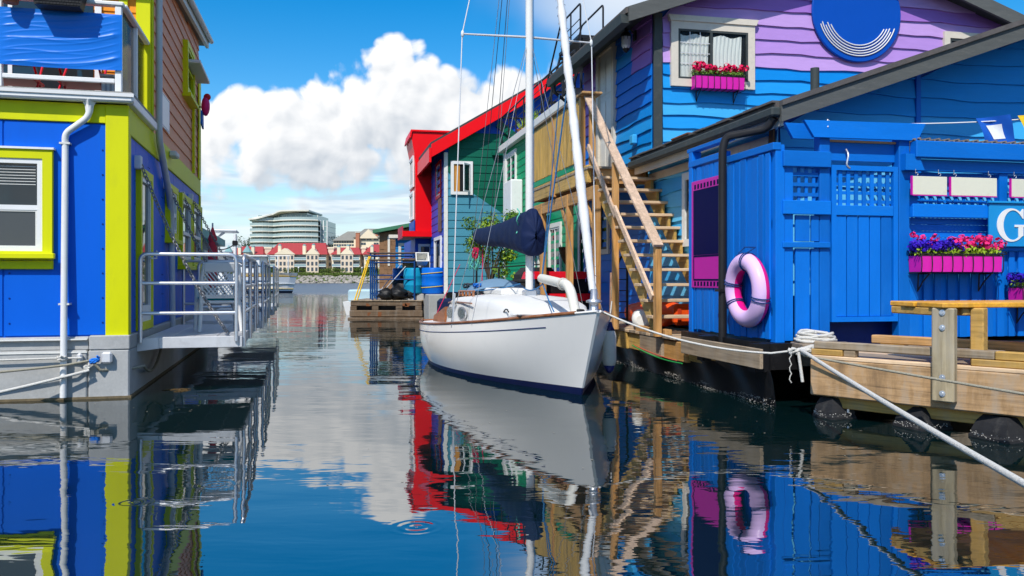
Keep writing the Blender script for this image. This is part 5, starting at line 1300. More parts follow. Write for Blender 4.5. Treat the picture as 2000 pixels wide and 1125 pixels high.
def stair():
    t = thing('timber_stair', 'steep open pine stair with pale handrail climbing to the balcony', 'stairs', YR, (4.9, 11.0, .58))
    z0, b0, rise, run, n = .60, 11.12, .2215, .243, 11
    pts = []
    for k in range(n + 1):
        pts += [(b0 + run * k, z0 + rise * k + (.02 if k == 0 else -.02)), (b0 + run * k, z0 + rise * (k + 1) - .02)]
    pts = pts[1:] + [(b0 + run * n + .06, z0 + rise * (n + 1) - .02), (b0 + run * n + .06, z0 + rise * n - .20), (b0 + .16, z0 + .0), (b0, z0 + .0)]
    for a in (4.49, 5.36):
        MB().prism([(b, z) for b, z in pts], a - .022, a + .022, lambda u, v, d: (d, u, v)).part('stringer', m_ochre_y, t)
    for k in range(n):
        b = b0 + run * k; z = z0 + rise * (k + 1); box_part('tread', m_tread, t, 4.40 + random.uniform(-.015, .01), 5.44, b - .035, b + .225, z - .019, z + .024, c=.005)
    box_part('landing_riser', m_pine_x, t, 4.52, 5.40, b0 + run * n + .062, b0 + run * n + .10, 2.98, 3.22)
    for (b, za, zb, nm) in ((10.98, .56, 1.80, 'newel_post'), (12.72, .56, 3.18, 'newel_post')):
        box_part(nm, m_pine_z, t, 4.375, 4.465, b - .05, b + .05, za, zb, c=.006)
    MB().beam((4.40, 10.90, 1.80), (4.40, 14.10, 4.50), .145, .045, c=.006).part('handrail', m_pale_y, t)
    MB().beam((4.365, 11.02, 1.09), (4.365, 12.60, 2.46), .04, .10, c=.005).part('middle_rail', m_pale_y, t)
    MB().beam((4.365, 12.55, 2.33), (4.365, 13.98, 3.62), .04, .10, c=.005).part('middle_rail', m_pale_y, t)
stair()
m_skirt = mat('black_float_skirt', (0.009, 0.009, 0.010), 0.3, 0.25, 4, 0.35, dirt=.3, dirtcol=(.04, .04, .04))
m_barnacle = mat('barnacles', (0.42, 0.40, 0.36), 0.85, 0.15, 20, 0.0)
def barnacles(parent, path, z, n, seed, spread=.022):
    rr = random.Random(seed); mb = MB()
    for _ in range(n):
        f = rr.random() * (len(path) - 1); i = int(f); p = Vector(path[i]).lerp(Vector(path[i + 1]), f - i); s_ = rr.uniform(.002, .0055)
        c = (p.x + rr.gauss(0, .006), p.y + rr.gauss(0, .006), z + rr.gauss(0, spread)); mb.blob(c, s_, 3, 5, .3)
    mb.part('barnacles', m_barnacle, parent, stuff=True)
def long_dock():
    t = thing('floating_walkway', 'timber edged walkway on black floats below the stair and fence', 'dock', YR, (4.5, 11, 0))
    box_part('deck_core', m_grey_y, t, 4.60, 14, 8.42, 27.2, .40, .54)
    b = 10.55; k = 0
    while b < 26.5: box_part('deck_board', m_grey_x if k % 3 else m_tread, t, 4.48, 5.5, b, b + .14, .542, .582, c=.004); b += .146; k += 1
    for (b0, b1, z0, z1, a, m) in ((9.6, 10.25, .30, .56, 4.55, m_ochre_y), (10.26, 11.0, .27, .52, 4.52, m_pine_y), (11.01, 11.85, .27, .54, 4.49, m_grey_y), (11.86, 12.4, .29, .54, 4.52, m_ochre_y), (12.41, 13.1, .28, .54, 4.49, m_ochre_y), (13.11, 15.5, .28, .54, 4.52, m_grey_y), (15.51, 18.5, .28, .54, 4.50, m_pine_y), (18.51, 22.5, .28, .54, 4.5, m_grey_y), (22.51, 27.1, .28, .54, 4.5, m_grey_y)):
        box_part('edge_timber', m, t, a, a + .08, b0, b1, z0, z1, c=.008)
    box_part('edge_timber', m_pine_y, t, 4.50, 4.60, 10.9, 12.05, .583, .66, c=.006)
    box_part('fender_plank', m_grey_y, t, 4.40, 4.44, 8.12, 10.15, .41, .62, c=.006)
    for b in (8.3, 9.6): box_part('plank_bracket', m_black_plastic, t, 4.441, 4.62, b, b + .15, .36, .66)
    box_part('fence_sill', m_black_plastic, t, 4.60, 4.95, 8.3, 10.6, .38, .66)
    MB().grid(lambda u, v: (4.56 + .10 * (1 - v) + .022 * math.sin(u * 130 + 2 * math.sin(v * 3)) * (.4 + .6 * v) + .01 * math.sin(u * 57), 8.2 + 19 * u, -.25 + .62 * v), 420, 6).part('float_skirt', m_skirt, t)
    barnacles(t, [(4.62 - .02 * math.sin(k), 8.2 + .2 * k, 0) for k in range(30)], .055, 800, 5, .012)
    barnacles(t, [(4.60 - .02 * math.sin(k), 8.2 + .2 * k, 0) for k in range(30)], .012, 500, 6, .01)
    MB().tube(sag((4.47, 12.1, .36), (4.44, 10.2, .27), .04), .009, 5).part('green_cable', mat('green_cable', (.02, .3, .06), .5, .05, 5, 0), t)
    MB().tube(sag((4.47, 12.0, .37), (4.45, 10.4, .29), .02), .008, 5).part('orange_cable', mat('orange_cable', (.6, .12, .05), .5, .05, 5, 0), t)
    return t
walk = long_dock()

# ---- pink and navy blank poster panel, life ring
t = thing('poster_panel', 'tall blank navy and fuchsia poster panel with checked border on the fence', 'sign', YR, FS(10, 1.23, .03))
MB().box(9.50, 10.46, 1.24, 2.62, .023, .034, FS, c=.003).part('panel', m_purplepink, t)
box_part('navy_field', m_signnavy, t, 9.56, 10.40, 1.66, 2.50, .0342, .037, FS)
MB().ring(9.56, 10.40, 1.33, 1.655, .022, .0342, .0368, FS).part('lower_border', m_signnavy, t)
for k in range(9):
    u = 9.57 + .094 * k
    box_part('border_check', m_signnavy, t, u, u + .05, 2.515, 2.575, .0342, .0366, FS); box_part('border_check', m_signnavy, t, u, u + .05, 1.262, 1.318, .0342, .0366, FS)
def life_ring():
    c = (8.76, 1.225); R_, r = .318, .098; d0 = .135
    t = thing('life_ring', 'lavender and magenta life ring hanging on the blue slat fence', 'life ring', YR, FS(c[0], .82, d0))
    T = lambda x, y, z: FS(c[0] + x, c[1] + y, d0 + z + .04 * y)
    def half(a0, a1, name, m):
        mb = MB(); n = 64; k = 12
        mb.grid(lambda u, v: T((R_ + r * math.cos(rad(a0 + (a1 - a0) * v))) * math.cos(2 * math.pi * u), (R_ + r * math.cos(rad(a0 + (a1 - a0) * v))) * math.sin(2 * math.pi * u), r * .95 * math.sin(rad(a0 + (a1 - a0) * v))), n, k)
        return mb.part(name, m, t)
    m_lav = mat('lavender_ring_paint', lin(226, 190, 236), .35, .04, 5, .05)
    half(-8, 158, 'front_shell', m_lav); half(158, 352, 'back_shell', mat('magenta_ring_paint', lin(240, 24, 140), .35, .04, 5, .05))
    m_cord = mat('navy_cord', lin(14, 60, 120), .8, .15, 60, .3)
    for ang in (14, 100, 196, 330):
        a = rad(ang)
        for da in (-.05, .05):
            MB().tube([T((R_ + (r + .008) * math.cos(q)) * math.cos(a + da), (R_ + (r + .008) * math.cos(q)) * math.sin(a + da), (r + .008) * .96 * math.sin(q)) for q in [2 * math.pi * j / 16 for j in range(16)]], .006, 5, closed=True).part('lashing', m_cord, t)
    P = [T((R_ + .10) * math.cos(rad(q)) * .99, (R_ + .10) * math.sin(rad(q)) * 1.0, .02 + .012 * math.sin(q * .3)) for q in range(-80, 100, 10)]
    MB().tube(P, .008, 6).part('grab_line', m_cord, t)
    MB().tube([T(-.1, R_ + r, .03), T(-.12, R_ + r + .06, -.06), T(.12, R_ + r + .07, -.06), T(.08, R_ + r, .04)], .007, 6).part('hanger', m_cord, t)
life_ring()

# ---- near dock with the plank table
m_tabletop = wood('oiled_table_top', (0.78, 0.38, 0.035), 'x', dark=.75, rough=.4, rnd=.05)
m_tableleg = wood('treated_post', (0.46, 0.38, 0.24), 'z', dark=.5, weather=.45)
m_beamwood = wood('fir_beam', (0.47, 0.29, 0.14), 'x', dark=.38, ring=1.5, rnd=.1, weather=.55); m_fir = wood('fir_underbeam', (0.52, 0.31, 0.08), 'x')
m_oldcurb = wood('weathered_curb', (0.33, 0.25, 0.16), 'x', dark=.35, ring=1.6, weather=.4)
E0 = 7.78
def near_dock():
    t = thing('near_dock', 'fir beam dock with curb rails on black plastic floats, right foreground', 'dock', YD, (-3.4, E0, 0))
    box_part('edge_beam', m_beamwood, t, -4.27, -1.2, E0, E0 + .09, .215, .57, c=.012)
    box_part('end_beam', m_beamwood, t, -4.262, -4.19, E0 + .092, E0 + 2.0, .22, .565, c=.01)
    box_part('under_beam', m_fir, t, -4.16, -1.2, E0 + .10, E0 + .19, .10, .213, c=.008)
    for k in range(15): box_part('deck_board', m_grey_x if k % 4 else m_tread, t, -4.28, -1.2, E0 + .005 + .146 * k, E0 + .145 + .146 * k, .572, .606, c=.004)
    box_part('curb_rail', m_oldcurb, t, -4.25, -2.62, E0 + .03, E0 + .13, .668, .742, c=.01); box_part('curb_rail', m_ochre_y if 0 else m_fir, t, -2.615, -1.2, E0 + .03, E0 + .13, .668, .742, c=.01)
    box_part('curb_block', m_fir, t, -4.27, -3.95, E0 + .02, E0 + .12, .607, .667, c=.008); box_part('curb_block', m_oldcurb, t, -3.94, -3.83, E0 + .03, E0 + .12, .607, .666, c=.006)
    box_part('curb_block', m_fir, t, -2.80, -2.2, E0 + .02, E0 + .12, .607, .667, c=.008)
    box_part('curb_rail', m_pine_x, t, -4.2, -1.2, E0 + 1.15, E0 + 1.26, .668, .755, c=.01)
    for a in (-4.1, -2.9, -1.8): box_part('curb_block', m_fir, t, a, a + .25, E0 + 1.15, E0 + 1.25, .607, .667)
    for (a, w, d) in ((-4.13, .36, .05), (-3.32, .44, .10), (-2.62, .50, .06), (-1.7, .5, .06)):
        f = MB()
        f.lathe([(w * .66, -.25), (w * .66, .02), (w * .62, .035), (w * .60, .07), (w * .52, .14), (w * .40, .195), (w * .2, .205)], n=4, M=lambda x, y, z, a=a, w=w, d=d: (a + w * .1 + x * .8 - y * .3, E0 + .10 + y * .8 + x * .3 + d, z), smooth=False).part('float', mat('grey_black_float', (.028, .028, .03), .5, .3, 6, .4, dirt=.5, dirtcol=(.10, .095, .085)), t)
        barnacles(t, [(a + w * .1 + math.cos(q * .35) * w * .5, E0 + .10 + d - abs(math.sin(q * .35)) * w * .56, 0) for q in range(10)], .045, 70, int(-a * 10), .012)
    for a in (-3.95, -2.3): MB().tube([(a, E0 + .14, .11), (a, E0 + .14, .06)], .014, 6).part('bolt', m_alu, t)
near_dock()
def bench_table():
    t = thing('plank_table', 'orange oiled plank table on a bolted post at the dock edge', 'table', YD, (-2.99, E0, .3))
    box_part('post', m_tableleg, t, -3.085, -2.895, E0 - .085, E0 - .003, .285, 1.10, c=.012)
    for z in (.36, .50, .93, 1.06): 
        MB().lathe([(.028, 0), (.026, .008), (.014, .009), (.013, .02)], n=12, M=lambda x, y, q, z=z: (-2.99 + x, E0 - .085 - q, z + y), smooth=False).part('bolt_washer', m_alu, t)
    box_part('second_post', m_fir, t, -2.85, -2.74, E0 + .14, E0 + .25, .61, 1.10, c=.01)
    # the top runs level with the fence behind it
    c, s_ = math.cos(YR - YD), math.sin(YR - YD)
    T = lambda x, y, z: (-2.99 + c * x - s_ * y, E0 + .03 + s_ * x + c * y, z)
    for x0, x1 in ((-.11, -.03), (.10, .34)): MB().box(x0, x1, -.06, .62, 1.03, 1.099, T, c=.01).part('bearer', m_fir, t)
    for k in range(4): MB().box(-.13 + .02 * (k % 2), 2.6, -.10 + .185 * k, .08 + .185 * k, 1.1, 1.145, T, c=.008).part('top_plank', m_tabletop, t)
bench_table()

# ---- lines on the right
def W2(yaw, x, y, z): return (*to_frame(yaw, x, y), z)
cl = (2.84, 8.50, .63)
t = thing('dock_cleat_knot', 'tangle of white mooring rope hitched round the dock corner', 'rope', 0, cl)
rr = random.Random(31)
for q in range(3):
    P = [(cl[0] + .10 * math.sin(k * 1.7 + q) + .03 * q, cl[1] + .06 * math.cos(k * 2.3 + q), cl[2] + .045 * math.sin(k * 2.9 + 2 * q)) for k in range(16)]
    MB().tube(rounded(P, .06, 3), .014, 7).part('turn', m_rope, t)
MB().tube(sag((cl[0] - .02, cl[1] - .1, cl[2]), (cl[0] + .01, cl[1] - .13, .34), 0), .016, 8).part('tail', m_rope, t)
MB().tube([(cl[0] - .10 + .012 * math.sin(k * 2), cl[1] - .1, cl[2] - .03 * k) for k in range(11)], .006, 5).part('frayed_tail', m_rope, t)
MB().tube([cl, (cl[0] + .16, cl[1] + .05, .66), (cl[0] + .32, cl[1] + .16, .66)], [.025, .035, .03], 8).part('chafed_bight', m_rope, t)
rope('mooring_rope', [cl] + sag((cl[0] + .02, cl[1] - .08, .645), (2.05, 1.6, .36), .035, 20), .0185, m_rope, 'thick pale mooring rope slanting to the lower right corner', 0)
rope('mooring_rope', sag((cl[0] + .02, cl[1] - .14, .60), (5.3, 4.3, .34), .02, 16), .0115, m_rope_grey, 'thin olive rope drawn across the fir beam and table post', 0)
P = [(3.22 + .22 * math.cos(k * .5) * (1 - k * .004), 9.05 + .13 * math.sin(k * .5), .70 + .022 * (k // 13) + .012 * math.sin(k * 1.3)) for k in range(60)]
MB().tube(P, .017, 7).single('rope_coil', m_rope, 'white rope coil lying on the deck in front of the blue gate', 'rope', 0, P[0])
MB().box(3.0, 3.6, 8.8, 9.2, .60, .675, c=.008).single('deck_pallet', m_grey_x, 'weathered board under the white rope coil', 'board', 0, (3.3, 9.0, .6))

t = thing('gap_dark_tarp', 'added dark blue tarpaulin bundle that darkens the gap under the gate', 'bundle', YR, (5.8, 8.8, .6))  # added behind the gate so the gap below it reads dark
MB().grid(lambda u, v: (5.25 + 1.3 * u, 8.62 + .25 * (1 - math.cos(math.pi * v)) , .60 + .56 * math.sin(math.pi * min(1, v * .98)) ** .5 + .02 * math.sin(14 * u) * v), 24, 16).part('cover', mat('dark_blue_tarp', lin(0, 40, 120), .45, .1, 6, .4), t)

# ---- orange kayak, fenders and clutter by the stair foot
m_orange = mat('orange_plastic', (0.80, 0.085, 0.01), .4, .06, 6, .08)
t = thing('kayak', 'bright orange sit on kayak end tucked under the stair', 'kayak', YR, (5.2, 12.3, .58))
MB().tube([(5.16, 11.9, .86), (5.16, 12.2, .84), (5.14, 12.6, .80), (5.1, 13.2, .78), (5.1, 13.8, .78)], [.08, .17, .22, .22, .15], 12).part('hull', m_orange, t)
MB().box(5.04, 5.36, 11.84, 12.0, .66, .98, c=.05).part('end_block', m_orange, t)
for a in (5.08, 5.28): MB().box(a, a + .06, 11.825, 11.84, .72, .92, c=.006).part('strap', mat('dark_orange_strap', (.5, .04, .01), .6, .1, 8, .1), t)
t = thing('dock_float', 'white cylindrical float lying behind the lower stair stringer', 'float', YR, (4.75, 11.9, .58))
MB().tube([(4.62, 12.1, .73), (4.63, 12.14, .73), (4.9, 12.9, .73), (4.92, 12.94, .73)], [.08, .14, .14, .08], 16).part('body', m_white_trim, t)
def fender(p, lab, yaw, L_=.5, r=.085):
    t = thing('fender', lab, 'fender', yaw, (p[0], p[1], p[2] - L_), 'white fenders between boat and dock'); x, y, z = p
    MB().lathe([(.03, z - L_), (r * .8, z - L_ + .04), (r, z - L_ + .1), (r, z - .12), (r * .75, z - .05)], x, y, 16).part('body', m_cream, t)
    MB().lathe([(r * .80, z - .052), (r * .5, z + .0), (.03, z + .05)], x, y, 16).part('upper_cap', mat('navy_vinyl', (.01, .015, .10), .4, .05, 5, 0), t)
    MB().lathe([(.02, z - L_ - .05), (r * .55, z - L_ - .02), (r * .83, z - L_ + .045)], x, y, 16).part('lower_cap', MATS['navy_vinyl'], t)
    MB().tube([(x, y, z + .04), (x + .05, y + .05, z + .3)], .008, 5).part('lanyard', m_rope, t)
fender((*to_frame(YR, 1.18, 10.35), .78), 'white fender with navy caps hanging beside the sailboat stem', YR, .52)
fender((*to_frame(YR, 1.16, 12.4), .70), 'white fender with navy caps farther along the sailboat side', YR, .5)
t = thing('leaning_plank', 'brown plank leaning on the balcony post beside a rope coil', 'plank', YR, (4.35, 12.9, .6))
MB().beam((4.40, 12.75, .58), (4.62, 13.35, 1.45), .14, .03, c=.004).part('plank', wood('dark_plank', (.26, .14, .08), 'z'), t)
P = [(4.52 + .05 * math.cos(k * .6), 13.05 + .03 * math.sin(k * .6), 1.12 + .17 * math.sin(k * .6)) for k in range(42)]
MB().tube(P, .009, 5).single('rope_coil', m_rope_grey, 'olive rope coil hung on the leaning plank', 'rope', YR, P[0])
t = thing('hose_rack', 'black meshed rack standing beside the second stair post', 'rack', YR, (4.55, 13.3, .58))
MB().tube(rounded([(4.62, 13.2, .58), (4.62, 13.2, 1.60), (4.74, 13.3, 1.75), (4.86, 13.4, 1.60), (4.86, 13.4, .58)], .1), .02, 6).part('frame', m_black, t)
for k in range(5): MB().tube([(4.62, 13.2, .8 + .18 * k), (4.86, 13.4, .8 + .18 * k)], .008, 5).part('wire', m_black, t)
def tote(a, b, z, lab):
    t = thing('fish_tote', lab, 'tote', YR, (a, b, z), 'red lidded totes under the balcony')
    MB().prism([(a - .62, z), (a + .62, z), (a + .68, z + .30), (a - .68, z + .30)], b, b + .8, lambda u, v, d: (u, d, v)).part('tub', m_black_plastic, t)
    MB().prism([(a - .78, z + .302), (a + .78, z + .302), (a + .72, z + .46), (a - .72, z + .46)], b - .08, b + .88, lambda u, v, d: (u, d, v)).part('lid', mat('red_tote_lid', (.68, .008, .02), .4, .05, 5, .05), t)
tote(4.98, 17.5, .58, 'lower black tote with red lid behind the sailboat bow')
tote(4.98, 17.5, 1.05, 'upper black tote with red lid stacked under the balcony')
t = thing('grill', 'barbecue grill under a black cover below the balcony', 'grill', YR, (4.95, 19.3, .58))
MB().prism([(4.35, .58), (5.2, .58), (5.2, 1.45), (5.05, 1.62), (4.5, 1.62), (4.32, 1.45)], 19.0, 19.7, lambda u, v, d: (u, d, v)).part('cover', mat('charcoal_cover_cloth', (.03, .03, .032), .85, .2, 6, .4), t)
MB().box(4.30, 5.22, 18.98, 19.72, 1.28, 1.34, c=.01).part('cover_seam', MATS['charcoal_cover_cloth'], t)

# ---- emerald house behind the balcony with roof terrace
ES = facing_left(5.6)
m_emerald = mat('emerald_siding', lin(0, 150, 100), .5, .05, 3, .15, stretch=(1, 1, 5), rnd=.03)
m_green_dark = mat('bottle_green_siding', lin(0, 96, 74), .5, .05, 3, .15, stretch=(1, 1, 5), rnd=.03)
def emerald_house():
    t = thing('emerald_house', 'emerald green house with white trim and black railed roof terrace', 'house', YR, (5.6, 18.4, .6))
    box_part('wall', m_emerald, t, 5.62, 10, 18.45, 26.9, .6, 5.45)
    for k in range(24):
        z0 = .62 + .203 * k; lap_board(ES, 18.45, 18.45, 26.86, 26.86, z0, z0 + .215, .02, seed=k).part('siding_board', m_emerald, t)
        lap_board(front(18.45), 5.62, 5.62, 9.9, 9.9, z0, z0 + .215, .02, seed=k).part('siding_board', m_emerald, t)
    box_part('corner_board', m_white_trim, t, 26.72, 26.92, .62, 5.46, .021, .045, ES)
    box_part('corner_board', m_white_trim, t, 18.44, 18.58, .62, 5.46, .021, .045, ES)
    box_part('fascia', m_white_trim, t, 5.42, 5.58, 18.3, 27.1, 5.42, 5.62, c=.01)
    box_part('roof_deck', m_roofgrit, t, 5.59, 10.1, 18.3, 27.1, 5.46, 5.60)
    window(t, ES, 25.05, 26.6, 4.05, 5.28, m_white_trim, m_white, m_glass, tw=.11, mull=.5)
    window(t, ES, 20.0, 21.2, .65, 2.75, m_white_trim, m_white, m_glass, tw=.11, mull=.5)
    window(t, ES, 22.2, 23.3, 1.4, 2.75, m_white_trim, m_white, m_glass, tw=.11, mull=.5)
    box_part('heat_pump', m_white, t, 24.2, 25.3, 3.25, 4.25, .02, .38, ES, c=.03)
    # terrace rail
    for k in range(9):
        b = 18.6 + 1.03 * k; MB().tube([(5.5, b, 5.62), (5.5, b, 6.55)], .022, 6).part('rail_post', m_black, t)
    for z in (5.75, 5.95, 6.15, 6.35, 6.54): MB().tube([(5.5, 18.6, z), (5.5, 26.86, z)], .010 if z < 6.5 else .024, 6).part('rail_bar', m_black, t)
    for k in range(4): MB().tube([(5.5 + 1.1 * k, 26.86, 5.62), (5.5 + 1.1 * k, 26.86, 6.55)], .022, 6).part('rail_post', m_black, t)
    MB().tube([(5.5, 26.86, 6.54), (9.4, 26.86, 6.54)], .024, 6).part('rail_bar', m_black, t)
    aw = MB().grid(lambda u, v: (5.58 - .45 * v, 21.0 + 1.3 * u, 3.02 - .15 * v + .02 * math.sin(30 * u) * v), 16, 3).part('awning', m_white_trim, t)
    MB().grid(lambda u, v: (5.13, 21.0 + 1.3 * u, 2.87 - (.13 + .03 * math.sin(44 * u)) * v), 32, 2).part('scalloped_valance', m_white_trim, aw)
emerald_house()
t = thing('hanging_basket', 'brown half round basket on the emerald wall under the balcony', 'basket', YR, ES(19.3, 2.0, .1))
MB().lathe([(.03, 1.62), (.14, 1.72), (.24, 1.95), (.27, 2.1)], n=16, M=lambda x, y, z: ES(19.3 + x, z, abs(y) + .02)).part('basket', mat('coir', (.24, .13, .06), .9, .2, 30, .5), t)
t = thing('metal_stair', 'black steel stair and landing rising from the roof terrace', 'stairs', YR, (6.0, 21, 5.6))
for s_ in (0, .55):
    MB().beam((5.75 + s_, 22.4, 5.6), (5.75 + s_, 20.7, 7.0), .03, .10).part('stringer', m_black, t)
    MB().tube(rounded([(5.75 + s_, 22.5, 5.62), (5.75 + s_, 22.45, 6.25), (5.75 + s_, 20.7, 7.75), (5.75 + s_, 19.0, 7.75), (5.75 + s_, 19.0, 6.75)], .1), .024, 6).part('hand_rail', m_black, t)
for k in range(6): box_part('tread', m_black, t, 5.76, 6.29, 22.2 - .28 * k - .1, 22.2 - .28 * k + .1, 5.80 + .22 * k, 5.83 + .22 * k)
box_part('landing', m_black, t, 5.7, 6.4, 19.0, 20.7, 6.95, 7.02)
for b in (19.8, 20.6): MB().tube([(5.75, b, 7.0), (5.75, b, 7.75)], .02, 6).part('rail_post', m_black, t)
for z in (7.2, 7.4): MB().tube([(5.75, 19.0, z), (5.75, 20.7, z)], .012, 6).part('rail_bar', m_black, t)
for b in (19.1, 20.5): MB().tube([(5.8, b, 5.6), (5.8, b, 6.96)], .035, 6).part('leg', m_black, t)
for k, (a, b, lab) in enumerate(((5.95, 25.6, 'terracotta tub of yellow green grass on the roof terrace, farther one'), (6.0, 24.4, 'dark tub of yellow green grass on the roof terrace, nearer one'))):
    t = thing('terrace_pot', lab, 'pot', YR, (a, b, 5.6), 'grass tubs on the roof terrace')
    MB().lathe([(.16, 5.605), (.24, 5.92), (.26, 5.95)], a, b, 14).part('pot', m_terracotta if k == 0 else m_charcoal, t)
    mb = MB(); rr = random.Random(k)
    for _ in range(70):
        q = rr.uniform(0, 6.28); l = rr.uniform(.2, .42); x, y = a + .12 * math.cos(q * 3), b + .12 * math.sin(q * 3)
        mb.quad((x - .012, y, 5.93), (x + .012, y, 5.93), (x + l * .6 * math.cos(q) + .004, y + l * .6 * math.sin(q), 5.93 + l), (x + l * .6 * math.cos(q) - .004, y + l * .6 * math.sin(q), 5.93 + l))
    mb.part('grass', m_leaf_lime, t, stuff=True)

# ---- teal and bottle green gabled house with red fascia
TF, TS = front(27.8), facing_left(3.77)
m_teal = mat('teal_siding', lin(74, 142, 164), .5, .05, 2, .12, stretch=(1, 1, 5), rnd=.03)
m_red = mat('red_fascia_paint', lin(246, 6, 18), .4, .03, 2, .05, rnd=.02)
m_royal = mat('royal_blue_siding', lin(12, 72, 176), .5, .05, 2, .12, stretch=(1, 1, 5))
def teal_house():
    t = thing('teal_house', 'teal and bottle green gabled house with bright red fascia', 'house', YR, (3.77, 27.8, .85))
    g = lambda a: 5.36 + .60 * (a - 3.43)
    box_part('float', m_concrete, t, 3.2, 9.8, 27.3, 29.0, -.5, .85, c=.02); box_part('float', m_concrete, t, 2.45, 9.8, 29.01, 33, -.5, .849, c=.02)
    box_part('float_rub', m_black_plastic, t, 3.75, 5.6, 27.22, 27.298, .78, .92)
    MB().prism([(3.79, .85), (9.8, .85), (9.8, g(9.8)), (3.79, g(3.79))], 0, -5, TF).part('wall', m_royal, t)
    k = 0; z = .93
    while z < 8.5:
        z1 = z + .272
        l = lambda zz: 3.88 if zz < g(3.88) else 3.43 + (zz - 5.36) / .6
        sp = lambda zz: 3.77 + (4.79 - zz) / .655
        hi = 9.6 if z < 6.2 else 9.6
        a0, a1 = sp(z), sp(z1)
        if a0 > 3.9: lap_board(TF, 3.88, 3.88, min(a0, hi), max(3.885, min(a1, hi)), z, z1 + .012, .03, seed=k).part('siding_board', m_teal, t)
        if a0 < 9.5:
            m = m_green_dark if z < 6.1 else m_royal
            lap_board(TF, max(3.88, a0 + .004, l(z)), max(3.88, a1 + .004, l(z1)), 9.6, 9.6, z, z1 + .012, .03, seed=k).part('siding_board', m, t)
        z += .262; k += 1
    for k in range(19):
        z = .93 + .262 * k; lap_board(TS, 27.82, 27.82, 32.5, 32.5, z, z + .275, .025, seed=k).part('siding_board', m_royal, t)
    box_part('corner_board', m_white_trim, t, 3.75, 3.875, .86, 5.5, .0, .05, TF)
    MB().prism([(3.30, g(3.30)), (9.9, g(9.9)), (9.9, g(9.9) + .42), (3.30, g(3.30) + .42)], 27.42, 27.5, lambda u, v, d: (u, d, v)).part('rake_fascia', m_red, t)
    MB().prism([(3.30, g(3.30) + .28), (9.9, g(9.9) + .28), (9.9, g(9.9) + .50), (3.28, g(3.28) + .50)], 27.505, 33, lambda u, v, d: (u, d, v)).part('roof', m_charcoal, t)
    box_part('eave_fascia', m_red, t, 3.22, 3.295, 27.42, 33, 5.12, 5.58)
    MB().beam((5.55, 27.72, 6.5), (6.3, 27.72, 5.95), .08, .24).part('dormer_rake', m_green_dark, t)
    w = MB().ring(3.97, 4.70, 4.12, 5.22, .10, .0, .085, TF).part('window', m_white, t)
    box_part('interior', m_panel_dark, w, 4.07, 4.60, 4.22, 5.12, 0, .035, TF)
    box_part('curtain', mat('amber_blind', (.55, .25, .05), .8, .1, 5, .05), w, 4.08, 4.27, 4.23, 5.11, .0352, .045, TF)
    c, s_ = math.cos(rad(52)), math.sin(rad(52)); CF = lambda u, v, d: TF(4.60 - u * c - d * s_, v, .09 + u * s_ - d * c)
    MB().ring(0, .42, 4.20, 5.13, .05, -.015, .015, CF).part('open_casement', m_white, w); box_part('pane', m_glass, w, .05, .37, 4.25, 5.08, -.005, .005, CF)
    window(t, TS, 28.4, 29.7, 4.1, 5.35, m_red, m_white, m_glass, tw=.10)
    d = MB().ring(28.3, 30.1, .88, 2.8, .12, 0, .07, TS).part('door_frame', m_white, t); box_part('pane', m_glass, d, 28.45, 29.95, 1.0, 2.68, 0, .03, TS)
    box_part('shutter', wood('brown_shutter', (.16, .08, .05), 'z'), t, 28.3, 29.0, 2.95, 4.05, .03, .06, TS)
    box_part('vent_hood', m_green_dark, t, 5.34, 5.66, 5.42, 5.58, .03, .2, TF, c=.02)
    MB().ring(4.46, 4.72, 3.02, 3.28, .035, .03, .06, TF).part('vent_cover', m_teal, t); box_part('vent_louvre', m_teal, t, 4.496, 4.684, 3.056, 3.244, .02, .045, TF)
teal_house()

# ---- scarlet house with rounded shoulder
def scarlet_house():
    b0 = 31.2; F = front(b0)
    t = thing('scarlet_house', 'scarlet house front with rounded shoulder hanging over blue doors', 'house', YR, (3.9, b0, .85))
    prof = [(3.98, 3.02), (3.98, 6.66), (3.02, 6.66), (2.98, 6.45), (3.06, 5.9), (3.12, 5.2), (3.12, 3.02)]
    MB().prism([(4.8, 3.02), (4.8, 6.72), (3.06, 6.72), (3.02, 6.5), (3.12, 6.0), (3.17, 5.4), (3.17, 3.02)], 0, -2.0, F).part('scarlet_front', m_red, t)
    MB().prism([(3.0, 6.5), (3.045, 6.735), (4.85, 6.735), (4.85, 6.80), (3.0, 6.80), (2.94, 6.5)], .06, -2.05, F).part('roof', m_red, t)
    S = facing_left(3.15)
    for (u0, u1, z0, z1) in ((31.45, 32.9, 4.75, 5.9), (31.45, 32.9, 3.55, 4.6)): window(t, S, u0, u1, z0, z1, m_white, m_white, m_glass, tw=.09)
    box_part('side_panel', m_royal, t, 31.22, 33.15, 3.0, 3.5, .0, .03, S)
    MB().prism([(2.72, 2.86), (4.8, 2.86), (4.8, 3.018), (2.72, 3.018)], .02, -1.9, F).part('soffit', wood('cedar_soffit', (.42, .22, .1), 'x'), t)
    box_part('skirt', mat('faded_red_skirt', (.42, .03, .06), .6, .1, 3, .1), t, 2.68, 2.718, b0 - .03, b0 + 1.9, 2.84, 3.28)
    box_part('front_skirt', m_red, t, 2.68, 4.8, b0 - .075, b0 - .031, 2.90, 3.10)
    box_part('lower_wall', m_royal, t, 3.2, 4.9, b0 + .5, b0 + 5, .85, 2.855)
    LW = front(b0 + .5)
    for u in (3.32, 3.9):
        d = MB().ring(u, u + .5, .9, 2.65, .09, 0, .06, LW).part('door_frame', m_white_trim, t); box_part('pane', m_glass, d, u + .1, u + .4, 1.0, 2.55, 0, .03, LW)
    box_part('deck', m_grey_x, t, 2.7, 5.0, b0 + .02, b0 + 6, .70, .845)
scarlet_house()
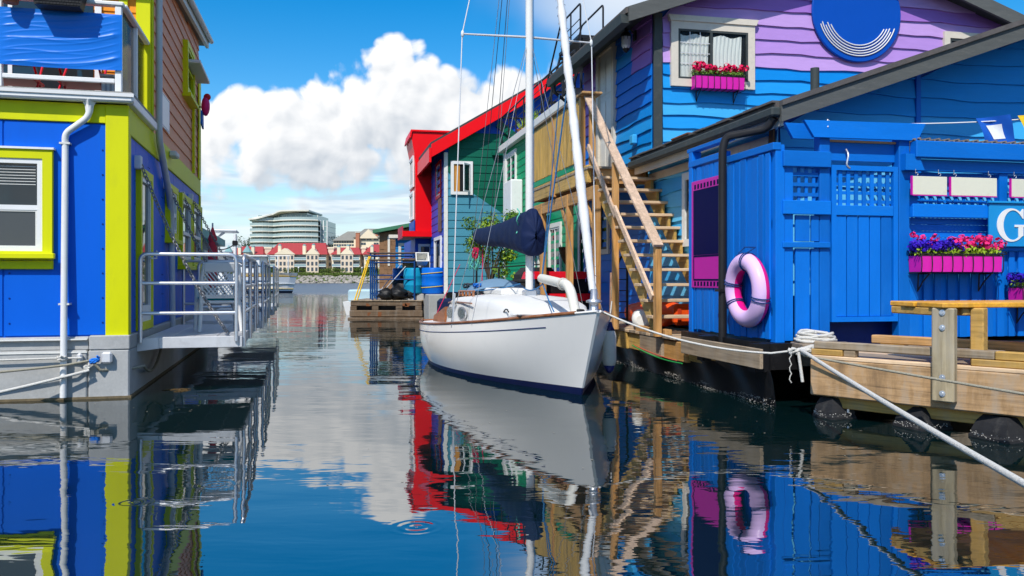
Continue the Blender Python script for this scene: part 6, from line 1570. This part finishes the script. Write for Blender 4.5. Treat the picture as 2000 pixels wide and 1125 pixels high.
m_barrel = mat('blue_drum_plastic', lin(10, 112, 216), .38, .06, 4, .08); m_barrel_teal = mat('teal_drum_plastic', lin(20, 150, 190), .4, .06, 4, .08)
m_strap = mat('yellow_strap', (.72, .52, .05), .7, .1, 12, .1)
for (a, b, m, lab, s_) in ((3.52, 28.5, m_barrel, 'blue plastic drum with yellow straps beside the teal wall', 1), (2.93, 29.3, m_barrel_teal, 'teal plastic drum behind the strapped blue drum', 0), (2.62, 30.2, m_barrel, 'blue plastic drum at the far end behind the scaffold', 0)):
    t = thing('drum', lab, 'drum', YR, (a, b, .85), 'plastic drums by the teal house'); r = .42 if s_ else .36; h = .88
    MB().lathe([(r * .95, .852), (r, .90), (r, 1.12), (r * 1.03, 1.14), (r, 1.17), (r, 1.42), (r * 1.03, 1.45), (r, 1.48), (r, .85 + h - .05), (r * .94, .85 + h), (r * .93, .85 + h - .02)], a, b, 24).part('shell', m, t)
    if s_:
        for z in (1.10, 1.56): MB().tube([(a + (r + .012) * math.cos(q), b + (r + .012) * math.sin(q), z + .04 * math.cos(q)) for q in [2 * math.pi * j / 24 for j in range(24)]], .014, 5, closed=True).part('strap', m_strap, t)
t = thing('plastic_tub', 'white plastic tub tipped on top of the blue drums', 'tub', YR, (3.1, 28.7, 1.73))
c, s_ = math.cos(rad(58)), math.sin(rad(58))
TT = lambda x, y, z: (3.12 + x, 28.7 + c * y - s_ * z, 1.96 + s_ * y + c * z)
mb = MB(); prof = [(.17, -.14), (.20, -.12), (.25, .22), (.285, .23), (.285, .255), (.24, .25), (.19, -.09), (.02, -.09)]
mb.lathe(prof, n=4, smooth=False, cap=False, M=lambda x, y, z: TT((x - y) * .78, (x + y) * .62, z)); mb.part('tub', m_white_trim, t)
t = thing('cardboard_box', 'brown cardboard box on the drums behind the white tub', 'box', YR, (2.75, 29.4, 1.73))
MB().box(2.55, 3.0, 29.2, 29.6, 1.735, 1.98, c=.01).part('carton', mat('cardboard', (.42, .24, .11), .9, .1, 6, .1), t)
for s_ in (0, 1): MB().beam((2.78, 29.2 + .4 * s_, 1.98), (2.78, 29.12 + .56 * s_, 2.05), .42, .006).part('flap', MATS['cardboard'], t)

# ---- timber barge with scaffold frames
def barge():
    X0, X1, Y0, Y1 = -5.45, -3.0, 28.6, 31.6
    t = thing('work_barge', 'rusty stained timber work barge moored off the scarlet house', 'barge', 0, (-4.2, 30, 0))
    m_old = wood('tarred_timber', (.15, .10, .06), 'x', dark=.3); m_oldy = wood('tarred_timber_y', (.15, .10, .06), 'y', dark=.3)
    for (z0, z1, o) in ((-.2, .06, .05), (.08, .30, .0), (.44, .60, -.03)):
        box_part('side_timber', m_old, t, X0 - o, X1 + o, Y0 - o, Y0 - o + .2, z0, z1, c=.02); box_part('side_timber', m_oldy, t, X0 - o, X0 - o + .2, Y0 - o + .21, Y1, z0, z1, c=.02); box_part('side_timber', m_oldy, t, X1 + o - .2, X1 + o, Y0 - o + .21, Y1, z0, z1, c=.02)
    for x in (X0 + .02, X0 + .75, X0 + 1.55, X1 - .25): box_part('riser_block', m_old, t, x, x + .22, Y0 + .02, Y0 + .2, .302, .438, c=.01)
    for k in range(10): box_part('deck_plank', m_grey_y, t, X0 + .05 + .24 * k, X0 + .28 + .24 * k, Y0 + .0, Y1, .602, .64, c=.006)
    box_part('hold', m_black_plastic, t, X0 + .22, X1 - .22, Y0 + .21, Y1 - .05, -.2, .6)
    rr = random.Random(8); mb = MB()
    for _ in range(5):
        x = rr.uniform(X0, X1); z = rr.choice((.19, .5)); h = rr.uniform(.05, .1); yf = Y0 - .004 if z < .3 else Y0 + .026
        mb.quad((x, yf, z - h), (x + rr.uniform(.05, .2), yf, z - h), (x + rr.uniform(.05, .2), yf, z + h * .6), (x, yf, z + h * .6))
    mb.part('rust_stain', mat('rust', (.20, .075, .03), .9, .2, 8, 0), t, stuff=True)
barge()
m_scaf = mat('scaffold_blue_paint', lin(20, 70, 130), .5, .15, 8, .1, dirt=.25)
def scaffold(x0, x1, y, z0, z1, lab, planks):
    t = thing('scaffold_frame', lab, 'scaffold', 0, ((x0 + x1) / 2, y, z0), 'blue scaffold frames on the barge')
    for yy in (y, y + .9):
        for x in (x0, x1): MB().tube([(x, yy, z0), (x, yy, z1)], .032, 7).part('upright', m_scaf, t)
        for f in (.12, .52, .95): MB().tube([(x0, yy, z0 + (z1 - z0) * f), (x1, yy, z0 + (z1 - z0) * f)], .024, 6).part('ledger', m_scaf, t)
    for x in (x0, x1):
        for f in (.12, .52, .95): MB().tube([(x, y, z0 + (z1 - z0) * f), (x, y + .9, z0 + (z1 - z0) * f)], .024, 6).part('transom', m_scaf, t)
    MB().tube([(x0 + .2, y, z0 + .1), (x1 - .3, y, z1 - .2)], .018, 6).part('diagonal', m_alu_flat, t)
    for k in range(planks): box_part('walk_plank', wood('scaffold_plank', (.12, .085, .06), 'x'), t, x0 - .12, x1 + .12, y - .05 + .25 * k, y + .18 + .25 * k, z1 + .003, z1 + .04, c=.006)
    return t
scaffold(-4.72, -3.30, 28.9, .64, 1.98, 'nearer blue tube scaffold frame with plank top on the barge', 4)
scaffold(-5.02, -3.50, 30.3, .64, 2.26, 'farther and higher blue tube scaffold frame on the barge', 4)
for k, lab in enumerate(('yellow pole leaning on the scaffold, left one', 'yellow pole leaning on the scaffold, right one')):
    MB().tube([(-5.30 + .09 * k, 28.7, .62), (-4.86 + .05 * k, 29.0, 2.12)], .024, 7).single('yellow_pole', m_yellow, lab, 'pole', 0, (-5.3 + .09 * k, 28.7, .62), 'yellow poles on the barge')
m_bag = mat('black_bag_plastic', (.012, .012, .013), .42, .2, 9, 1.0)
for k, (x, y, r, lab) in enumerate(((-4.25, 28.85, .24, 'black rubbish bag at the left foot of the scaffold'), (-3.85, 28.9, .26, 'black rubbish bag in the middle of the scaffold foot'), (-3.5, 29.1, .24, 'black rubbish bag at the right foot of the scaffold'), (-3.75, 29.8, .4, 'tall black tarp bundle inside the scaffold'))):
    bag = MB().blob((x, y, .64 + r * .8), r, 12, 18, .07, (1.15, 1, .85 if k < 3 else 1.25))
    bag.v = [(px + .2 * r * math.sin(9 * pz / r + k), py, pz + .16 * r * math.sin(5 * px / r + 2 * k) * math.cos(4 * py / r)) for px, py, pz in bag.v]
    bag.single('rubbish_bag', m_bag, lab, 'bag', 0, (x, y, .64), 'black bags on the barge')
t = thing('skiff', 'small white skiff behind the yellow poles', 'boat', 0, (-5.6, 33, 0))
MB().prism([(-6.2, -.05), (-5.1, -.05), (-5.0, .5), (-6.35, .5)], 32, 35, lambda u, v, d: (u, d, v)).part('hull', m_offwhite, t)
MB().box(-6.2, -5.15, 32.2, 34.5, .5, .95, c=.06).part('cabin', mat('pale_blue_cabin', (.45, .62, .68), .5, .05, 3, .05), t)

# ---- brown shingled house and blue cottage further off
m_shingle = mat('cedar_shingles', (.24, .13, .065), .85, .2, 8, .3)
def shingle_house():
    Y = 55.0; F = front(Y)
    t = thing('shingle_house', 'brown cedar shingled house with green roof edge beyond the barge', 'house', 0, (-7, Y, .5))
    box_part('float', m_concrete, t, -8.7, -3, Y - .4, Y + 8, -.5, .6)
    MB().prism([(-8.55, .6), (-3.0, .6), (-3.0, 5.3), (-8.55, 4.3)], 0, -8, F).part('wall', m_shingle, t)
    for k in range(14):
        z = .62 + .265 * k
        for j in range(11):
            u = -8.5 + .5 * j + (.25 if k % 2 else 0); box_part('shingle', m_shingle, t, u, min(u + .485, -3.02), z, z + .255, 0, .03 + .012 * ((j + k) % 2), F)
    MB().prism([(-8.9, 4.28), (-2.9, 5.36), (-2.9, 5.58), (-8.9, 4.50)], .5, -8.3, F).part('roof', mat('green_roof_edge', (.05, .17, .09), .6, .1, 3, .1), t)
    window(t, F, -7.1, -6.1, 3.4, 4.2, m_cream, m_white, m_glass)
    box_part('pilaster', m_cream, t, -8.0, -7.86, 2.2, 4.1, .045, .08, F)
shingle_house()
def cottage():
    Y = 44.0; F = front(Y)
    t = thing('blue_cottage', 'small bright blue cottage with cream windows beyond the scarlet house', 'house', 0, (-5.4, Y, .6))
    box_part('float', m_concrete, t, -6.1, -2.5, Y - .3, Y + 6, -.5, .7)
    box_part('wall', mat('cottage_blue_boards', lin(20, 120, 180), .6, .06, 3, .1), t, -6.0, -2.6, Y, Y + 5.5, .7, 3.45)
    for k in range(11): lap_board(F, -6.0, -6.0, -2.6, -2.6, .72 + .245 * k, .98 + .245 * k, .03, seed=k).part('siding_board', MATS['cottage_blue_boards'], t)
    for u in (-5.85, -4.95): window(t, F, u, u + .75, 2.1, 3.2, m_cream, m_cream, m_glass, tw=.09)
    MB().prism([(-6.3, 3.45), (-2.4, 3.45), (-2.4, 3.6), (-6.3, 3.62)], .4, -5.8, F).part('roof', m_cream, t)
    box_part('white_dome_tank', m_offwhite, t, -4.6, -3.8, Y + .3, Y + 1.2, 3.62, 4.6, c=.2)
cottage()

# ---- black railed landing with shrub and pots behind the sailboat
def shrub():
    a, b = 4.05, 21.2
    t = thing('potted_shrub', 'tall leafy yellow green shrub in a pot behind the sailboat boom', 'shrub', YR, (a, b, .85)); rr = random.Random(17)
    MB().lathe([(.24, .85), (.32, 1.2), (.34, 1.25), (.30, 1.24)], a, b, 16).part('pot', m_charcoal, t)
    for k in range(6):
        q = k * 1.05; MB().tube([(a, b, 1.2), (a + .18 * math.cos(q), b + .18 * math.sin(q), 1.75), (a + .42 * math.cos(q + .3), b + .3 * math.sin(q), 2.5)], [.03, .022, .008], 6).part('stem', m_bark, t)
    cs = [((a + rr.uniform(-.55, .55), b + rr.uniform(-.4, .4), rr.uniform(1.5, 2.95)), (.24, .22, .2)) for _ in range(22)]
    mb = MB(); leaf_cloud(mb, cs[:11], 1300, .05, rr); mb.part('leaves', m_leaf, t, stuff=True)
    mb = MB(); leaf_cloud(mb, cs[11:], 1300, .05, rr); mb.part('young_leaves', m_leaf_lime, t, stuff=True)
shrub()
t = thing('landing_rail', 'black steel landing rail in front of the potted shrub', 'railing', YR, (4.0, 20.4, .58))
for a in (3.55, 4.1, 4.65, 5.2): MB().tube([(a, 20.4, .58), (a, 20.4, 1.62)], .025, 6).part('post', m_black, t)
for z in (.75, 1.2, 1.6): MB().tube([(3.55, 20.4, z), (5.25, 20.4, z + (.12 if z > 1.5 else 0))], .018, 6).part('bar', m_black, t)
box_part('landing', m_grey_x, t, 3.45, 5.4, 20.3, 22.2, .72, .84)
t = thing('bowl_planter', 'dark bowl of yellow flowers on the black railed landing', 'pot', YR, (4.75, 20.9, .85))
MB().lathe([(.16, 1.05), (.26, 1.3), (.28, 1.32)], 4.75, 20.9, 16).part('bowl', m_charcoal, t); MB().tube([(4.75, 20.9, .84), (4.75, 20.9, 1.06)], .05, 8).part('foot', m_charcoal, t)
mb = MB(); leaf_cloud(mb, [((4.75, 20.9, 1.42), (.26, .24, .14))], 240, .04); mb.part('leaves', m_leaf_lime, t, stuff=True)
# ================================================================== the sailboat
AC = 3.185
m_gel = mat('white_gelcoat', (0.86, 0.835, 0.79), .22, .025, 1.6, .02, coat=.3, dirt=.10, dirtcol=(.5, .49, .45))
m_deck = mat('white_deck_gelcoat', (.72, .72, .70), .45, .03, 4, .08)
m_boot = mat('navy_antifouling', lin(10, 28, 78), .5, .12, 5, .1)
m_teak = wood('varnished_teak', (.36, .13, .05), 'y', rough=.35)
m_canvas = mat('navy_sail_cover', lin(14, 32, 70), .75, .08, 6, .25, fine=200)
m_sail = mat('furled_sailcloth', (.66, .66, .65), .7, .05, 8, .25, dirt=.12)
m_stay = mat('stay_wire', (.35, .36, .38), .4, .1, 9, 0, metal=.6); m_stay_w = mat('white_stay_tube', (.72, .73, .74), .4, .04, 9, 0)
m_line_blue = mat('blue_line', lin(60, 120, 170), .8, .2, 60, .3); m_line_dark = mat('dark_line', (.05, .055, .07), .8, .2, 60, .2); m_line_red = mat('red_line', (.55, .02, .09), .8, .15, 60, .2); m_line_green = mat('seafoam_line', (.12, .5, .38), .8, .15, 60, .2)
def interp(T, x):
    for (x0, y0), (x1, y1) in zip(T, T[1:]):
        if x <= x1:
            f = (x - x0) / (x1 - x0); return y0 + (y1 - y0) * f
    return T[-1][1]
def smooth_table(T, n=60):
    # evenly resample with a light smoothing so that the lines run fair
    V = [interp(T, k / n) for k in range(n + 1)]
    for _ in range(6): V = [V[0]] + [(V[k - 1] + 2 * V[k] + V[k + 1]) / 4 for k in range(1, n)] + [V[n]]
    return [(k / n, V[k]) for k in range(n + 1)]
HS = smooth_table([(0, .02), (.027, .14), (.06, .3), (.13, .535), (.224, .79), (.32, .97), (.43, 1.12), (.565, 1.22), (.70, 1.22), (.837, 1.12), (1, .90)])
HW = smooth_table([(0, .01), (.1, .30), (.2, .60), (.3, .84), (.4, 1.02), (.5, 1.12), (.6, 1.15), (.7, 1.10), (.8, .95), (.9, .70), (1, .40)])
SZ = smooth_table([(0, .99), (.06, .937), (.13, .88), (.224, .81), (.32, .755), (.43, .70), (.565, .645), (.70, .61), (.837, .575), (1, .56)])
def hull_pt(t, z, side):
    zs = interp(SZ, t)
    bs = 9.43 - (z / .99) * .58 if z > 0 else 9.43 - z * 1.6
    be = 16.05 + .2 * max(z, 0) / .6
    f = max(0.0, min(1.0, z / zs))
    if z >= 0: h = interp(HW, t) + (interp(HS, t) - interp(HW, t)) * f ** .9 + .07 * math.sin(math.pi * f) * min(1, t * 4)
    else: h = interp(HW, t) * math.sqrt(max(0.0, 1 - (z / -.55) ** 2))
    return (AC + side * h, bs + t * (be - bs), z)
def tt(k, n): return (k / n) ** 1.5
def sailboat():
    t = thing('sailboat', 'white sloop with navy sail cover and furled jib moored bow on', 'sailboat', YB, (AC, 12, 0))
    n = 56
    def band(z_of, m, name, nv):
        mb = MB()
        for side in (-1, 1):
            mb.grid(lambda u, v, side=side: hull_pt(tt(u * n, n), z_of(tt(u * n, n), v), side), n, nv)
        # transom and a blunt stem join the two sides
        for tq in (1.0,):
            for v in range(nv):
                a, b = z_of(tq, v / nv), z_of(tq, (v + 1) / nv)
                mb.quad(hull_pt(tq, a, -1), hull_pt(tq, b, -1), hull_pt(tq, b, 1), hull_pt(tq, a, 1))
        for v in range(nv):
            a, b = z_of(0, v / nv), z_of(0, (v + 1) / nv); mb.quad(hull_pt(0, a, -1), hull_pt(0, a, 1), hull_pt(0, b, 1), hull_pt(0, b, -1))
        bm = None
        return mb.part(name, m, t)
    bt = lambda tq: .045 + .045 * (1 - tq) ** 2
    band(lambda tq, v: interp(SZ, tq) + (bt(tq) - interp(SZ, tq)) * v, m_gel, 'hull', 10)
    band(lambda tq, v: bt(tq) + (-.5 - bt(tq)) * v, m_boot, 'boot_top', 6)
    # deck with a little camber
    mb = MB(); mb.grid(lambda u, v: (lambda p, q: (p[0] + (q[0] - p[0]) * v, p[1], p[2] - .012 + .05 * math.sin(math.pi * v) * min(1, abs(q[0] - p[0]))))(hull_pt(tt(u * n, n), interp(SZ, tt(u * n, n)), -1), hull_pt(tt(u * n, n), interp(SZ, tt(u * n, n)), 1)), n, 8)
    mb.part('deck', m_deck, t)
    for s_ in (-1, 1):
        P = [hull_pt(tt(k, n), interp(SZ, tt(k, n)), s_) for k in range(int(n * .12), n + 1)]
        MB().tube([(p[0] - s_ * .004, p[1], p[2] + .012) for p in P], .021, 7).part('toe_rail', m_teak, t)
        P = [hull_pt(tt(k, n), interp(SZ, tt(k, n)), s_) for k in range(0, int(n * .12) + 1)]
        MB().tube([(p[0], p[1], p[2] + .006) for p in P], .013, 7).part('toe_rail', m_gel, t)
        P = [(lambda p: (p[0] + s_ * .001, p[1], p[2]))(hull_pt(tt(k, n), interp(SZ, tt(k, n)) - .10 - .04 * (1 - k / n), s_)) for k in range(int(n * .20), n + 1)]
        MB().tube(P, .0062, 5).part('cove_line', MATS['navy_vinyl'], t)
    MB().tube([(AC + .85 * math.cos(q) * 1.05, 16.15 + .03 * math.sin(q), .572) for q in [math.pi * k / 12 for k in range(13)]], .02, 6).part('stern_rail_cap', m_teak, t)
    # cabin trunk
    ST = [(10.15, .30, .885), (10.5, .46, .965), (10.9, .58, 1.04), (11.4, .66, 1.09), (12.2, .74, 1.115), (13.0, .78, 1.11), (13.75, .79, 1.085), (14.05, .78, 1.03), (14.35, .76, .64)]
    mb = MB(); R_ = 10
    def sec(b, hw, zt):
        zd = interp(SZ, (b - 8.85) / 7.4) - .03; P = []
        prof = [(1.04, zd), (1.0, zd + (zt - zd) * .55), (.965, zd + (zt - zd) * .80), (.88, zd + (zt - zd) * .92), (.6, zt - .01), (.3, zt + .012), (0, zt + .02)]
        for x, z in prof: P.append((AC - hw * x, b, z))
        for x, z in prof[-2::-1]: P.append((AC + hw * x, b, z))
        return P
    S = [sec(*s_) for s_ in ST]; w = len(S[0]); mb.v += [p for q in S for p in q]
    for i in range(len(S) - 1):
        for j in range(w - 1): mb.f.append(((i * w + j, i * w + j + 1, (i + 1) * w + j + 1, (i + 1) * w + j), True))
    mb.f.append((tuple((len(S) - 1) * w + j for j in range(w)), False)); mb.f.append((tuple(range(w))[::-1], False))
    cab = mb.part('cabin', m_deck, t)
    for b, z in ((13.72, .80), (12.72, .83)):
        T = lambda x, y, d, b=b, z=z: (AC - .795 - d, b + x, z + y)
        MB().lathe([(.13, .0), (.13, .02), (.105, .022)], n=24, M=lambda x, y, q: T(x * 2.5, y * .78, q - .01), smooth=False).part('portlight_rim', m_alu, cab)
        MB().lathe([(.104, .0), (.104, .014)], n=24, M=lambda x, y, q: T(x * 2.5, y * .78, q - .001), smooth=False).part('portlight', glass('portlight_glass', (.16, .19, .18), .08), cab)
    MB().tube([(AC - .77, b, interp([(12.0, 1.0), (13.75, .985), (14.1, .95)], b)) for b in (12.1, 12.6, 13.2, 13.7, 14.05)], .012, 6).part('grab_strip', m_teak, cab)
    MB().box(AC - .30, AC + .30, 12.2, 14.1, 1.10, 1.21, c=.03).part('sliding_hatch', m_deck, cab)
    hr = MB().tube([(AC - .60, 12.75, 1.165), (AC - .60, 14.0, 1.15)], .016, 6).part('handrail', m_teak, cab)
    for k in range(5): MB().box(AC - .615, AC - .585, 12.78 + .29 * k, 12.86 + .29 * k, 1.07, 1.16, c=.006).part('handrail_foot', m_teak, cab)
    MB().box(AC - .62, AC - .36, 9.95, 10.5, .885, .925, c=.02, M=lambda a, b, z: (a, b, z - (b - 10.2) * .08)).part('foredeck_hatch', m_gel, t)
    MB().tube([(AC - .60, 10.55, .93), (AC - .60, 10.62, .96), (AC - .58, 10.8, .955), (AC - .58, 10.9, .92)], .010, 6).part('deck_cleat', m_black, t)
    # cockpit coamings, outboard cover
    for s_ in (-1, 1): MB().prism([(14.4, .58), (15.7, .56), (15.6, .68), (14.36, .88)], AC + s_ * .72, AC + s_ * .78, lambda u, v, d: (d, u, v)).part('coaming', m_deck if s_ > 0 else m_teak, t)
    MB().box(AC - .62, AC - .34, 15.9, 16.3, .62, .98, c=.06).part('outboard_cover', m_canvas, t)
    MB().grid(lambda u, v: (AC - .55 + 1.1 * u, 13.4 + .9 * v, 1.10 + .26 * math.sin(math.pi * u) ** .6 * math.sin(math.pi * min(1, v * .9 + .1)) ** .6), 14, 10).part('spray_hood', mat('faded_blue_canvas', lin(108, 140, 168), .8, .08, 6, .2), t)
    # spars
    mt = MB().tube([(AC, 11.75, 1.10), (AC, 11.76, 5.0), (AC, 11.78, 9.4)], [.056, .053, .048], 14).part('mast', mat('white_spar_paint', (.78, .77, .73), .35, .03, 3, .03, dirt=.1), t)
    MB().box(AC - .09, AC + .09, 11.66, 11.84, 1.09, 1.19, c=.015).part('mast_step', m_alu, mt)
    MB().box(AC - .012, AC + .012, 11.80, 11.825, 1.2, 4.3).part('sail_track', m_alu_flat, mt)
    for s_ in (-1, 1):
        MB().tube([(AC + s_ * .04, 11.76, 4.80), (AC + s_ * .955, 11.82, 4.80)], [.018, .013], 8).part('spreader', m_alu_flat, mt)
        MB().blob((AC + s_ * .955, 11.82, 4.80), .035, 6, 8, 0, (.7, .7, 1.5)).part('spreader_boot', m_offwhite, mt)
        MB().tube([(AC + s_ * 1.08, 11.95, .70), (AC + s_ * .96, 11.82, 4.80), (AC, 11.78, 9.3)], .0085, 6).part('shroud', m_stay_w, t)
        MB().tube([(AC + s_ * 1.08, 11.95, .66), (AC + s_ * 1.05, 11.93, 1.15)], .017, 6).part('turnbuckle', m_alu, t)
        MB().tube([(AC + s_ * 1.04, 12.3, .70), (AC + s_ * .03, 11.78, 4.70)], .005, 5).part('lower_shroud', m_stay, t)
        MB().tube([(AC + s_ * .95, 11.2, .74), (AC + s_ * .03, 11.74, 4.70)], .004, 5).part('lower_shroud', m_stay, t)
    MB().tube([(AC + .05, 16.15, .6), (AC, 11.8, 9.4)], .006, 5).part('backstay', m_line_dark, t)
    MB().tube([(AC - .05, 15.5, 2.2), (AC, 11.82, 9.2)], .005, 5).part('topping_lift', m_stay, t)
    MB().tube([(AC - .04, 14.5, 1.2), (AC, 11.82, 9.3)], .006, 5).part('halyard', m_line_dark, t)
    MB().tube([(AC + .06, 14.7, 1.2), (AC, 11.82, 9.1)], .005, 5).part('halyard', m_stay, t)
    for k in range(2): MB().tube([(AC + .06, 11.72 + .06 * k, 1.2), (AC + .055, 11.75 + .05 * k, 9.2)], .005, 5).part('halyard', m_line_blue, t)
    bo = MB().tube([(AC, 11.86, 1.90), (AC, 15.62, 2.12)], .042, 10).part('boom', m_alu_flat, t)
    def cover(u, v):
        q = 2 * math.pi * v; f = u ** .85
        b = 11.40 + 4.12 * u
        top = 2.36 - .08 * f - .05 * math.sin(math.pi * u)
        bot = 1.64 + .41 * f + .05 * math.sin(math.pi * u * 2) * u
        if u < .03: top -= (.03 - u) * 3.0
        w = (.18 - .08 * f) * min(1, .35 + u * 22)
        cz, hz = (top + bot) / 2, (top - bot) / 2
        rip = 1 + .05 * math.sin(34 * u + 5 * math.sin(q * 2)) * (1 - .5 * u) + .03 * math.sin(71 * u + 2 * q)
        endf = max(.04, u / .03) ** .5 if u < .03 else 1 if u < .955 else max(.03, (1 - u) / .045) ** .5
        sq = math.sin(q); cq = math.cos(q)
        return (AC + w * rip * endf * (abs(cq) ** .8) * (1 if cq > 0 else -1) * (1 - .35 * sq), b + .02 * math.sin(9 * q), cz + hz * endf * (abs(sq) ** .9) * (1 if sq > 0 else -1))
    MB().grid(cover, 70, 28).part('sail_cover', m_canvas, t)
    P = [(AC - .16 + .03 * math.sin(k * 1.3), 11.78 + .05 * math.cos(k), 2.36 - .045 * k) for k in range(9)]
    MB().tube(P, .010, 5).part('cover_lashing', m_line_green, t)
    for k in range(7): MB().tube(sag((AC - .06, 12.3 + .45 * k, 1.74 + .055 * k), (AC - .05, 12.72 + .45 * k, 1.80 + .055 * k), .05, 6), .006, 5).part('cover_lace', m_black, t)
    # furled jib and its drum
    fp = lambda z: (AC, 8.98 + (z - 1.0) * .332, z)
    N_ = 70; P = [fp(1.22 + (9.0 - 1.22) * k / N_) for k in range(N_ + 1)]
    R2 = [(.058 + .006 * math.sin(k * 1.9) + .004 * math.sin(k * 4.3)) * min(1, .62 + k * .05) * (1 - .45 * k / N_) for k in range(N_ + 1)]
    jb = MB().tube(P, R2, 14).part('furled_jib', m_sail, t)
    for k in range(34):
        z = 1.35 + .11 * k; c_ = Vector(fp(z)); r = interp([(0, .058), (1, .05)], k / 34) + .006
        MB().tube([tuple(c_ + Vector((r * math.cos(q), r * math.sin(q), .05 * math.sin(q + .6)))) for q in [2 * math.pi * j / 10 for j in range(6)]], .0035, 4).part('furl_seam', MATS['navy_vinyl'] if k % 5 == 0 else m_stay, jb)
    MB().lathe([(.045, .98), (.085, .99), (.085, 1.0), (.05, 1.01), (.05, 1.08), (.088, 1.09), (.088, 1.11), (.04, 1.13), (.036, 1.24)], AC, 9.0, 18).part('furler_drum', m_alu, t)
    MB().tube(rounded([(AC - .12, 10.70, 1.36), (AC - .12, 9.50, 1.275), (AC - .10, 9.33, .93)], .22, 8), .058, 14).part('bow_tube', mat('cream_pvc', (.72, .70, .62), .4, .04, 4, .05), t)
    for q in range(3): MB().tube([(AC - .12 + .068 * math.cos(a), 9.75 + .02 * q, 1.29 + .068 * math.sin(a)) for a in [2 * math.pi * j / 12 for j in range(12)]], .008, 5, closed=True).part('tube_lashing', m_rope, t)
    MB().tube([(AC - .12, 10.68, 1.38), (AC - .02, 9.95, 3.6)], .011, 6).part('sheet', m_line_blue, t)
    MB().tube([(AC - .12, 10.68, 1.38), (AC - .10, 9.98, 3.6)], .007, 6).part('sheet', m_line_blue, t)
    MB().tube(sag((AC - .13, 10.62, 1.30), (AC - .30, 9.55, .97), .02), .009, 6).part('sheet', m_line_blue, t)
    MB().tube(sag((AC - .12, 11.6, 1.22), (AC - .12, 10.68, 1.28), .05), .009, 6).part('sheet', m_line_blue, t)
    MB().tube(sag((AC - .5, 13.7, 1.16), (AC - .1, 11.9, 1.28), .03), .010, 6).part('sheet', m_line_blue, t)
    MB().tube([(AC - .75, 15.5, .70), (AC - .30, 15.55, 1.62)], .008, 5).part('red_sheet', m_line_red, t)
    for (a, b, z, r, m, nm) in ((AC - .45, 13.9, 1.24, .10, m_line_dark, 'line_heap'), (AC - .40, 13.5, 1.25, .07, m_bluestuff, 'line_heap'), (AC - .05, 15.45, 1.70, .10, m_line_green, 'hung_coil'), (AC - .1, 15.1, 1.82, .055, m_line_red, 'hung_coil'), (AC - .78, 13.3, .98, .08, m_rope, 'line_heap')):
        P = [(a + r * 1.1 * math.sin(k * 1.5), b + r * math.cos(k * 2.1), z + (r * 2.2 if nm == 'hung_coil' else r * .5) * math.sin(k * 1.9 + .4)) for k in range(20)]
        MB().tube(rounded(P, .05, 3), .008, 5).part(nm, m, t)
    MB().tube([(AC - .06, 15.35, 2.05), (AC - .10, 15.3, 1.15)], .010, 5).part('mainsheet', m_line_dark, t); MB().tube([(AC, 14.9, 2.02), (AC - .05, 14.8, 1.0)], .010, 5).part('mainsheet', m_line_red, t)
    for (b, s_) in ((9.15, -1), (9.2, 1)): MB().box(AC + s_ * .1 - .03, AC + s_ * .1 + .03, b - .05, b + .09, .975, 1.01, c=.01).part('bow_chock', m_black, t)
sailboat()
c, s_ = math.cos(YB), math.sin(YB)
bow = (c * (AC + .08) - s_ * 9.05, s_ * (AC + .08) + c * 9.05, 1.0)
rope('mooring_rope', sag(bow, (2.62, 8.62, .60), .10, 18) + [(2.84, 8.50, .64)], .011, m_rope, 'white bow line drooping from the sailboat stem to the dock corner', 0)

# ---- bits afloat
m_kelp = mat('kelp', (.10, .06, .02), .6, .2, 9, .2)
for k, (x, y, lab) in enumerate(((-4.25, 10.35, 'brown kelp frond afloat at the corner of the concrete float'), (-4.05, 10.2, 'short brown kelp frond afloat beside the longer one'))):
    mb = MB(); rr = random.Random(60 + k)
    for j in range(7):
        q = rr.uniform(-.6, .6); P = [(x + .05 * j + .09 * i * math.cos(q), y + .02 * j + .05 * i * math.sin(q * 2 + i * .7), .004 + .004 * math.sin(i * 1.7)) for i in range(5)]
        P = [(x + (p[0] - x) * (.5 if k == 0 else .25), y + (p[1] - y) * .6, p[2] - .004) for p in P]
        mb.tube(P, [.003, .008, .010, .007, .002], 5)
    mb.single('kelp_frond', m_kelp, lab, 'seaweed', 0, (x, y, 0), 'kelp by the left float', kind='stuff')
mb = MB(); rr = random.Random(77)
for _ in range(90):
    u = rr.random(); x, y = (rr.uniform(-4.6, -3.2), rr.uniform(8.6, 10.4)) if u < .35 else (rr.uniform(1.2, 3.2), rr.uniform(6.3, 9.2)) if u < .7 else (rr.uniform(-2.4, 1.5), rr.uniform(4.4, 9.5))
    r = rr.uniform(.004, .011); a = rr.uniform(0, 6.28); mb.quad(*[(x + r * math.cos(a + i * 1.57) * (1.6 if i % 2 else .7), y + r * math.sin(a + i * 1.57) * (1.6 if i % 2 else .7), .0045) for i in range(4)])
mb.single('floating_specks', mat('floating_bits', (.30, .27, .2), .8, .2, 30, 0), 'pale specks of leaf and foam drifting on the still water', 'debris', 0, (0, 7, 0), kind='stuff')
